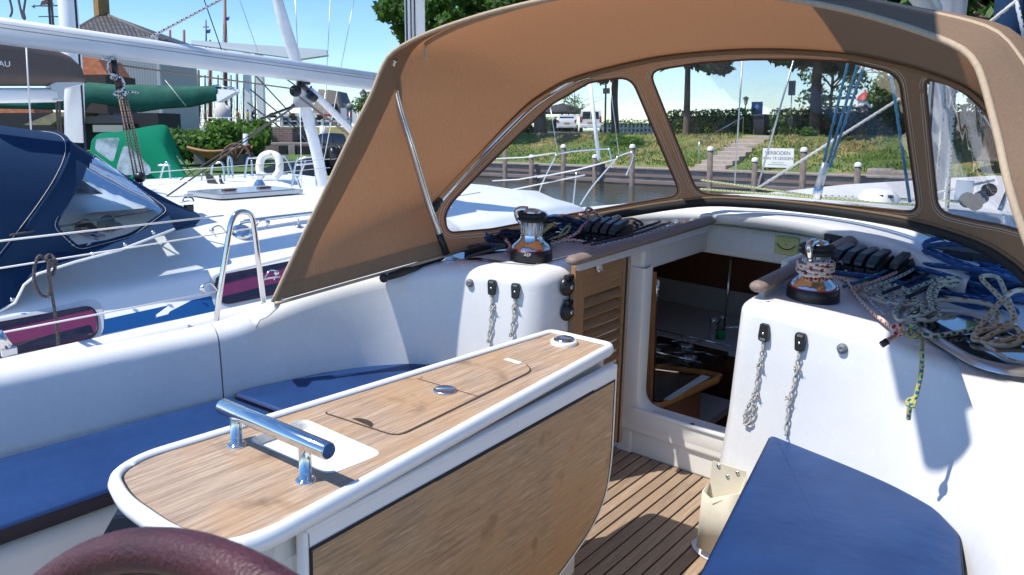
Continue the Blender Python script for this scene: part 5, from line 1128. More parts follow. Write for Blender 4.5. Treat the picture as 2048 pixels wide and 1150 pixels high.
NAVYC = canvas_mat('navy_canvas', (.014, .038, .090), (.01, .03, .08), .06); GREENC = canvas_mat('green_canvas', (.006, .21, .115), (.006, .34, .17), .3); GREYC = canvas_mat('taupe_canvas', (.16, .125, .11), (.1, .08, .07), .1)
CLN = clear_mat('neighbour_window', (.86, .92, .95), .05, .25, 2.5, 1.3)
nhd = thing('navy_spray_hood', 'navy blue canvas spray hood with a triangular clear side window', 'spray hood', (-6.1, 2, 1.8), frame='W')
wtri = [(p.x, p.y) for p in roundpoly([(193, 306, 0), (332, 421, 0), (262, 468, 0), (160, 497, 0), (110, 452, 0)], [10, 14, 16, 16, 16], 6)]
hood_loft(nhd, -6.12, 1.07, [(.55, 1.45, .35, 2.50), (1.05, 1.58, 1.45, 2.60), (1.62, 1.70, 2.28, 2.47), (2.86, 1.84, 2.98, 1.93)], NAVYC, CLN, [wtri], nv=60, nth=170)
# lower skirt of the hood: with studs
sk = [(-60, 640), (0, 622), (30, 606), (48, 570), (75, 548), (150, 524), (240, 500), (349, 458)]; skt = [(-60, 540), (0, 540), (40, 530), (80, 510), (120, 500), (160, 502), (260, 470), (338, 430)]
MB().rows([[wX(x, y, -4.93) for x, y in sk], [wX(x, y, -5.06) for x, y in skt]]).build('skirt', NAVYC, nhd)
MB().tube([wX(x, y, -4.93) for x, y in sk], .008, 6).build('skirt_hem', WHITEP, nhd)
for x, y in ((25, 600), (185, 508), (250, 489), (307, 465)): MB().lathe([(.013, 0), (.009, .008), (0, .01)], wX(x, y, -4.92), (1, 0, 0), n=10).build('stud', STEEL, nhd)
# things behind its window
wh_ = thing('neighbour_winch', 'dark winch and rope coils seen through the navy hood window', 'winch', wX(180, 455, -5.6), frame='W')
for x, y in ((185, 470), (228, 462)): MB().lathe([(.07, 0), (.06, .03), (.045, .05), (.045, .10), (.06, .11), (.06, .13), (0, .14)], wX(x, y, -5.6), (.5, -.6, .5), n=20).build('drum', BLACK, wh_)
MB().rows([[(-7.0, 1.9, 2.0), (-5.35, 1.9, 1.95)], [(-7.0, 3.2, 1.99), (-5.5, 3.2, 1.94)]]).build('hood_coaming', G_NB, nb)
coil('neighbour_rope', (0, 0), .3, .14, .3, 5, .008, R_BLUE, 'blue rope coil behind the navy hood window', seed=21)
bpy.data.objects['neighbour_rope'].matrix_world = Matrix.Translation(wX(200, 480, -5.45)+Vector((0, 0, .0)))
BASES['neighbour_rope'] = (Vector((0, 0, 0)), 'W')
for v_ in bpy.data.objects['neighbour_rope'].data.vertices: v_.co.z -= .0
# ---- big boom overhead of the neighbour
def rbar(a, b, prof, up=(0, 0, 1)):
    a, b = Vector(a), Vector(b); d = (b-a).normalized(); x = d.cross(Vector(up)).normalized(); z = x.cross(d)
    return [[p+x*u+z*v for u, v in prof] for p in (a, b)]
BP = [(math.copysign(abs(math.cos(t))**.75, math.cos(t))*.055, math.copysign(abs(math.sin(t))**.62, math.sin(t))*.080) for t in [2*math.pi*k/28 for k in range(28)]]
bt_ = thing('yacht_boom', 'long silver-white aluminium boom slanting across the upper left', 'boom', wX(400, 110, -5.5), frame='W')
a0 = (wX(-160, 40, -5.5)); a1 = wX(800, 170, -5.5)
MB().rows(rbar(a0, a1, BP), True, caps=True).build('spar', mat('white_spar', (.62, .64, .67), .35, col2=(.68, .70, .72), scale=3), bt_)
dd = (Vector(a1)-Vector(a0)).normalized()
for sgn, zz in ((.0562, .012), (.0545, .036)): MB().tube([Vector(a0)+Vector((sgn, 0, zz)), Vector(a1)+Vector((sgn, 0, zz))], .0022, 4).build('groove', mat('groove_grey', (.25, .26, .28), .5), bt_)
MB().tube([wX(205, 118, -5.5), wX(212, 113, -5.5)+Vector((0, 0, -.02)), wX(228, 117, -5.5)], .008, 6).build('bail', STEEL, bt_); MB().box(wX(607, 166, -5.5), (.03, .12, .025)).build('vang_bracket', BLACK, bt_, bevel=.004)
mst = thing('neighbour_mast', 'white mast of the neighbouring yacht rising above the hood edge', 'mast', (-5.5, 5.36, 1.9), frame='W')
MB().rows([[(-5.5+.075*math.cos(t), 5.42+.11*math.sin(t), z) for t in [2*math.pi*k/20 for k in range(20)]] for z in (1.2, 16)], True, caps=True).build('spar', G_TRIM, mst)
for dx, dy in ((.07, -.07), (.05, -.10)): MB().tube([(-5.5+dx, 5.42+dy, 1.9), (-5.5+dx, 5.42+dy, 14)], .006, 5).build('halyard', R_NAVY, mst)
MB().rows([[(-5.5+.02*math.cos(t), 5.32+.01*math.sin(t), z) for t in [2*math.pi*k/8 for k in range(8)]] for z in (1.9, 14)], True).build('sail_track', BLACK, mst)
vg = thing('boom_vang', 'white strut vang running down from the boom behind the hood edge', 'vang', wX(650, 210, -5.5), frame='W')
MB().tube([wX(622, 182, -5.5), wX(640, 198, -5.5), wX(760, 318, -5.5)], .030, 12).build('strut', G_TRIM, vg); MB().tube([wX(598, 166, -5.5), wX(616, 182, -5.5)], .034, 10, flat=.6).build('upper_fork', BLACK, vg); MB().tube([wX(618, 188, -5.5), wX(630, 198, -5.5)], .038, 12).build('collar', BLACK, vg)
MB().lathe([(.045, -.02), (.05, 0), (.045, .02), (0, .02)], wX(591, 182, -5.5), (.6, -.7, .2), n=16).build('block', BLACK, vg)
for k, (p0, p1) in enumerate((((595, 190), (740, 300)), ((600, 196), (742, 306)))): MB().tube([wX(*p0, -5.48), wX(*p1, -5.48)], .005, 5).build('purchase_line', R_TAN, vg)
tag(MB().tube([wX(235, 130, -5.5), wX(420, 155, -5.5), wX(590, 178, -5.5)], .006, 6).build('tan_line', R_TAN, base=(-5.5, 3, 3), frame='W'), 'tan flecked line stretched under the silver boom', 'rope')
ms_ = thing('mainsheet_tackle', 'reddish-brown mainsheet tackle with knotted black and white rope below the boom', 'tackle', wX(240, 250, -5.5), frame='W')
for k, (x0, x1) in enumerate(((236, 268), (241, 275), (247, 284), (251, 289))): MB().tube([wX(x0, 185, -5.5+.01*k), wX((x0+x1)/2, 265, -5.5+.01*k), wX(x1, 350, -5.5+.01*k)], .0055, 6).build('sheet_part', R_TAN, ms_)
MB().tube([wX(227, 120, -5.48), wX(232, 150, -5.48)], .022, 8, flat=.7).build('block', BLACK, ms_); MB().tube([wX(234, 155, -5.48), wX(240, 182, -5.48)], .024, 8, flat=.7).build('block', mat('brown_block', (.10, .05, .04), .4), ms_)
MB().lathe([(.03, -.03), (.038, 0), (.03, .03), (0, .03)], wX(280, 355, -5.48), (.6, -.7, 0), n=14).build('lower_block', BLACK, ms_); MB().tube([wX(282, 366, -5.48), wX(284, 378, -5.48)], .012, 6).build('shackle', STEEL, ms_)
kn = [(232, 116), (222, 118), (216, 128), (216, 140), (222, 148), (232, 150), (238, 156), (228, 158), (222, 154), (234, 152), (244, 158), (248, 170), (244, 180), (234, 184), (228, 188), (240, 190), (250, 184), (246, 178), (232, 184), (240, 196), (250, 190), (256, 184), (266, 184), (276, 186)]
MB().tube(cat_([wX(x, y, -5.45+.012*(-1)**i) for i, (x, y) in enumerate(kn)], 5), .0085, 8).build('lashing', R_BK, ms_)
tag(MB().tube([wX(298, 76, -5.5), wX(455, -8, -5.5)], .0095, 8).build('topping_line', R_BK, base=(-5.5, 3, 3), frame='W'), 'black and white braided line rising from the silver boom to the top edge', 'rope')
# rigging wires (two ends: picture column,row and side distance)
def wire(a, b, X, lb, r=.004, mt_=WIRE, X2=None, nm='rigging_wire', grp='rigging wires'):
    P = [wX(*a, X), wX(*b, X2 or X)]; tag(MB().tube(P, r, 5).build(nm, mt_, base=P[0], frame='W'), lb, 'wire', grp)
wire((590, -10), (598, 160), -7.2, 'thin wire crossing the sky beside the slanted white roll')
wire((661, -10), (652, 180), -7.5, 'wire rising from the boom right of the spreader bar tip'); wire((652, 165), (640, 345), -7.5, 'lower stretch of the wire right of the spreader bar tip')
wire((710, -10), (682, 135), -7.0, 'rightmost leaning wire in the open sky left of the hood'); wire((675, 180), (640, 360), -7.0, 'leaning wire that ends behind the hood edge', .004, WIREW)
wire((476, -10), (525, 130), -8.0, 'dark wire leaning right above the silver boom'); wire((405, -10), (445, 105), -8.0, 'greenish dark wire left of the tall ship mast', .006, R_NAVY)
wire((600, 215), (604, 385), -6.9, 'wire standing behind the vang over the life ring', .005, WIREW)
for (a, b, lb) in (((510, 150), (640, 290), 'upper'), ((500, 178), (600, 262), 'middle'), ((495, 205), (560, 255), 'lower'), ((575, 160), (620, 190), 'short')): wire(a, b, -9.0, lb+' black stay slanting down to the right behind the boom', .009, RUBBER)
wire((330, 395), (590, 212), -6.7, 'dark line slanting up across the green hood to the turnbuckle', .008, R_GREY); wire((360, 360), (585, 215), -6.9, 'second dark line slanting up to the turnbuckle', .006, R_GREY)
wire((300, 345), (660, 318), -6.5, 'upper guard wire across the far decks', .0035, WIREW); wire((290, 372), (660, 335), -6.5, 'lower guard wire across the far decks', .0035, WIREW)
wire((0, 118+245), (80, 440), -4.9, 'stay') if False else None
wire((485, 190), (585, 250), -9, 'boat hook shaft') if False else None

# ---- slanted furled headsail
fs = thing('furled_sail', 'white furled sail roll slanting down with a grey canvas collar', 'furled sail', wX(620, 260, -7.4), frame='W')
fp = [(548, -30), (566, 40), (585, 100), (603, 160), (612, 220), (632, 300), (650, 385)]
MB().tube(cat_([wX(x, y, -7.4) for x, y in fp], 8), [.045+.018*min(k/8, 1) for k in range(49)], 12).build('roll', mat('sailcloth', (.66, .66, .66), .8, col2=(.78, .78, .78), scale=6, bump=.5, bscale=18), fs)
MB().tube([wX(600, 163, -7.4), wX(603, 190, -7.4), wX(606, 214, -7.4)], [.05, .085, .115], 14).build('collar', mat('grey_cover', (.33, .34, .36), .8, bump=.4, bscale=10), fs)
for x, y in ((586, 211),): MB().ball(wX(x, y, -7.35), .022, 8).build('eye', BLACK, fs)
MB().tube([wX(520, 238, -7.3), wX(588, 212, -7.3)], .014, 8).build('turnbuckle', BLACK, fs)

# ================================================================ SECOND BOAT (grey boom cover, mast), THIRD (green)
gm = thing('grey_mast', 'silver mast with gooseneck standing behind the navy hood', 'mast', wX(150, 270, -9), frame='W')
mp0 = wX(150, 285, -9); mt0 = wX(146, -40, -9)
MB().tube([mp0, wX(148, 170, -9), Vector((mp0.x, mp0.y, 9))], [.10, .095, .085], 16).build('spar', G_TRIM, gm)
for dx in (-.14, -.17, .11): MB().tube([mp0+Vector((dx*.77, dx*.62, -.1)), Vector((mp0.x+dx*.77, mp0.y+dx*.62, 9))], .012, 6).build('halyard', R_NAVY if dx > 0 else R_GREY, gm)
bm_ = thing('covered_boom', 'boom under a taupe sail cover lettered AU at the left edge', 'boom', wX(80, 150, -8.6), frame='W')
cv = []
for x, t_, b_ in ((-120, 60, 172), (0, 78, 172), (60, 88, 172), (110, 98, 172), (140, 112, 170), (160, 132, 168)):
    T, Bt = wX(x, t_, -8.7), wX(x, b_, -8.7); h_ = T.z-Bt.z; c = (T+Bt)/2; row = []
    for k in range(16):
        a = 2*math.pi*k/16; row.append(c+Vector((.13*math.cos(a)*(1 if math.sin(a) < 0 else .6), 0, h_/2*math.copysign(abs(math.sin(a))**.8, math.sin(a)))))
    cv.append(row)
MB().rows(cv, True, caps=True).build('sail_cover', GREYC, bm_)
MB().rows(rbar(wX(-120, 192, -8.7), wX(108, 190, -8.7), [(u*1.5, v*.9) for u, v in BP]), True, caps=True).build('spar', G_TRIM, bm_)
MB().prism([wX(100, 168, -8.62), wX(128, 156, -8.62), wX(165, 155, -8.62), wX(165, 170, -8.62), wX(130, 178, -8.62), (wX(128, 202, -8.62)), wX(106, 202, -8.62)], (-.12, 0, 0)).build('gooseneck', ALU, bm_, bevel=.01)
letters('AU', WHITEP, bm_, wX(9, 128, -8.56), axes(Vector((0, 1, 0)), (0, 0, 1)), .075)
MB().tube([wX(52, 88, -8.4), wX(62, 265, -8.4)], .008, 5).build('lazy_jack', WIREW, bm_)
# green boat
gh = thing('green_spray_hood', 'bright green canvas hood with clear panels on a far boat', 'spray hood', (-13.6, 7, 1.6), frame='W')
gw1 = [(p.x, p.y) for p in roundpoly([(192, 277, 0), (240, 275, 0), (226, 325, 0), (190, 300, 0)], 6, 3)]; gw2 = [(p.x, p.y) for p in roundpoly([(247, 290, 0), (262, 296, 0), (302, 335, 0), (300, 350, 0), (232, 350, 0), (233, 335, 0)], 8, 3)]
def arcx(px, y, z, w, top, D): pass
# opening faces us: arch nearest, canvas falling away to the right
rowsg = []
G0 = cat_([wD(x, y, 14.0) for x, y in ((184, 345), (188, 290), (196, 268), (240, 263), (300, 252), (330, 250), (338, 262), (336, 290))], 6)
G1 = cat_([wD(x, y, 14.6) for x, y in ((176, 352), (180, 300), (190, 274), (240, 268), (310, 262), (350, 300), (372, 335), (397, 362))], 6)
Gm = cat_([wD(x, y, 13.6) for x, y in ((184, 360), (200, 320), (215, 290), (255, 278), (300, 275), (322, 282), (340, 310), (380, 362))], 6)
Gb = cat_([wD(x, y, 13.3) for x, y in ((184, 365), (220, 362), (260, 362), (300, 362), (330, 362), (350, 362), (370, 362), (396, 362))], 6)
RG = [G0, [a.lerp(b, .5)+Vector((0, 0, .03)) for a, b in zip(G0, Gm)], Gm, [a.lerp(b, .35) for a, b in zip(Gm, Gb)], [a.lerp(b, .7) for a, b in zip(Gm, Gb)], Gb]
MB().rows(RG).build('canopy', GREENC, gh); MB().rows([G0, [a.lerp(b, .5) for a, b in zip(G0, G1)], G1]).build('canopy_back', GREENC, gh)
for w_ in (gw1, gw2): MB().add([wD(x, y, 13.2) for x, y in w_], [tuple(range(len(w_)))], False).build('window', mat('green_hood_window', (.40, .46, .50), .15, col2=(.16, .24, .24), scale=5, lo=.4, hi=.6), gh)
gb = thing('green_covered_boom', 'boom of a far boat wrapped in a sagging dark green sail cover', 'boom', wD(300, 190, 16), frame='W')
cvg = []
for x, t_, b_ in ((-60, 200, 215), (60, 204, 217), (165, 166, 222), (180, 166, 206), (230, 168, 214), (280, 170, 224), (330, 172, 219), (380, 171, 213), (415, 170, 205), (436, 170, 200), (440, 172, 196)):
    T, Bt = wD(x, t_, 16), wD(x, b_, 16); h_ = T.z-Bt.z; c = (T+Bt)/2
    cvg.append([c+VIEWR*.0+Vector((.10*math.cos(a)*.6, -.10*math.cos(a), h_/2*math.sin(a)+.02*math.sin(x*.2+k))) for k, a in enumerate([2*math.pi*k/14 for k in range(14)])])
MB().rows(cvg, True, caps=True).build('sail_cover', mat('green_cover', (.004, .075, .05), .8, col2=(.008, .12, .08), scale=3, bump=.8, bscale=5), gb)
MB().prism([wD(432, 178, 15.9), wD(468, 178, 15.9), wD(470, 184, 15.9), wD(434, 205, 15.9)], (.05, .1, 0)).build('boom_end', G_TRIM, gb); MB().tube([wD(430, 172, 15.9), wD(468, 176, 15.9)], .02, 6).build('end_rail', STEEL, gb)
MB().tube([wD(330, 160, 15.7), wD(372, 212, 15.7)], .006, 5).build('tie', WIREW, gb)

# far boat decks and their steel pulpits
fb = thing('far_yacht', 'white deck of the yacht two berths away, with steel pulpits', 'yacht', (-10.5, 7.5, 1), frame='W')
FD = [wz(150, 352, 1.62), wz(560, 352, 1.62), wz(720, 352, 1.55)]
MB().rows([[(-8.6, y, 1.42), (-8.7, y, 1.52), (-9.4, y, 1.60), (-9.6, y, 1.74), (-10.6, y, 1.80), (-11.6, y, 1.74), (-12.3, y, 1.55), (-12.4, y, 1.3)] for y in (1, 4, 6, 7.5)]+[[(-9.0, 8.6, 1.42), (-9.1, 8.6, 1.50), (-9.7, 8.6, 1.55), (-9.9, 8.6, 1.6), (-10.6, 8.6, 1.64), (-11.3, 8.6, 1.62), (-11.9, 8.6, 1.5), (-12.0, 8.6, 1.3)], [(-9.8, 11, 1.4), (-9.9, 11, 1.45), (-10.2, 11, 1.48), (-10.3, 11, 1.5), (-10.6, 11, 1.5), (-10.9, 11, 1.5), (-11.3, 11, 1.48), (-11.4, 11, 1.3)]]).build('deck', G_NB, fb)
MB().rows([[(-8.6, y, 1.42), (-8.6, y, 1.3), (-8.8, y, .3)] for y in (1, 4, 7.5)]+[[(-9.0, 8.6, 1.42), (-9.0, 8.6, 1.3), (-9.3, 8.6, .3)], [(-9.8, 11, 1.4), (-9.8, 11, 1.3), (-10, 11, .3)]]).build('hull', G_NB, fb)
def pulpit(root_name, label, pts_list, D, cat='pulpit', r=.014):
    t = thing(root_name, label, cat, wD(*pts_list[0][0], D), 'steel pulpits on the far boats', 'W')
    for pl in pts_list: MB().tube(cat_([wD(x, y, D) for x, y in pl], 5), r, 8).build('tube', CHROME, t)
    return t
pulpit('pulpit', 'steel pulpit tubes carrying the white life ring', [[(487, 382), (494, 322), (505, 316), (560, 313), (574, 318), (590, 360)], [(503, 320), (505, 356)], [(500, 350), (575, 348)]], 11.5)
pulpit('pulpit', 'steel pulpit tubes right of the life ring, against the dark wall', [[(582, 380), (592, 325), (600, 318), (620, 314), (628, 320), (634, 378)], [(590, 330), (630, 326)], [(592, 350), (602, 380)], [(612, 320), (594, 362)]], 11.0)
pulpit('pulpit', 'steel rail hoop in front of the green hood', [[(316, 375), (328, 330), (338, 330), (341, 375)], [(316, 330), (340, 330)]], 11.0)
pulpit('pulpit', 'steel rail hoop left of the life ring above black hoses', [[(422, 380), (424, 332), (434, 326), (446, 330), (450, 384)], [(404, 388), (403, 346)], [(458, 356), (456, 318), (462, 318), (466, 358)]], 11.0)
lr = thing('life_ring', 'white horseshoe life ring hung on the steel pulpit', 'life ring', wD(540, 330, 11.3), frame='W')
lc_ = [(528, 352), (520, 344), (520, 326), (526, 313), (540, 308), (554, 313), (559, 326), (558, 344), (550, 353)]
MB().tube(cat_([wD(x, y, 11.3) for x, y in lc_], 6), .055, 12).build('ring', mat('white_vinyl', (.78, .76, .72), .6, bump=.4, bscale=30), lr)
for x, y in ((540, 308), (521, 330), (558, 330)): MB().ball(wD(x, y, 11.25), .03, 6).build('strap', CREAMP, lr)
fw_ = thing('far_winch', 'small chrome winch on the far white deck', 'winch', wD(520, 370, 10.5), frame='W'); MB().lathe([(.08, 0), (.06, .05), (.04, .07), (.04, .12), (.055, .13), (.055, .15), (0, .16)], wD(519, 372, 10.4), n=20).build('drum', CHROME, fw_)
hs_ = thing('hose_bundle', 'black hoses hanging over the far white deck', 'hose', wD(425, 370, 10.8), frame='W')
for k in range(5): MB().tube(cat_([wD(412+3*k, 345+2*k, 10.8), wD(418+4*k, 368, 10.7), wD(430+4*k, 384-2*k, 10.6), wD(442+2*k, 372, 10.7), wD(440, 350+3*k, 10.8)], 6), .016, 6).build('hose', RUBBER, hs_)
om = thing('outboard_motor', 'black outboard motor on a bracket in front of the dark quay wall', 'outboard motor', wD(662, 300, 11), frame='W')
MB().rows([[wD(x, y, 11)+Vector((.6*u, .77*u, 0)) for x, y in roundq] for u, roundq in ((-.10, [(650, 268), (655, 266), (672, 266), (677, 272), (680, 285), (675, 295), (652, 297), (648, 285)]), (.10, [(650, 268), (655, 266), (672, 266), (677, 272), (680, 285), (675, 295), (652, 297), (648, 285)]))], True, caps=True).build('cowl', mat('black_cowl', (.012, .014, .02), .2, coat=1), om, bevel=.02)
MB().tube([wD(664, 296, 11), wD(668, 318, 11)], .045, 10).build('leg', BLACK, om); MB().tube([wD(675, 290, 11), wD(694, 312, 11)], .02, 8).build('tiller', BLACK, om)
bc = thing('yellow_marker', 'small yellow-green fender tag by the pulpit beside the hood edge', 'tag', wD(652, 358, 10.8), frame='W'); MB().box(wD(652, 357, 10.8), (.10, .10, .07)).build('body', mat('lime', (.5, .6, .08), .5), bc, bevel=.02)

# ================================================================ THINGS AHEAD OF OUR HOOD
# neighbour bow pulpit and stanchions seen through the left window
def pts9(l, Y): return [wY(x, y, Y) for x, y in l]
bp = thing('bow_pulpit', 'slanted white bow pulpit tubes seen through the left hood window', 'pulpit', wY(1110, 380, 9.5), frame='W')
for l in ([(1077, 402), (1082, 372), (1113, 308)], [(1113, 308), (1150, 302), (1210, 298), (1220, 304), (1224, 335)], [(1160, 410), (1185, 372), (1237, 312)], [(1237, 312), (1262, 304), (1266, 318), (1252, 350)], [(1145, 416), (1153, 345)]): MB().tube(cat_(pts9(l, 9.5), 5), .0115, 8).build('tube', STEEL, bp)
MB().tube(pts9([(1178, 150), (1198, 320)], 9.6), .028, 10).build('forestay_roll', G_TRIM, bp); MB().lathe([(.07, -.06), (.075, 0), (.07, .06), (0, .06)], wY(1200, 334, 9.6), (.1, 0, 1), n=16).build('furler_drum', BLACK, bp)
for (a, b, lb) in (((985, 318), (1112, 306), 'upper'), ((985, 362), (1090, 350), 'lower'), ((905, 398), (1170, 350), 'sagging'), ((1075, 355), (1235, 318), 'forward')): tag(MB().tube([wY(*a, 9.3), wY((a[0]+b[0])/2, (a[1]+b[1])/2+3, 9.3), wY(*b, 9.4)], .010, 5).build('guard_wire', WIREW, base=(-6, 9, 1.5), frame='W'), lb+' guard wire of the neighbouring bow seen through the left window', 'guard wire', 'bow guard wires')
for k, (a, b) in enumerate((((1101, 215), (1114, 300)), ((1218, 150), (1238, 310)))): tag(MB().tube([wY(*a, 10), wY(*b, 10)], .008, 5).build('rigging_wire', WIRE, base=(-6, 10, 3), frame='W'), ('left' if k == 0 else 'right')+' of two wires running up from the bow pulpit', 'wire', 'bow wires')
for x in (938, 977): tag(MB().tube([wY(x, 380, 6.8), wY(x+2, 460, 6.8)], .012, 6).lathe([(.0, -.03), (.02, -.03), (.024, 0), (.02, .06), (0, .06)], wY(x, 418, 6.8), n=8).build('turnbuckle', STEEL, base=(-7, 6.8, 1.5), frame='W'), ('left' if x == 938 else 'right')+' rigging screw beside the white cabin seen low in the left window', 'rigging screw', 'rigging screws')
# our own mast, halyards and blocks (boat axes)
mm = thing('own_mast', 'grey mast behind the right-hand hood window', 'mast', (-1.16, 6.2, .8)); MB().rows([[(-1.165+.085*math.cos(t), 6.2+.12*math.sin(t), z) for t in [2*math.pi*k/20 for k in range(20)]] for z in (.8, 15)], True, caps=True).build('spar', mat('mast_grey', (.42, .45, .50), .35, .3), mm)
def hal(a, b, Y, mt_, r, lb, nm='halyard'):
    P = [bY(*a, Y), bY(*b, Y)]; tag(MB().tube([P[0], P[1]], r, 8).build(nm, mt_, base=P[1]), lb, 'rope', 'halyards and sheets ahead of the hood')
hal((1712, 60), (1645, 335), 5.2, R_TEAL, .009, 'leftmost of the three blue tackle ropes above the big block'); hal((1736, 60), (1652, 340), 5.2, R_TEAL, .009, 'middle of the three blue tackle ropes above the big block'); hal((1752, 60), (1660, 335), 5.2, R_TEAL, .009, 'rightmost of the three blue tackle ropes above the big block')
hal((1770, 60), (1820, 405), 5.0, R_TEAL, .009, 'single teal rope near the right edge of the middle window'); hal((1800, 197), (1516, 376), 5.6, R_WHITE, .010, 'off-white rope slanting down across the middle window')
hal((1486, 100), (1469, 372), 7.5, WIRE, .008, 'left grey shroud in the middle window', 'shroud'); hal((1593, 100), (1514, 378), 7.2, WIRE, .009, 'slanting grey shroud left of the sign in the middle window', 'shroud')
hal((1895, 120), (1870, 400), 5.6, R_WHITE, .009, 'white rope in front of the grey mast'); hal((1912, 130), (1893, 430), 5.4, R_WG, .012, 'white rope with green flecks right of the grey mast'); hal((1870, 120), (1858, 300), 5.9, R_NAVY, .008, 'dark rope at the left side of the grey mast')
hal((1402, 360), (1640, 394), 5.6, R_GY, .008, 'upper yellow-green line led across the cabin top'); hal((1400, 378), (1830, 410), 5.2, R_GY, .008, 'lower yellow-green line led across the cabin top'); hal((1650, 392), (1835, 400), 5.6, R_WG, .009, 'pale line led right from the big block')
hal((1880, 400), (1965, 408), 5.0, R_GY, .008, 'yellow-green line behind the right-hand window'); hal((1875, 385), (1990, 360), 5.5, R_WHITE, .008, 'white rope slanting up behind the right-hand window')
bk = thing('turning_block', 'large grey block at the foot of the blue tackle ropes', 'block', bY(1645, 370, 5.2)); MB().tube([bY(1652, 325, 5.2), bY(1638, 372, 5.2)], .045, 12, flat=.5).build('cheek', mat('block_grey', (.35, .38, .40), .3, .5), bk); MB().tube([bY(1638, 372, 5.2), bY(1633, 398, 5.2)], .03, 8).build('shackle', CHROME, bk)
dv = thing('roof_vent', 'low white domed vent with dark slots on our cabin top', 'vent', bY(1758, 392, 4.8)); c = bY(1758, 396, 4.8)
MB().lathe([(.11, -.01), (.105, .012), (.08, .04), (.05, .05), (0, .052)], c, n=24).build('dome', WHITEP, dv)
for k in (-1, 0, 1): MB().box(c+Vector((.045*k+.03, -.075+.012*abs(k), .022)), (.022, .03, .014)).build('slot', BLACK, dv)
# upper right: covered main sail and blue sailbag beyond the hood edge
sb = thing('sail_bag', 'dark navy sail cover on our boom above the hood at the top right', 'sail cover', bY(1950, 20, 5.0))
def bmx(Y): return Vector((-1.24+(5.95-Y)*.085, Y, 1.99+(5.95-Y)*.075))
MB().rows([[bmx(Y)+Vector((a, 0, b)) for a, b in ((-.05, .13), (-.14, .17), (-.15, .36), (-.05, .50), (.05, .50), (.15, .36), (.14, .17), (.05, .13))] for Y in (5.9, 5, 4, 3, 2, 1.36)], True, caps=True).build('bag', NAVYC, sb); MB().rows([[bmx(Y)+Vector((.065*math.cos(t), 0, .07+.075*math.sin(t))) for t in [2*math.pi*k/16 for k in range(16)]] for Y in (5.95, 1.3)], True, caps=True).build('boom_spar', mat('boom_grey', (.38, .41, .43), .4, .4), sb)
MB().tube([bY(2020, -40, 4.2), bY(2014, 60, 4.2), bY(2010, 140, 4.2)], .055, 12).build('rolled_cover', NAVYC, sb)
hal((2060, -20), (1958, 62), 3.8, R_WHITE, .008, 'white rope slanting across the navy canvas at the top right'); hal((2028, -20), (2052, 90), 3.8, R_WB, .008, 'white rope hanging beside the navy canvas at the top right')
ob = thing('starboard_deck_gear', 'dark blocks and steel fittings behind the right-hand window', 'deck gear', bY(1960, 400, 4.5))
for x, y, r in ((1935, 400, .035), (1950, 408, .03), (1962, 395, .03), (1978, 380, .03)): MB().lathe([(r, -.02), (r*1.15, 0), (r, .02), (0, .02)], bY(x, y, 4.5), (.5, -.8, .1), n=12).build('block', BLACK, ob)
MB().box(bY(1950, 434, 4.0), (.22, .06, .04)).build('chrome_box', STEEL, ob, bevel=.008); MB().tube([bY(2000, 420, 4.4), bY(2022, 370, 4.4), bY(2026, 330, 4.4)], .012, 8).build('stanchion', CHROME, ob); MB().box(bY(1928, 384, 5.2), (.09, .03, .13)).build('white_tag', WHITEP, ob)
# ================================================================ HARBOUR: water, quay, bank, hedges, trees (world axes)
def leaves(name, mt, blobs, n, size, parent=None, base=(0, 0, 0), zflat=.8, seed=0, tagk=None):
    g = np.random.default_rng(seed); B_ = np.array([b[:3] for b in blobs], float); Rr = np.array([b[3:6] if len(b) > 4 else (b[3],)*3 for b in blobs], float)
    wgt = (Rr.prod(1))**(2/3); k = g.choice(len(B_), n, p=wgt/wgt.sum())
    d = g.normal(size=(n, 3)); d /= np.linalg.norm(d, axis=1)[:, None]; rad = g.uniform(.45, 1.0, n)**.45
    c = B_[k]+d*Rr[k]*rad[:, None]+g.normal(size=(n, 3))*Rr[k]*.08
    nn = d+g.normal(size=(n, 3))*.7; nn /= np.linalg.norm(nn, axis=1)[:, None]; a = np.cross(nn, g.normal(size=(n, 3))); a /= np.linalg.norm(a, axis=1)[:, None]; b = np.cross(nn, a)
    s_ = size*g.uniform(.6, 1.4, n)[:, None]; v = np.concatenate([c+a*s_, c+b*s_*.55, c-a*s_, c-b*s_*.55], 1).reshape(-1, 3)-np.array(base)
    me = bpy.data.meshes.new(name); me.vertices.add(4*n); me.vertices.foreach_set('co', v.ravel()); me.loops.add(4*n); me.loops.foreach_set('vertex_index', np.arange(4*n)); me.polygons.add(n); me.polygons.foreach_set('loop_start', np.arange(n)*4); me.polygons.foreach_set('loop_total', np.full(n, 4)); me.update(); me.validate(); me.materials.append(mt)
    o = bpy.data.objects.new(name, me); COL.objects.link(o)
    if parent: o.parent = parent
    else: o.location = base
    BASES[o.name] = (Vector(base), 'W'); return o
def leafmat(name, c1, c2, tr):
    mt, n, p = nodes(name); MATS[name] = mt; p.inputs['Roughness'].default_value = .55; p.inputs['Specular IOR Level'].default_value = .3
    ge = N(n, 'ShaderNodeNewGeometry'); r = N(n, 'ShaderNodeValToRGB'); r.color_ramp.elements[0].color = (*c1, 1); r.color_ramp.elements[1].color = (*c2, 1); n.links.new(ge.outputs['Random Per Island'], r.inputs[0]); n.links.new(r.outputs[0], p.inputs['Base Color'])
    t = N(n, 'ShaderNodeBsdfTranslucent'); t.inputs[0].default_value = (*tr, 1); ms = N(n, 'ShaderNodeMixShader'); ms.inputs[0].default_value = .35; n.links.new(p.outputs[0], ms.inputs[1]); n.links.new(t.outputs[0], ms.inputs[2]); n.links.new(ms.outputs[0], n.nodes['Material Output'].inputs[0]); return mt
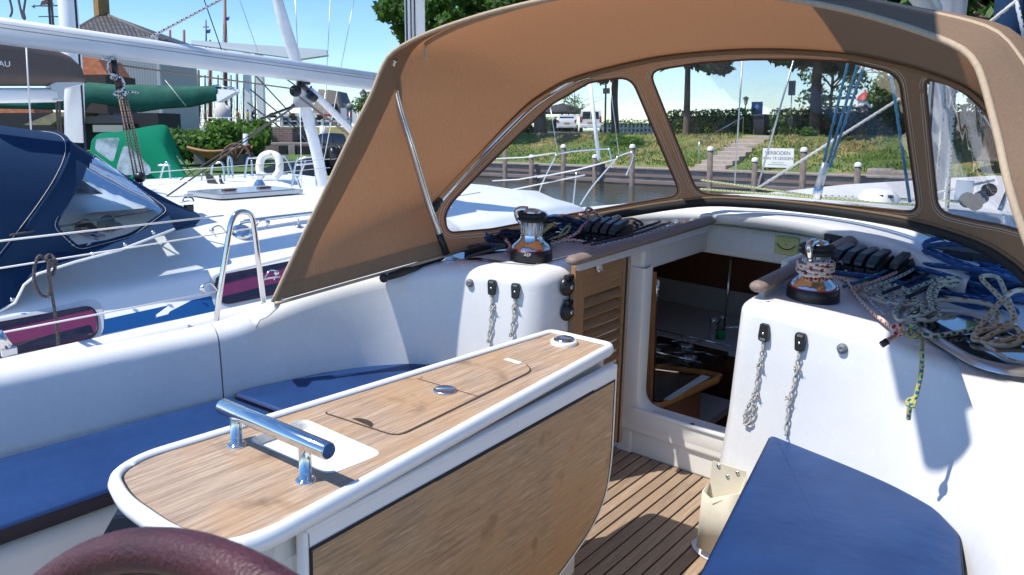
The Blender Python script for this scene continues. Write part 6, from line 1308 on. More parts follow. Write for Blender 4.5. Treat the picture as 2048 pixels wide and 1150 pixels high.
LF1 = leafmat('leaf_tree', (.028, .07, .014), (.09, .17, .035), (.14, .30, .04)); LF2 = leafmat('leaf_hedge', (.042, .095, .02), (.11, .20, .045), (.11, .24, .04)); LF3 = leafmat('leaf_bush', (.04, .10, .015), (.13, .24, .04), (.16, .3, .04))
BARK = mat('bark', (.085, .062, .045), .9, col2=(.16, .12, .09), scale=3, bump=1, bscale=12, stretch=(6, 6, 1)); YEL = mat('yellow_flower', (.65, .5, .03), .6)
# water
mt, n, p = nodes('harbour_water'); p.inputs['Base Color'].default_value = (.035, .040, .018, 1); p.inputs['Roughness'].default_value = .08; p.inputs['Specular IOR Level'].default_value = .6
tcn = N(n, 'ShaderNodeTexCoord'); q = N(n, 'ShaderNodeTexNoise', i_Scale=2.2, i_Detail=5); n.links.new(tcn.outputs['Object'], q.inputs[0]); b = N(n, 'ShaderNodeBump', i_Strength=.5, i_Distance=.08); n.links.new(q.outputs[0], b.inputs['Height']); n.links.new(b.outputs[0], p.inputs['Normal'])
w_ = MB().add([(-900, -300, 0), (900, -300, 0), (900, 1500, 0), (-900, 1500, 0)], [(0, 1, 2, 3)]).build('water', mt, frame='W'); tag(w_, kind='structure')
# right bank
GR = mat('bank_grass', (.10, .15, .03), .9, col2=(.34, .25, .11), scale=.45, det=9, lo=.46, hi=.66, bump=.6, bscale=9); GRG = mat('green_grass', (.055, .12, .018), .9, col2=(.11, .17, .035), scale=1.5, bump=.5, bscale=10)
GRAV = mat('gravel_path', (.30, .26, .22), .9, col2=(.38, .33, .28), scale=6); STONE = mat('quay_stone', (.24, .20, .18), .85, col2=(.33, .28, .25), scale=4, bump=.4, bscale=20); BRICKM = mat('brick_purple', (.13, .075, .06), .9, col2=(.20, .125, .10), scale=5)
def bankz(y): 
    return .72 if y < 32.4 else (.72+(y-32.4)/5.6*1.38 if y < 38 else 2.1+.0*(y-38))
g = np.random.default_rng(3); rowsb = []
for y in [32.3, 32.8, 33.3, 34, 35, 36, 37, 37.6, 38, 38.6, 40, 44, 50, 58, 70, 100]:
    rowsb.append([(x, y, bankz(y)+(.10*math.sin(x*.7+y)+.07*math.sin(x*1.9+2*y) if 32.5 < y < 38 else 0)-(.25*max(0, min(1, (-x-62)/8)))) for x in np.arange(-70, 60, 1.4)])
bank = MB().rows(rowsb).build('bank', GR, frame='W'); tag(bank, kind='structure')
MB_ = MB().rows([[(x, 31.0, .70), (x, 32.35, .72)] for x in (-70, -20, 60)]).build('quay_path', GRAV, frame='W'); tag(MB_, kind='structure')
MB_ = MB().rows([[(x, 43.5, 2.112), (x, 58, 2.112)] for x in (-60, 60)]).build('road', mat('asphalt', (.10, .10, .105), .9), frame='W'); tag(MB_, kind='structure')
qw = thing('quay_wall', 'low grey quay wall of weathered planks and coping along the far bank', 'wall', (-12, 31, 0), frame='W')
MB().box((-6, 31.15, .10), (128, .3, 1.16)).build('wall_face', mat('wall_planks', (.22, .18, .17), .9, col2=(.36, .31, .30), scale=1.5, stretch=(1, 1, 5), bump=.5, bscale=8), qw)
for k in range(60): MB().box((-48+1.5*k, 31.08, .715), (1.48, .42, .07)).build('coping_stone', STONE, qw, bevel=.01, seg=1)
for z in (.42, .12): MB().box((-6, 30.97, z), (128, .08, .13)).build('waling', mat('waling_wood', (.20, .15, .13), .9), qw)
# stones at right
for i, (x, y) in enumerate(((1762, 352), (1800, 356), (1835, 362))): 
    p = wY(x, y, 32.6); o = MB().box(p+Vector((0, 0, .05)), (.95, .6, .50)).build('stone_block', STONE, base=p, frame='W', bevel=.10, seg=3); tag(o, ('leftmost', 'middle', 'rightmost')[i]+' of the three squared stones on the quay edge', 'stone', 'stones on the quay')
# piles
PW = mat('pile_wood', (.13, .10, .085), .9, col2=(.20, .16, .14), scale=3, stretch=(4, 4, 1), bump=.5)
pn = {1010: 'dark pile without cap at the far left of the left window', 1063: 'short white-capped pile left of the bow pulpit', 1127: 'tall white-capped pile behind the left bow pulpit tube', 1190: 'white-capped pile behind the furler drum', 1265: 'tall white-capped pile beside the right bow pulpit tube', 1421: 'tall white-capped pile left of the bank steps', 1510: 'white-capped pile under the bank steps, left of the white sign', 1608: 'tall white-capped pile right of the white sign', 1716: 'white-capped pile left of the stone blocks', 1345: 'pile hidden partly by the window strip'}
for x, y in ((1010, 300), (1063, 315), (1127, 295), (1190, 315), (1265, 295), (1421, 300), (1510, 322), (1608, 302), (1716, 332)):
    Yp = 29.5 if y < 312 else 30.6; p = wY(x, y, Yp); t = thing('mooring_pile', pn[x], 'pile', (p.x, p.y, 0), 'mooring piles along the quay', 'W')
    MB().lathe([(.115, -.6), (.11, p.z), (0, p.z)], (p.x, p.y, 0), n=12).build('post', PW, t)
    if x != 1010: MB().lathe([(.135, p.z-.02), (.135, p.z+.05), (.10, p.z+.12), (0, p.z+.15)], (p.x, p.y, 0), n=12).build('cap', WHITEP, t)
# stairs
stt = thing('bank_steps', 'concrete steps climbing the grass bank left of the bin', 'steps', (-14.7, 32.4, .7), frame='W')
for k in range(8): MB().box((-14.9, 32.7+k*.70, .72+.172*k+.05), (1.45, .72, .26)).build('step', mat('step_concrete', (.36, .29, .25), .9, col2=(.44, .37, .32), scale=5), stt, bevel=.012, seg=1)
for sx in (-15.75,): MB().tube([(sx, 33, .9), (sx, 33, 1.9), (sx, 37.8, 3.0), (sx, 37.8, 2.0)], .025, 6).build('hand_rail', STEEL, stt)
# grass tufts on bank
g = np.random.default_rng(5); n_t = 26000; xx = g.uniform(-52, 6, n_t); yy = 32.4+g.uniform(0, 1, n_t)**1.0*6.2; ok = ~((xx > -15.7) & (xx < -14.1)); xx, yy = xx[ok], yy[ok]; zz = np.array([bankz(y) for y in yy])+.10*np.sin(xx*.7+yy)*(yy < 38)+.05
h_ = g.uniform(.02, .085, len(xx)); a_ = g.uniform(0, 6.28, len(xx)); w2 = .045
V = np.stack([np.stack([xx-np.cos(a_)*w2, yy-np.sin(a_)*w2, zz-.05], 1), np.stack([xx+np.cos(a_)*w2, yy+np.sin(a_)*w2, zz-.05], 1), np.stack([xx+g.normal(size=len(xx))*.04, yy+g.normal(size=len(xx))*.04, zz+h_], 1)], 1).reshape(-1, 3)
dry = (np.sin(xx*.9+1.3*np.sin(yy))+g.normal(size=len(xx))*.6+(yy-35)*.45) > .75
for nm, msk, mm_ in (('green_grass', ~dry, leafmat('blade_green', (.08, .15, .02), (.17, .27, .05), (.16, .3, .04))), ('dry_grass', dry, leafmat('blade_dry', (.34, .25, .10), (.50, .38, .18), (.3, .2, .08)))):
    idx = np.where(msk)[0]; vv = V.reshape(-1, 3, 3)[idx].reshape(-1, 3); me = bpy.data.meshes.new(nm); k = len(idx)
    me.vertices.add(3*k); me.vertices.foreach_set('co', vv.ravel()); me.loops.add(3*k); me.loops.foreach_set('vertex_index', np.arange(3*k)); me.polygons.add(k); me.polygons.foreach_set('loop_start', np.arange(k)*3); me.polygons.foreach_set('loop_total', np.full(k, 3)); me.update(); me.materials.append(mm_)
    o = bpy.data.objects.new(nm, me); COL.objects.link(o); tag(o, kind='stuff')
leaves('yellow_flowers', YEL, [(*wY(1283, 320, 33.8), .5, .3, .22), (*wY(1290, 326, 33.4), .4, .3, .15)], 260, .045, seed=8)['kind'] = 'stuff'
# hedges
def hedge(label, x0, x1, y, z0, z1, seed, n=5200, base=None):
    t = thing('hedge', label, 'hedge', ((x0+x1)/2, y, z0), 'clipped hedges on the bank', 'W'); B_ = []
    for k in range(int((x1-x0)/.45)+1):
        for j in range(3): B_.append((x0+k*.45, y+random.uniform(-.1, .1), z0+.25+(z1-z0-.4)*j/2+random.uniform(-.04, .06), .36, .42, .34))
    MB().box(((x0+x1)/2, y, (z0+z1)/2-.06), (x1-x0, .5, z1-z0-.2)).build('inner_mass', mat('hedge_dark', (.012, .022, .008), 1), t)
    leaves('foliage', LF2, B_, n, .075, t, ((x0+x1)/2, y, z0), seed=seed); return t
zb_ = 2.08
hx = lambda px, Y=41: wY(px, 255, Y).x
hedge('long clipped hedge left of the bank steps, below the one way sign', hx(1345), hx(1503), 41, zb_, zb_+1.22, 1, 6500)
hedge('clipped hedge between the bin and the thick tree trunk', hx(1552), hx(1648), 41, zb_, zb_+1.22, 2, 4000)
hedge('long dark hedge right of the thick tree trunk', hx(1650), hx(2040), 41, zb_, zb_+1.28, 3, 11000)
hedge('hedge behind the silver hatchback and large trunk', hx(1085, 66), hx(1145, 66), 66, 2.1, 3.4, 4, 3000)
hedge('low hedge right of the white van', hx(1210, 60), hx(1345, 60), 60, 2.1, 3.0, 5, 3500)
# trees
def tree(label, x, y, z0, r, th, crown, nl, seed, ls=.21, mt_=LF1, lean=(0, 0), fork=None):
    g = random.Random(seed); t = thing('tree', label, 'tree', (x, y, z0), 'trees on the bank', 'W')
    tp = [Vector((x, y, z0-.1)), Vector((x+.02, y, z0+.5)), Vector((x+lean[0]*.5+g.uniform(-.1, .1), y, z0+th*.5)), Vector((x+lean[0], y, z0+th)), Vector((x+lean[0]*1.3, y, z0+th+2.5))]
    q = MB().tube(cat_(tp, 5), [r*1.45, r*1.2, r*1.1, r*1.05]+[r*(1-.028*k) for k in range(17)], 12)
    top = tp[3]
    for k in range(9):
        a = k*2.4+seed; L_ = g.uniform(2.0, 3.6); s0 = top+Vector((0, 0, g.uniform(-.5, 1.3))); e_ = s0+Vector((math.cos(a)*L_, math.sin(a)*L_, L_*g.uniform(.25, .9)))
        m_ = s0.lerp(e_, .5)+Vector((0, 0, .25)); q.tube(cat_([s0, m_, e_], 4), [r*.5*(1-.1*j) for j in range(9)], 6)
        for j in range(3): f_ = s0.lerp(e_, .5+.2*j); q.tube([f_, f_+Vector((g.uniform(-1, 1), g.uniform(-1, 1), g.uniform(-.2, .9)))], [r*.14, r*.05], 4)
    q.build('trunk', BARK, t)
    B_ = []
    cx, cy, cz, R1, Rz, nb_ = crown
    for k in range(nb_):
        a = g.uniform(0, 6.28); u = g.uniform(-1, 1); rr_ = g.uniform(.35, 1)**.5; s_ = math.sqrt(1-u*u*.8)
        B_.append((x+cx+math.cos(a)*R1*rr_*s_, y+cy+math.sin(a)*R1*rr_*s_, z0+cz+u*Rz*rr_, g.uniform(.5, 1.05), g.uniform(.5, 1.05), g.uniform(.35, .7)))
    leaves('crown', mt_, B_, nl, ls, t, (x, y, z0), seed=seed); return t
tree('tree with the large dark trunk at the left edge of the left window', *wY(1080, 262, 40).xy, 2.05, .42, 4.6, (-1.5, 1, 7.9, 9.2, 3.8, 240), 46000, 31)
tree('tree whose trunk rises behind the top of the left window', *wY(1230, 250, 46).xy, 2.05, .28, 4.6, (0, 0, 6.7, 4.4, 3.0, 70), 16000, 32)
tree('slender dark tree at the left of the middle window', *wY(1372, 262, 40).xy, 2.1, .20, 3.9, (.3, 0, 6.0, 3.0, 2.6, 44), 10500, 33)
tree('thick tree behind the blue tackle ropes in the middle window', *wY(1628, 265, 38.6).xy, 2.1, .29, 3.6, (.5, 0, 5.9, 3.3, 2.8, 54), 12500, 34)
tree('tree with ivy-brown trunk behind the right-hand window', *wY(1990, 285, 33.5).xy, 1.4, .42, 3.6, (0, 1, 5.4, 3.6, 3.0, 70), 15000, 35)
tree('tall dense tree above the right end of the hood', *wY(2050, 280, 37).xy, 1.9, .4, 4.0, (0, 0, 5.5, 4.0, 4.2, 90), 17000, 36)
tree('small bright green tree beside the lighthouse', *wY(1795, 262, 52).xy, 2.1, .12, 1.8, (0, 0, 2.2, 1.3, 1.0, 16), 2600, 37, .14, LF3)
tree('thin young tree left of the white van', *wY(1148, 255, 63).xy, 2.1, .05, 1.6, (0, 0, 2.2, .7, 1.3, 8), 500, 38, .10)
tree('thin leafy tree behind the lower part of the blue ropes', *wY(1660, 262, 48).xy, 2.1, .12, 3.0, (0, 0, 3.6, 1.5, 2.2, 18), 1500, 39, .13)
tree('tree behind the right half of the hood, filling the top right gap', *wY(2110, 250, 46).xy, 2.0, .35, 3.0, (0, 0, 5.5, 4.2, 4.4, 90), 15000, 40)
bush = lambda lb, p, R3, nl, sd, mt_=LF3, ls=.09: (lambda t: (leaves('foliage', mt_, [(p[0]+random.uniform(-1, 1)*R3[0]*.6, p[1]+random.uniform(-1, 1)*R3[1]*.6, p[2]+R3[2]*random.uniform(.3, 1.1), R3[0]*.5, R3[1]*.5, R3[2]*.5) for _ in range(9)], nl, ls, t, p, seed=sd), t)[1])(thing('bush', lb, 'bush', p, 'bushes', 'W'))
bush('bright leafy tuft at the foot of the thick tree', wY(1615, 275, 38.2), (.4, .3, .35), 500, 50)
bush('grey-green bush at the foot of the leftmost trunk', wY(1045, 268, 42), (1.4, .6, .55), 1500, 51, LF2)
bush('round shrub on the bank behind the bow pulpit', wY(1250, 300, 36), (1.2, .8, .55), 1800, 52)
# sign: mooring prohibited
sg = thing('mooring_sign', 'white board reading VERBODEN AAN TE LEGGEN on the bank', 'sign', wY(1556, 335, 32.9), frame='W')
c = wY(1556, 316, 32.9); MB().box(c, (1.32, .03, .80)).build('board', WHITEP, sg, bevel=.006)
for dx in (-.45, .45): MB().box(c+Vector((dx, .03, -.5)), (.06, .06, .6)).build('post', PW, sg)
RX = axes((1, 0, 0), (0, 0, 1))
letters('VERBODEN', BLACK, sg, c+Vector((-.02, -.018, .20)), RX, .21, frame='W'); letters('AAN TE LEGGEN', BLACK, sg, c+Vector((0, -.018, -.02)), RX, .17, frame='W')
MB().box(c+Vector((0, -.0165, -.20)), (.5, .002, .02)).box(c+Vector((0, -.0165, -.28)), (.8, .002, .02)).build('small_print', GREYP, sg)
# bin
bi = thing('wheelie_bin', 'black wheelie bin at the top of the bank steps', 'bin', wY(1521, 275, 39.2), frame='W'); c = Vector((wY(1521, 275, 39.2).x, 39.2, 2.1))
MB().rows([[c+Vector((sx*w/2, sy*d/2, z)) for sx, sy in ((-1, -1), (1, -1), (1, 1), (-1, 1))] for w, d, z in ((.50, .55, .05), (.60, .68, .98))], True, caps=True).build('body', mat('bin_black', (.02, .022, .03), .5), bi, bevel=.02); MB().box(c+Vector((0, .02, 1.02)), (.66, .76, .07)).build('lid', MATS['bin_black'], bi, bevel=.025); MB().box(c+Vector((0, -.38, .96)), (.58, .05, .05)).build('handle', MATS['bin_black'], bi, bevel=.01)
for s_ in (-1, 1): MB().lathe([(.10, -.03), (.10, .03), (0, .03)], c+Vector((.27*s_, .3, .1)), (1, 0, 0), n=12).build('wheel', RUBBER, bi)
# one way sign, lamps, posts
ow = thing('one_way_sign', 'square blue sign with a white upward arrow', 'sign', wY(1515, 262, 42), frame='W'); c = wY(1514, 216, 42); MB().box(c, (.62, .02, .66)).build('plate', mat('sign_blue', (.01, .12, .55), .4), ow); MB().tube([c+Vector((0, .03, .3)), Vector((c.x, c.y+.03, 2.1))], .03, 8).build('post', STEEL, ow)
MB().add([c+Vector((u, -.013, v)) for u, v in ((-.045, -.24), (.045, -.24), (.045, .03), (.15, .03), (0, .25), (-.15, .03), (-.045, .03))], [(0, 1, 2, 6), (3, 4, 5)], False).build('arrow', WHITEP, ow)
def lamp(px, ptop, Y, lb, h=.55, w=.34, green=None):
    c = wY(px, ptop, Y); t = thing('street_lamp', lb, 'street lamp', (c.x, c.y, 2.1), 'street lamps', 'W'); z = c.z
    MB().tube([(c.x, c.y, 2.1), (c.x, c.y, z-h)], .04, 8).build('post', mat('lamp_green', (.03, .06, .05), .5), t)
    MB().lathe([(w*.25, -h), (w*.5, -h*.25), (w*.5, -.22*h)], (c.x, c.y, z), n=8).build('lantern', mat('lantern_glass', (.5, .55, .55), .2), t); MB().lathe([(w*.62, -h*.22), (w*.45, -.04), (.03, 0), (0, .06)], (c.x, c.y, z), n=8).build('cap', MATS['lamp_green'], t)
    if green: MB().box((c.x-.02, c.y-.05, z-1.0-.15), (.30, .02, .50)).build('green_panel', mat('sign_green', (.02, .22, .12), .5), t)
lamp(1492, 193, 50, 'street lamp with a green notice left of the blue arrow sign', green=True); lamp(1436, 217, 75, 'small distant street lamp above the hedge')
ns = thing('notice_sign', 'tall dark rectangular sign back on a pole left of the thick tree', 'sign', (wY(1584, 235, 40).x, 40, 2.1), frame='W'); c = wY(1584, 176, 40); MB().box(c, (.36, .03, .72)).build('plate', GREYP, ns, bevel=.02); MB().tube([c+Vector((0, .03, .36)), Vector((c.x-.03, 40.03, 2.1))], .025, 6).build('post', STEEL, ns); MB().box((c.x+.05, 40.03, 3.15-.35), (.22, .2, .3)).build('box', BLACK, ns)
sp_ = thing('signpost', 'dark post with rectangular plates in front of the second trunk', 'sign', (wY(1212, 240, 44).x, 44, 2.1), frame='W'); c = wY(1212, 150, 44); MB().tube([(c.x, 44, 2.1), (c.x, 44, 6.2)], .06, 8).build('post', BLACK, sp_)
for dz_, w_ in ((-.3, 1.0), (-1.0, .5)): MB().box((c.x+.1, 43.92, c.z+dz_), (w_, .03, .35)).build('plate', GREYP, sp_)
fg = thing('flag', 'dark blue flag leaning at the gap beside the bin', 'flag', wY(1542, 255, 44), frame='W'); MB().tube([wY(1535, 275, 44), wY(1562, 222, 44)], .02, 6).build('staff', STEEL, fg)
MB().rows([[wY(1536+12*i, 238-8*i+6*math.sin(i*2), 44) for i in range(3)], [wY(1534+10*i, 262-8*i+4*math.sin(i*2), 44) for i in range(3)]]).build('cloth', mat('flag_navy', (.02, .03, .16), .8), fg)
# lighthouse
lh = thing('lighthouse', 'distant lighthouse with red dome and red lattice base', 'lighthouse', wD(1727, 240, 230), frame='W'); c = wD(1727, 240, 230); RED = mat('light_red', (.50, .05, .04), .5)
MB().lathe([(1.9, 2.2), (1.8, 5.6)], c, n=16).build('lantern_room', WHITEP, lh); MB().lathe([(2.3, 5.6), (1.9, 6.6), (.9, 7.6), (.3, 8.0), (.3, 8.6), (0, 8.7)], c, n=16).build('dome', RED, lh); MB().lathe([(3.2, 2.0), (3.2, 2.3), (0, 2.3)], c, n=16).build('gallery', RED, lh)
for k in range(8): a = k*math.pi/4; MB().tube([c+Vector((3.4*math.cos(a), 3.4*math.sin(a), -3)), c+Vector((2.4*math.cos(a+.4), 2.4*math.sin(a+.4), 2.1))], .18, 5).build('lattice_leg', RED, lh)
for z in (3.2,): MB().tube([c+Vector((3.1*math.cos(a), 3.1*math.sin(a), z)) for a in [2*math.pi*k/16 for k in range(16)]], .08, 4, closed=True).build('railing', RED, lh)
MB().box(c+VIEWR*3.0+Vector((0, 0, 1.2)), (1.6, 1.6, 4.4)).build('annex', mat('annex_brick', (.15, .07, .055), .9), lh); MB().tube([c+VIEWR*2.4, c+VIEWR*2.4+Vector((0, 0, 9.5))], .10, 4).build('aerial', WHITEP, lh)
rm = thing('beacon_mast', 'red and white beacon mast with a crossbar behind the thin tree', 'mast', (wY(1644, 240, 60).x, 60, 2.1), frame='W'); c = wY(1644, 172, 60)
for k in range(6): MB().tube([(c.x, 60, 2.1+k*(c.z-2.1)/6), (c.x, 60, 2.1+(k+1)*(c.z-2.1)/6)], .09, 6).build('segment', RED if k % 2 else WHITEP, rm)
MB().box((c.x+.6, 60, c.z-.9), (3.6, .1, .2)).box((c.x+.6, 60, c.z-1.5), (3.2, .1, .12)).build('crossbar', mat('mast_dark', (.08, .06, .07), .7), rm)
# cars
def car(label, pc_, w, h, L, col, van, px):
    c = Vector(pc_); t = thing('parked_van' if van else 'parked_car', label, 'van' if van else 'car', c, 'vehicles parked on the bank', 'W'); yaw = R_(32)
    M_ = Matrix.Rotation(yaw, 3, 'Z'); T = lambda u, v, z: c+M_ @ Vector((u*w/2, v, z))
    prof = [(0, .35), (0, .75), (.03 if van else .08, 1.0), (.12 if van else .42, h-.12), (.25 if van else .75, h), (L*.55, h), (L*.70, h*.62), (L*.97, h*.52), (L, .6), (L, .35)]
    R = []
    for u, nar in ((-1, .0), (-.96, .0), (.96, .0), (1, .0)):
        R.append([T(u*(1-.13*max(0, (z-.9)/(h-.9))), v, z if abs(u) < 1 else min(z, h-.06) if z > .5 else z+.03) for v, z in prof])
    MB().rows(R, smooth=True, caps=True).build('body', mat('paint_'+px, col, .25, coat=1, spec=.6), t, bevel=.04)
    GLS = mat('car_glass', (.02, .035, .04), .05, coat=1)
    v0, v1 = ((.045, .115) if van else (.12, .40)); z0_, z1_ = (1.02, h-.18) if van else (1.02, h-.14)
    MB().add([T(-.78, v0-.012, z0_), T(.78, v0-.012, z0_), T(.70, v1-.012, z1_), T(-.70, v1-.012, z1_)], [(0, 1, 2, 3)], False).build('rear_window', GLS, t)
    if van: MB().box(T(0, .05, (z0_+z1_)/2), (.05, .05, z1_-z0_), M_).build('door_split', MATS['paint_'+px], t)
    for s_ in (-1, 1):
        MB().add([T(s_*1.0-.0*s_, 1.0, 1.0), T(s_*1.0, L*.68, 1.0), T(s_*.88, L*.56, h-.12), T(s_*.88, .9, h-.12)], [(0, 1, 2, 3)], False).build('side_window', GLS, t)
        MB().box(T(s_*.88, .0, .95 if not van else 1.05), (.16, .05, .22 if not van else .45), M_).build('tail_light', mat('tail_red', (.4, .02, .02), .3), t)
        for v in (.75, L-.8): MB().lathe([(.31, -.1), (.31, .1), (0, .1)], T(s_*.92, v, .31), M_ @ Vector((1, 0, 0)), n=16).build('wheel', RUBBER, t)
    MB().box(T(0, -.02, .48), (w*.94, .12, .25), M_).build('bumper', MATS['paint_'+px], t, bevel=.04); MB().box(T(0, -.03, .80), (.52, .02, .11), M_).build('number_plate', mat('plate_yellow', (.6, .42, .05), .5), t)
    for u in (-.45, .45): MB().box(T(u, -.085, .34), (.25, .02, .06), M_).build('reflector', BLACK, t)
    return t
pcar = wY(1133, 258, 59); car('silver hatchback parked beside a white van', (pcar.x, pcar.y, 2.12), 1.78, 1.50, 4.1, (.55, .56, .58), False, 'silver')
pvan = wY(1181, 262, 55); car('white van parked right of the silver hatchback', (pvan.x, pvan.y, 2.12), 1.80, 1.83, 4.3, (.72, .73, .74), True, 'white')
um = thing('parasol_shelter', 'wide dark thatched parasol above the silver hatchback', 'parasol', (wY(1125, 240, 64).x, 64, 2.1), frame='W'); c = wY(1124, 216, 64)
MB().lathe([(0, .45), (.9, .25), (2.3, -.20), (3.0, -.42), (2.9, -.55), (0, -.2)], c, n=18).build('canopy', mat('thatch', (.045, .04, .045), .95, bump=1, bscale=6), um); MB().tube([c, Vector((c.x, 64, 2.1))], .08, 8).build('pole', PW, um)
# low white fence right of the van
fn = thing('picket_fence', 'low white fence with panels on the road side right of the van', 'fence', (wY(1270, 258, 48).x, 48, 2.1), frame='W')
for k in range(16): x = wY(1215+8*k, 258, 50).x; MB().box((x, 50, 2.42), (.12, .04, .6)).build('slat', WHITEP, fn)
MB().box((wY(1275, 258, 50).x, 50.04, 2.45), (6.2, .04, .1)).build('rail', WHITEP, fn)

# ================================================================ LEFT SIDE: lawn, lock, bridge, house, ships
tag(MB().rows([[(-75, 4, 1.0), (-60, 26, 1.2), (-40, 34, 1.2)], [(-19.5, 3, .85), (-20, 11.5, .85), (-29.5, 20.2, .85)]]).build('lawn', GRG, frame='W'), kind='structure')
tag(MB().rows([[(-75, 4, 1.0), (-75, 4, -.2)], [(-19.5, 3, .85), (-19.5, 3, -.2)], [(-20, 11.5, .85), (-20, 11.5, -.2)], [(-29.5, 20.2, .85), (-29.5, 20.2, -.2)], [(-40, 34, 1.2), (-40, 34, -.2)]]).build('lawn_edge', STONE, frame='W'), kind='structure')
def P48(x, y, D): return wD(x, y, D)
BRK = nodes('brick_wall'); bm2, n, p = BRK; MATS['brick_wall'] = bm2
tcn = N(n, 'ShaderNodeTexCoord'); br = N(n, 'ShaderNodeTexBrick', i_Scale=1.0); br.inputs['Color1'].default_value = (.15, .085, .065, 1); br.inputs['Color2'].default_value = (.22, .14, .11, 1); br.inputs['Mortar'].default_value = (.25, .22, .2, 1)
br.inputs['Brick Width'].default_value = .42; br.inputs['Row Height'].default_value = .13; br.inputs['Mortar Size'].default_value = .015; n.links.new(tcn.outputs['UV'], br.inputs[0]); n.links.new(br.outputs[0], p.inputs['Base Color']); p.inputs['Roughness'].default_value = .9
def facebox(name, mt_, x0, x1, t_, b_, D, depth, parent, D2=None):
    """wall block facing the camera side: left/right columns, top/bottom rows at distance D"""
    a, b = wD(x0, b_, D), wD(x1, b_, D2 or D); za, zb2 = wD(x0, t_, D).z, wD(x0, b_, D).z
    n_ = Vector((-(b-a).y, (b-a).x, 0)).normalized()
    if n_.dot(CW @ Vector((0, 0, 1))) < 0: n_ = -n_
    A_ = [Vector((a.x, a.y, zb2)), Vector((b.x, b.y, zb2)), Vector((b.x, b.y, zb2))+n_*depth, Vector((a.x, a.y, zb2))+n_*depth]; q = MB().prism(A_, (0, 0, za-zb2)); L_ = (b-a).length
    q.uv = {}
    for fi, f in enumerate(q.f):
        if len(f) == 4: vs = [Vector(q.v[i]) for i in f]; e_ = (vs[1]-vs[0]); q.uv[fi] = tuple((((v-A_[0]).dot((b-a).normalized())+(v-A_[0]).dot(n_)), v.z) for v in vs)
    return q.build(name, mt_, parent)
lk = thing('lock_wall', 'dark brick lock wall and pier with a small pale window', 'wall', wD(600, 330, 46), frame='W')
facebox('lower_wall', bm2, 513, 760, 288, 372, 44, 1.5, lk); facebox('coping', STONE, 512, 762, 286, 289.5, 43.9, 1.8, lk); facebox('pier', bm2, 512, 585, 256, 289, 46, 4, lk); facebox('pier_cap', STONE, 511, 586, 253, 257, 45.9, 4.2, lk)
facebox('buttress', STONE, 579, 592, 290, 372, 43.7, .5, lk); facebox('niche', BLACK, 560, 577, 291, 372, 43.8, .3, lk); facebox('window_frame', STONE, 532, 545, 262, 284, 45.8, .1, lk); facebox('window', mat('dull_pane', (.45, .48, .42), .2), 534, 543, 264, 282, 45.7, .1, lk)
facebox('dark_gate', mat('gate_black', (.012, .012, .014), .8), 596, 762, 292, 372, 43.7, .2, lk)
stl = thing('lock_steps', 'narrow brick steps beside the lock pier', 'steps', wD(600, 285, 47), frame='W')
for k in range(7): facebox('step', BRICKM, 585, 618-4*k, 285-4.5*k, 289-4.5*k, 47+.3*k, .5, stl)
for k in range(2): MB().tube([wD(590+18*k, 258, 46.5), wD(618+18*k, 287, 46.5)], .03, 5).build('rail', STEEL, stl)
bkt = tag(MB().rows([[wD(610, 288, 50), wD(780, 290, 50)], [wD(610, 255, 58), wD(780, 252, 58)]]).build('grass_slope', mat('slope_grass', (.11, .14, .03), .9, col2=(.24, .19, .07), scale=1.2, bump=.5, bscale=8), frame='W'), kind='structure')
for lb, x, y, R3, nl, sd, D in (('tall glossy bush in front of the white bridge', 408, 318, (1.5, 1.3, 1.1), 3400, 61, 34), ('yellow-green bush left of the brick pier', 478, 312, (1.9, 1.2, .85), 3800, 62, 36), ('darker bush right of the green hood', 355, 312, (1.2, 1.2, .75), 2400, 63, 33), ('leafy bush touching the brick pier', 505, 318, (.9, .8, 1.2), 2200, 64, 38)): bush(lb, wD(x, y, D), R3, nl, sd, LF3 if sd != 63 else LF2, .13)
wb = thing('wooden_boat', 'old brown wooden rowing boat lying on blocks on the lawn', 'rowing boat', wD(420, 325, 29), frame='W')
H_ = []
for k in range(9):
    u = k/8; a = wD(378+125*u, 294+10*math.sin(math.pi*u)-4*u, 29); wv = .55*math.sin(math.pi*(.08+.84*u)); dv_ = CW @ Vector((0, 0, 1)); dv_.z = 0; dv_.normalize(); dp = .42*math.sin(math.pi*(.1+.8*u))
    H_.append([a-dv_*wv, a-dv_*wv*.8+Vector((0, 0, -dp*.6)), a+Vector((0, 0, -dp)), a+dv_*wv*.8+Vector((0, 0, -dp*.6)), a+dv_*wv])
MB().rows(H_).build('hull', mat('old_varnish', (.10, .045, .02), .6, col2=(.22, .10, .04), scale=2), wb); MB().tube([h[0] for h in H_], .05, 6).build('gunwale', mat('pale_gunwale', (.35, .17, .07), .6), wb)
for x in (398, 475): facebox('block', mat('grey_block', (.12, .11, .10), .9), x-10, x+12, 308, 328, 28.8, 1.2, wb)
cw = thing('cart_wheel', 'large rusty iron wheel leaning by the wooden boat', 'wheel', wD(475, 320, 27), frame='W'); MB().tube([wD(472+30*math.cos(a), 322+34*math.sin(a), 27) for a in [math.pi+math.pi*k/20 for k in range(21)]], .05, 6).build('rim', mat('rust', (.12, .07, .045), .8), cw)
for a in (3.6, 4.2, 4.7, 5.3): MB().tube([wD(472, 322, 27), wD(472+30*math.cos(a), 322+34*math.sin(a), 27)], .03, 5).build('spoke', MATS['rust'], cw)
tag(MB().tube([wD(491, 268, 30), wD(491, 318, 30)], .10, 10).build('pale_post', mat('pale_blue_post', (.55, .66, .70), .4), base=wD(491, 318, 30), frame='W'), 'pale blue-white post in front of the yellow-green bush', 'post')
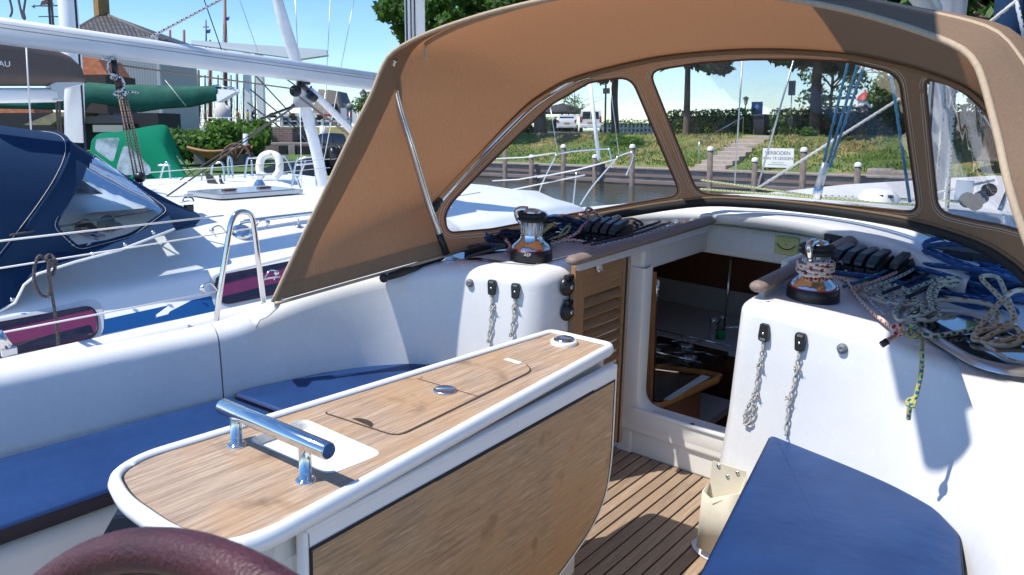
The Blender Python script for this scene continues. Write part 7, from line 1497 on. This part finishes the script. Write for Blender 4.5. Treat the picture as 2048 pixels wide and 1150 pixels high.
tag(MB().tube([wD(646, 252, 40), wD(646, 286, 40)], .16, 12).build('white_bollard', WHITEP, base=wD(646, 286, 40), frame='W'), 'white round bollard above the dark lock wall', 'bollard')
# bridge
DB = 80
brg = thing('lift_bridge', 'white lift bridge with railings and two tall portal posts', 'bridge', wD(440, 256, DB), frame='W'); WPT = mat('bridge_white', (.66, .68, .70), .5)
facebox('deck_beam', WPT, 330, 520, 255, 267, DB, 3.5, brg); facebox('deck_beam', WPT, 520, 700, 254, 260, DB, 3.5, brg)
for y in (236, 244, 250): MB().tube([wD(348, y, DB), wD(486, y, DB)], .07, 5).build('rail', WPT, brg)
for y in (234, 242): MB().tube([wD(516, y, DB), wD(700, y+1, DB)], .08, 5).build('rail', WPT, brg)
for x in (350, 362, 386, 410, 434, 458, 484): MB().tube([wD(x, 235, DB), wD(x, 256, DB)], .09, 5).build('baluster', WPT, brg)
for x in (525, 540, 552, 564, 580, 596, 612, 628, 644, 660, 676): facebox('baluster', WPT, x-1.6, x+1.6, 233, 256, DB-.1, .2, brg)
facebox('portal_post', WPT, 492, 503, 95, 258, DB, .7, brg); facebox('portal_post', WPT, 516, 529, 95, 256, DB-2, .7, brg)
bb_ = thing('balance_beam', 'long pale balance beam of the lift bridge against the sky', 'bridge beam', wD(520, 100, DB), frame='W')
facebox('beam', mat('beam_grey', (.45, .50, .55), .5), 380, 653, 90, 99, DB-1, .4, bb_, DB-6); bb_.children[0].data.transform(Matrix.Identity(4))
MB().prism([wD(382, 80, 79), wD(652, 99, 74), wD(655, 110, 74), wD(600, 118, 75), wD(382, 88, 79)], (CW @ Vector((0, 0, 1)))*.6).build('tapered_beam', mat('beam_pale', (.50, .56, .60), .5), bb_)
bpy.data.objects.remove(bb_.children[0]) if bb_.children[0].name.startswith('beam') else None
MB().tube([wD(484, 101, 78), wD(540, 101, 78)], .12, 5).tube([wD(508, 93, 78), wD(524, 101, 78), wD(546, 93, 78), wD(508, 93, 78)], .09, 5).build('pivot_frame', BLACK, bb_)
# people on the bridge
def person(px, feet, h, D, lb, shirt, trous, skin=(.35, .2, .14), hair=(.05, .03, .02), facing=1, stride=.25, lean=0, sit=False):
    p = wD(px, feet, D); R0 = VIEWR*facing; U_ = Vector((0, 0, 1)); S = 1.7*h
    t = thing('person', lb, 'person', p, 'people crossing the bridge', 'W')
    J = {'pel': (0, .93), 'chest': (lean*.5+.02, 1.28), 'neck': (lean*.7+.03, 1.46), 'head': (lean+.05, 1.60), 'crown': (lean+.05, 1.72), 'kL': (stride*.55, .50), 'fL': (stride, .05), 'tL': (stride+.15, .02), 'kR': (-stride*.2, .50), 'fR': (-stride, .08), 'tR': (-stride+.13, .02), 'eL': (.10+lean*.5, 1.12), 'hL': (.28+lean*.6, .95), 'eR': (-.12, 1.10), 'hR': (-.10+lean*.3, .86)}
    if sit: J.update({'kL': (.38, .62), 'fL': (.30, .22), 'tL': (.42, .18), 'kR': (.36, .75), 'fR': (.20, .42), 'tR': (.32, .38), 'eL': (.30, 1.18), 'hL': (.52, 1.05), 'eR': (.28, 1.2), 'hR': (.50, 1.08)})
    dv_ = CW @ Vector((0, 0, 1)); dv_.z = 0; dv_.normalize()
    dep = {'kL': -.09, 'fL': -.09, 'tL': -.09, 'kR': .09, 'fR': .09, 'tR': .09, 'eL': -.24, 'hL': -.2, 'eR': .24, 'hR': .2}
    names = list(J); P = [R0*J[k][0]*h+U_*J[k][1]*h+dv_*dep.get(k, 0)*h for k in names]; ix = {k: i for i, k in enumerate(names)}
    extra = {'shL': ('chest', -.18), 'shR': ('chest', .18), 'hpL': ('pel', -.09), 'hpR': ('pel', .09)}
    for k, (b_, d_) in extra.items(): ix[k] = len(P); P.append(R0*J[b_][0]*h+U_*(J[b_][1]+(.10 if 'sh' in k else -.03))*h+dv_*d_*h)
    E = [('pel', 'chest'), ('chest', 'neck'), ('neck', 'head'), ('head', 'crown'), ('chest', 'shL'), ('chest', 'shR'), ('shL', 'eL'), ('eL', 'hL'), ('shR', 'eR'), ('eR', 'hR'), ('pel', 'hpL'), ('pel', 'hpR'), ('hpL', 'kL'), ('kL', 'fL'), ('fL', 'tL'), ('hpR', 'kR'), ('kR', 'fR'), ('fR', 'tR')]
    rad = {'pel': .13, 'chest': .15, 'neck': .055, 'head': .095, 'crown': .07, 'shL': .07, 'shR': .07, 'eL': .045, 'eR': .045, 'hL': .035, 'hR': .035, 'hpL': .095, 'hpR': .095, 'kL': .06, 'kR': .06, 'fL': .042, 'fR': .042, 'tL': .035, 'tR': .035}
    me = bpy.data.meshes.new('body'); me.from_pydata([tuple(v) for v in P], [(ix[a], ix[b]) for a, b in E], []); o = bpy.data.objects.new('body', me); COL.objects.link(o); o.parent = t; BASES[o.name] = BASES[t.name]
    md = o.modifiers.new('s', 'SKIN'); md.use_smooth_shade = True; o.modifiers.new('u', 'SUBSURF').levels = 1; o.modifiers['u'].render_levels = 1
    lay = me.skin_vertices if me.skin_vertices else None
    if not me.skin_vertices:
        bmx = bmesh.new(); bmx.from_mesh(me); sk_ = bmx.verts.layers.skin.verify(); bmx.to_mesh(me); bmx.free()
    for k, i in ix.items(): r = rad[k]*h; me.skin_vertices[0].data[i].radius = (r, r)
    me.skin_vertices[0].data[ix['pel']].use_root = True
    # body colours by height: legs, shirt, skin
    mt, n, p_ = nodes('person_%d' % px); tcn = N(n, 'ShaderNodeTexCoord'); s_ = N(n, 'ShaderNodeSeparateXYZ'); n.links.new(tcn.outputs['Object'], s_.inputs[0]); r_ = N(n, 'ShaderNodeValToRGB'); r_.color_ramp.interpolation = 'CONSTANT'
    mr = N(n, 'ShaderNodeMapRange'); mr.inputs[2].default_value = 1.8*h; n.links.new(s_.outputs[2], mr.inputs[0]); n.links.new(mr.outputs[0], r_.inputs[0]); el_ = r_.color_ramp.elements; el_[0].position = 0; el_[0].color = (*skin, 1); el_[1].position = .30; el_[1].color = (*trous, 1)
    for ps, c_ in ((.54, shirt), (.815, skin)): e_ = el_.new(ps); e_.color = (*c_, 1)
    n.links.new(r_.outputs[0], p_.inputs['Base Color']); me.materials.append(mt)
    MB().ball(p+P[ix['head']]+U_*.05*h-R0*.015, .105*h, 10, (1, 1, .95)).build('hair', mat('hair_%d' % px, hair, .8), t)
    return t
person(398, 254, .98, 79, 'person in a dark navy top walking at the left of the bridge', (.015, .02, .05), (.02, .02, .03))
person(411, 254, .98, 79.5, 'person in a reddish top walking close behind the navy one', (.25, .08, .07), (.05, .05, .07), hair=(.25, .1, .06))
person(375, 256, .9, 79, 'bare-shouldered person in brown at the left bridge railing', (.30, .16, .11), (.05, .04, .04))
person(478, 253, 1.0, 79, 'person in a mustard top leaning forward while walking', (.42, .26, .08), (.35, .30, .24), facing=-1, lean=.12)
person(496, 253, .95, 79, 'person in a yellow top beside the bridge post', (.55, .36, .03), (.1, .1, .12))
pc2 = person(505, 252, 1.0, 78, 'grey-haired cyclist in dark clothes riding over the bridge', (.02, .022, .03), (.02, .02, .025), hair=(.4, .38, .36), lean=.18, sit=True)
bc_ = thing('bicycle', 'dark bicycle under the grey-haired rider', 'bicycle', wD(508, 254, 78), frame='W')
for x in (497, 519): MB().tube([wD(x+6.5*math.cos(a), 247.5+6.5*math.sin(a), 78) for a in [2*math.pi*k/20 for k in range(20)]], .03, 5, closed=True).build('wheel', RUBBER, bc_)
MB().tube([wD(497, 247, 78), wD(503, 238, 78), wD(515, 238, 78), wD(519, 247, 78)], .03, 5).tube([wD(503, 238, 78), wD(508, 248, 78), wD(515, 238, 78)], .03, 5).tube([wD(515, 238, 78), wD(513, 233, 78), wD(510, 232, 78)], .025, 5).build('frame', BLACK, bc_)
# flower boxes and cafe
for x, y in ((545, 231), (585, 232), (640, 234)):
    t = thing('flower_box', {545: 'red flower box on the bridge rail beside the tall post', 585: 'flower box with pink blooms in the middle of the right railing', 640: 'flower box near the tower on the right railing'}[x], 'flower box', wD(x, y, 79), 'flower boxes on the bridge', 'W'); facebox('box', mat('box_dark', (.05, .04, .03), .8), x-7, x+7, y, y+4, 79, .4, t); p = wD(x, y, 79)
    leaves('flowers', mat('flower_red', (.5, .04, .06), .7), [(p.x, p.y, p.z+.15, .3, .3, .15)], 120, .06, t, wD(x, y, 79), seed=x); leaves('leaves', LF3, [(p.x, p.y, p.z+.05, .35, .35, .15)], 120, .07, t, wD(x, y, 79), seed=x+1)
# stone tower building
tw = thing('stone_tower', 'squat tapering stone tower with a clipped top', 'tower', wD(650, 240, 110), frame='W'); TS = mat('tower_stone', (.33, .27, .21), .9, col2=(.42, .35, .27), scale=.8, bump=.4, bscale=3)
dv_ = CW @ Vector((0, 0, 1)); dv_.z = 0; dv_.normalize()
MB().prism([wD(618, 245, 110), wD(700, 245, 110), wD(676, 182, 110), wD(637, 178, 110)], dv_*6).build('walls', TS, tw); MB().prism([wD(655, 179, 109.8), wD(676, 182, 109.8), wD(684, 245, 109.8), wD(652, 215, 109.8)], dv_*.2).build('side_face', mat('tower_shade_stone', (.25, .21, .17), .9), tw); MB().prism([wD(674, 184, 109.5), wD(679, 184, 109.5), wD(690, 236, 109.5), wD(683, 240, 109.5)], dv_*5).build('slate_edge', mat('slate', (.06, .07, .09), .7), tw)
MB().tube([wD(669+3*math.cos(a), 213+5*math.sin(a), 109.6) for a in [2*math.pi*k/12 for k in range(12)]], .2, 4, closed=True).build('round_window', BLACK, tw)
fp_ = thing('flagpole', 'thin flagpole with a blue flag before the stone tower', 'flagpole', wD(627, 245, 100), frame='W'); MB().tube([wD(627, 245, 100), wD(626, 165, 100)], .08, 5).build('pole', WHITEP, fp_); MB().prism([wD(626, 170, 100), wD(619, 173, 100), wD(617, 182, 100), wD(626, 180, 100)], dv_*.05).build('cloth', mat('flag_blue', (.02, .05, .30), .7), fp_)
tl = thing('traditional_lamp', 'old-fashioned lantern street lamp left of the hood edge', 'street lamp', wD(727, 262, 62), frame='W'); MB().tube([wD(727, 262, 62), wD(727, 200, 62)], .05, 6).build('post', BLACK, tl); MB().lathe([(.14, 0), (.28, .45)], wD(727, 199, 62), n=6).build('lantern', clear_mat('lantern_clear', (.8, .85, .85), .1), tl); MB().lathe([(.36, .45), (.12, .72), (.05, .8), (.05, .9), (0, .92)], wD(727, 199, 62), n=6).build('cap', mat('copper_dark', (.06, .035, .03), .6), tl)
rs = thing('round_sign', 'round dark sign on a pole beside white panels', 'sign', wD(699, 262, 66), frame='W'); MB().tube([wD(699, 262, 66), wD(699, 222, 66)], .04, 6).build('post', STEEL, rs); MB().lathe([(.30, 0), (.30, .04), (0, .04)], wD(699, 214, 66), -dv_, n=20).build('disc', GREYP, rs)
wpn = thing('display_board', 'tall white display panels behind the lock', 'display board', wD(712, 250, 70), frame='W'); facebox('panel', WHITEP, 705, 715, 210, 248, 70, .1, wpn); facebox('panel', mat('panel_grey', (.5, .53, .57), .6), 682, 694, 216, 250, 72, .1, wpn); facebox('post', ALU, 717, 719, 208, 262, 70, .1, wpn)
facebox('bunting', mat('magenta', (.4, .03, .15), .7), 696, 703, 225, 234, 71, .1, wpn)
bush('small dark tree behind the traditional lamp', wD(735, 232, 66), (1.2, 1.0, 1.3), 1600, 71, LF2, .12)
cafe = thing('cafe_terrace', 'low terrace with white awnings and dark openings beyond the bridge', 'building', wD(620, 245, 95), frame='W'); facebox('wall', mat('cafe_wall', (.4, .38, .36), .8), 560, 690, 232, 252, 95, 4, cafe); 
for k in range(7): facebox('opening', BLACK, 565+18*k, 575+18*k, 236, 248, 94.9, .2, cafe)
facebox('awning', mat('awning', (.7, .68, .64), .8), 558, 640, 226, 233, 94, 2, cafe); facebox('awning', mat('awning_red', (.42, .06, .05), .8), 646, 690, 228, 234, 94, 2, cafe)
# tall ships' masts
SH = [(340, 60, 245, .8, 'r'), (368, 60, 250, .9, 'r'), (397, 140, 248, .8, 'd'), (420, 80, 250, .9, 'r'), (356, 130, 245, .5, 'd'), (450, -20, 245, 1.0, 'r'), (412, 40, 130, .3, 'd'), (462, 150, 245, .4, 'd'), (410, 150, 245, .5, 'd'), (375, 100, 248, .4, 'd'), (436, 150, 246, .5, 'd')]
XT = ['leaning thin topmast %s' % q for q in ('between the house corner and the first red mast', 'just right of the first red mast', 'left of the crosstree mast', 'right of the tallest red mast', 'left of the bridge portal', 'between the two portal posts')]
SH += [(333, 120, 245, .35, 'd'), (349, 100, 246, .35, 'd'), (388, 90, 246, .4, 'd'), (474, 110, 246, .4, 'd'), (487, 150, 246, .35, 'd'), (510, 140, 246, .35, 'd')]
for i, (x, t_, b_, r_, c_) in enumerate(SH):
    D = 140+6*i; t = thing('ship_mast', (['thick reddish ship mast farthest left over the bridge', 'reddish ship mast above the green sail cover', 'dark ship mast with crosstrees behind the people', 'reddish-brown ship mast right of the crosstrees', 'thin dark ship mast near the house corner', 'tallest red-brown ship mast rising to the top edge', 'thin topmast carrying two small flags', 'thin dark ship mast right of the tallest one', 'slim dark ship mast close to the crosstrees', 'slim dark ship mast between the two left red ones', 'slim dark ship mast left of the tallest one']+XT)[i], 'ship mast', wD(x, b_, D), 'masts of the tall ships', 'W')
    m_ = mat('mast_'+c_, (.22, .07, .05) if c_ == 'r' else (.06, .06, .08), .6); s_ = D/150
    MB().tube([wD(x+.6, b_, D), wD(x, t_, D)], [.34*r_*s_+.1, .16*r_*s_+.08], 8).build('spar', m_, t)
    if r_ > .34: 
        for k in (-1, 1, -1.8, 1.8): MB().tube([wD(x+7*k, b_, D), wD(x+.6*k, t_+25, D)], .045, 4).build('shroud', mat('shroud', (.10, .11, .14), .8), t)
    if i in (2, 6): MB().tube([wD(x-6, t_+14, D), wD(x+6, t_+14, D)], .12, 5).build('crosstree', m_, t)
    if i in (5, 6, 0): MB().prism([wD(x+1, t_+(55 if i == 5 else 20), D), wD(x+9, t_+(53 if i == 5 else 18), D), wD(x+8, t_+(60 if i == 5 else 26), D), wD(x+1, t_+(62 if i == 5 else 27), D)], dv_*.1).build('pennant', MATS['flag_blue'], t)
ss = thing('sail_bundle', 'white furled sail bundle standing upright between the ship masts', 'furled sail', wD(445, 250, 120), frame='W'); MB().tube([wD(443, 252, 120), wD(446, 225, 120), wD(440, 205, 120)], [.9, 1.3, .6], 10).build('sail', mat('old_sail', (.55, .52, .48), .9, bump=1, bscale=1.5), ss); MB().tube([wD(452, 250, 120), wD(455, 212, 120)], .5, 8).build('sail', MATS['old_sail'], ss)
# house
hs = thing('grey_house', 'grey boarded house with pyramid tiled roof and yellow-brown chimney', 'house', wD(240, 260, 58), frame='W')
SIDE = nodes('grey_boards'); MATS['grey_boards'] = SIDE[0]; n = SIDE[1]; tcn = N(n, 'ShaderNodeTexCoord'); wv = N(n, 'ShaderNodeTexWave', i_Scale=1.6); n.links.new(tcn.outputs['UV'], wv.inputs[0]); r_ = N(n, 'ShaderNodeValToRGB'); r_.color_ramp.elements[0].color = (.20, .21, .22, 1); r_.color_ramp.elements[0].position = .05; r_.color_ramp.elements[1].color = (.34, .36, .38, 1); r_.color_ramp.elements[1].position = .2; n.links.new(wv.outputs[0], r_.inputs[0]); n.links.new(r_.outputs[0], SIDE[2].inputs['Base Color'])
facebox('wall', SIDE[0], 168, 326, 76, 275, 58, 7, hs); facebox('window', BLACK, 283, 304, 120, 130, 57.95, .1, hs); facebox('corner_post', mat('corner_grey', (.45, .47, .5), .6), 321, 327, 76, 275, 57.9, .3, hs)
rt = nodes('roof_tiles'); MATS['roof_tiles'] = rt[0]; n = rt[1]; tcn = N(n, 'ShaderNodeTexCoord'); br = N(n, 'ShaderNodeTexBrick', i_Scale=1.0); br.inputs['Brick Width'].default_value = .32; br.inputs['Row Height'].default_value = .28; br.inputs['Mortar Size'].default_value = .06; br.inputs['Color1'].default_value = (.10, .085, .08, 1); br.inputs['Color2'].default_value = (.20, .17, .15, 1); br.inputs['Mortar'].default_value = (.02, .02, .02, 1); n.links.new(tcn.outputs['UV'], br.inputs[0]); n.links.new(br.outputs[0], rt[2].inputs['Base Color']); bb2 = N(n, 'ShaderNodeBump', i_Strength=1, i_Distance=.08); n.links.new(br.outputs['Fac'], bb2.inputs['Height']); bb2.invert = True; n.links.new(bb2.outputs[0], rt[2].inputs['Normal'])
def roofface(P, name, mt_, parent):
    q = MB().add(P, [tuple(range(len(P)))], False); a, b = Vector(P[0]), Vector(P[1]); e_ = (b-a).normalized(); nn = (b-a).cross(Vector(P[2])-a).normalized(); f_ = nn.cross(e_)
    if len(P) == 4: q.uv[0] = tuple(((Vector(v)-a).dot(e_), (Vector(v)-a).dot(f_)) for v in P)
    return q.build(name, mt_, parent, solid=.12)
ap_ = wD(207, 28, 61.5); e1 = wD(112, 82, 57.2); e2 = wD(332, 82, 57.2); e3 = e2+dv_*8; e4 = e1+dv_*8; apl = ap_-VIEWR*.15; apr = ap_+VIEWR*.15
e1 = Vector((*wD(112, 82, 57.2).xy, e2.z))
roofface([e1, e2, apr, apl], 'roof_slope', rt[0], hs); roofface([e2, e3, apr+dv_*.1, apr], 'roof_slope', rt[0], hs); roofface([e4, e1, apl, apl+dv_*.1], 'roof_slope', rt[0], hs)
for a, b in ((e2, apr), (e1, apl)): MB().tube([a, b], .14, 6).build('ridge_tiles', mat('ridge', (.14, .12, .11), .8), hs)
MB().box(ap_+Vector((-.05, -.1, .45)), (.85, .85, 1.3)).build('chimney', mat('ochre_brick', (.26, .15, .05), .9, col2=(.34, .21, .08), scale=5), hs, bevel=.03); MB().lathe([(.18, 0), (.15, .25), (0, .25)], ap_+Vector((-.05, -.1, 1.1)), n=10).build('chimney_pot', mat('pot', (.35, .15, .08), .8), hs)
orr = thing('orange_roof_annex', 'low building with orange pantile roof left of the grey house wall', 'building', wD(180, 240, 50), frame='W'); ORT = mat('orange_tiles', (.38, .10, .045), .8, col2=(.52, .19, .09), scale=3, stretch=(1, 1, 3), bump=1, bscale=6)
MB().prism([wD(165, 150, 50), wD(216, 150, 50), wD(196, 118, 50), wD(165, 112, 50)], dv_*3).build('roof', ORT, orr); facebox('wall', mat('dark_brick', (.07, .05, .045), .9), 165, 218, 150, 262, 50.2, 4, orr)
lowb = thing('dark_shed', 'dark boathouse with mossy grey tiled roof under the green boom', 'building', wD(90, 250, 40), frame='W')
facebox('wall', mat('shed_black', (.03, .03, .035), .9), 0, 320, 226, 300, 44, 3, lowb); MB().prism([wD(46, 250, 41), wD(110, 224, 41), wD(140, 224, 41), wD(100, 250, 41)], dv_*3).build('mossy_roof', mat('moss_roof', (.16, .14, .12), .9, col2=(.25, .22, .10), scale=4), lowb)
MB().prism([wD(172, 247, 42), wD(244, 247, 42), wD(222, 230, 42), wD(172, 233, 42)], dv_*2).build('tiled_roof', rt[0], lowb); MB().prism([wD(-20, 226, 46), wD(70, 226, 46), wD(62, 212, 46), wD(-20, 212, 46)], dv_*2).build('orange_roof', ORT, lowb)
facebox('fence_board', mat('grey_fence', (.35, .34, .33), .8), 186, 246, 250, 264, 38, .1, lowb)
tc2 = thing('table_bin', 'black round container with red rim by the house corner', 'bin', wD(340, 250, 60), frame='W'); MB().lathe([(.55, 0), (.62, 1.1), (0, 1.1)], wD(340, 262, 60)+Vector((0, 0, 0)), n=16).build('body', BLACK, tc2); MB().lathe([(.64, 1.05), (.64, 1.2), (0, 1.2)], wD(340, 262, 60), n=16).build('rim', mat('rim_red', (.35, .03, .03), .6), tc2)
# weather vane
wv_ = thing('weather_vane', 'black weather vane with sailing boat and arrow above the boom', 'weather vane', wD(97, 60, 42), frame='W')
for pl, nm in (([(100, 46), (99, -2)], 'rod'),): MB().tube([wD(x, y, 42) for x, y in pl], .04, 6).build(nm, mat('vane', (.06, .09, .12), .5), wv_)
MB().tube([wD(66, 12, 42), wD(118, 11, 42)], .035, 6).build('arrow_shaft', MATS['vane'], wv_); MB().prism([wD(62, 13, 42), wD(70, 9, 42), wD(68, 13, 42), wD(70, 17, 42)], dv_*.04).build('arrow_head', MATS['vane'], wv_); MB().tube([wD(77, 33, 42), wD(121, 33, 42)], .03, 6).build('cardinal_bar', MATS['vane'], wv_)
MB().prism([wD(80, 10, 42), wD(108, 8, 42), wD(104, 4, 42), wD(98, -3, 42), wD(83, 2, 42)], dv_*.03).build('sail_plate', mat('vane_sail', (.10, .03, .03), .6), wv_); MB().prism([wD(78, 10, 42), wD(108, 10, 42), wD(104, 13, 42), wD(82, 13, 42)], dv_*.04).build('hull_plate', MATS['vane'], wv_)
MB().tube([wD(100, 46, 42), wD(100, 120, 42)], .05, 6).build('rod', MATS['vane'], wv_)
# halyards hanging at the far upper left
for i, (pl, lb) in enumerate((([(17, -10), (24, 20), (20, 34)], 'leftmost dark halyard bundle hanging from the top edge'), ([(35, -10), (44, 30), (50, 38), (46, 20)], 'second dark halyard bundle hanging from the top edge'), ([(52, -10), (45, 36)], 'thin dark halyard beside the second bundle'))): tag(MB().tube(cat_([wD(x, y, 9) for x, y in pl], 4), .012, 6).build('hanging_halyard', R_GREY, base=wD(20, 20, 9), frame='W'), lb, 'rope', 'halyards at the upper left')
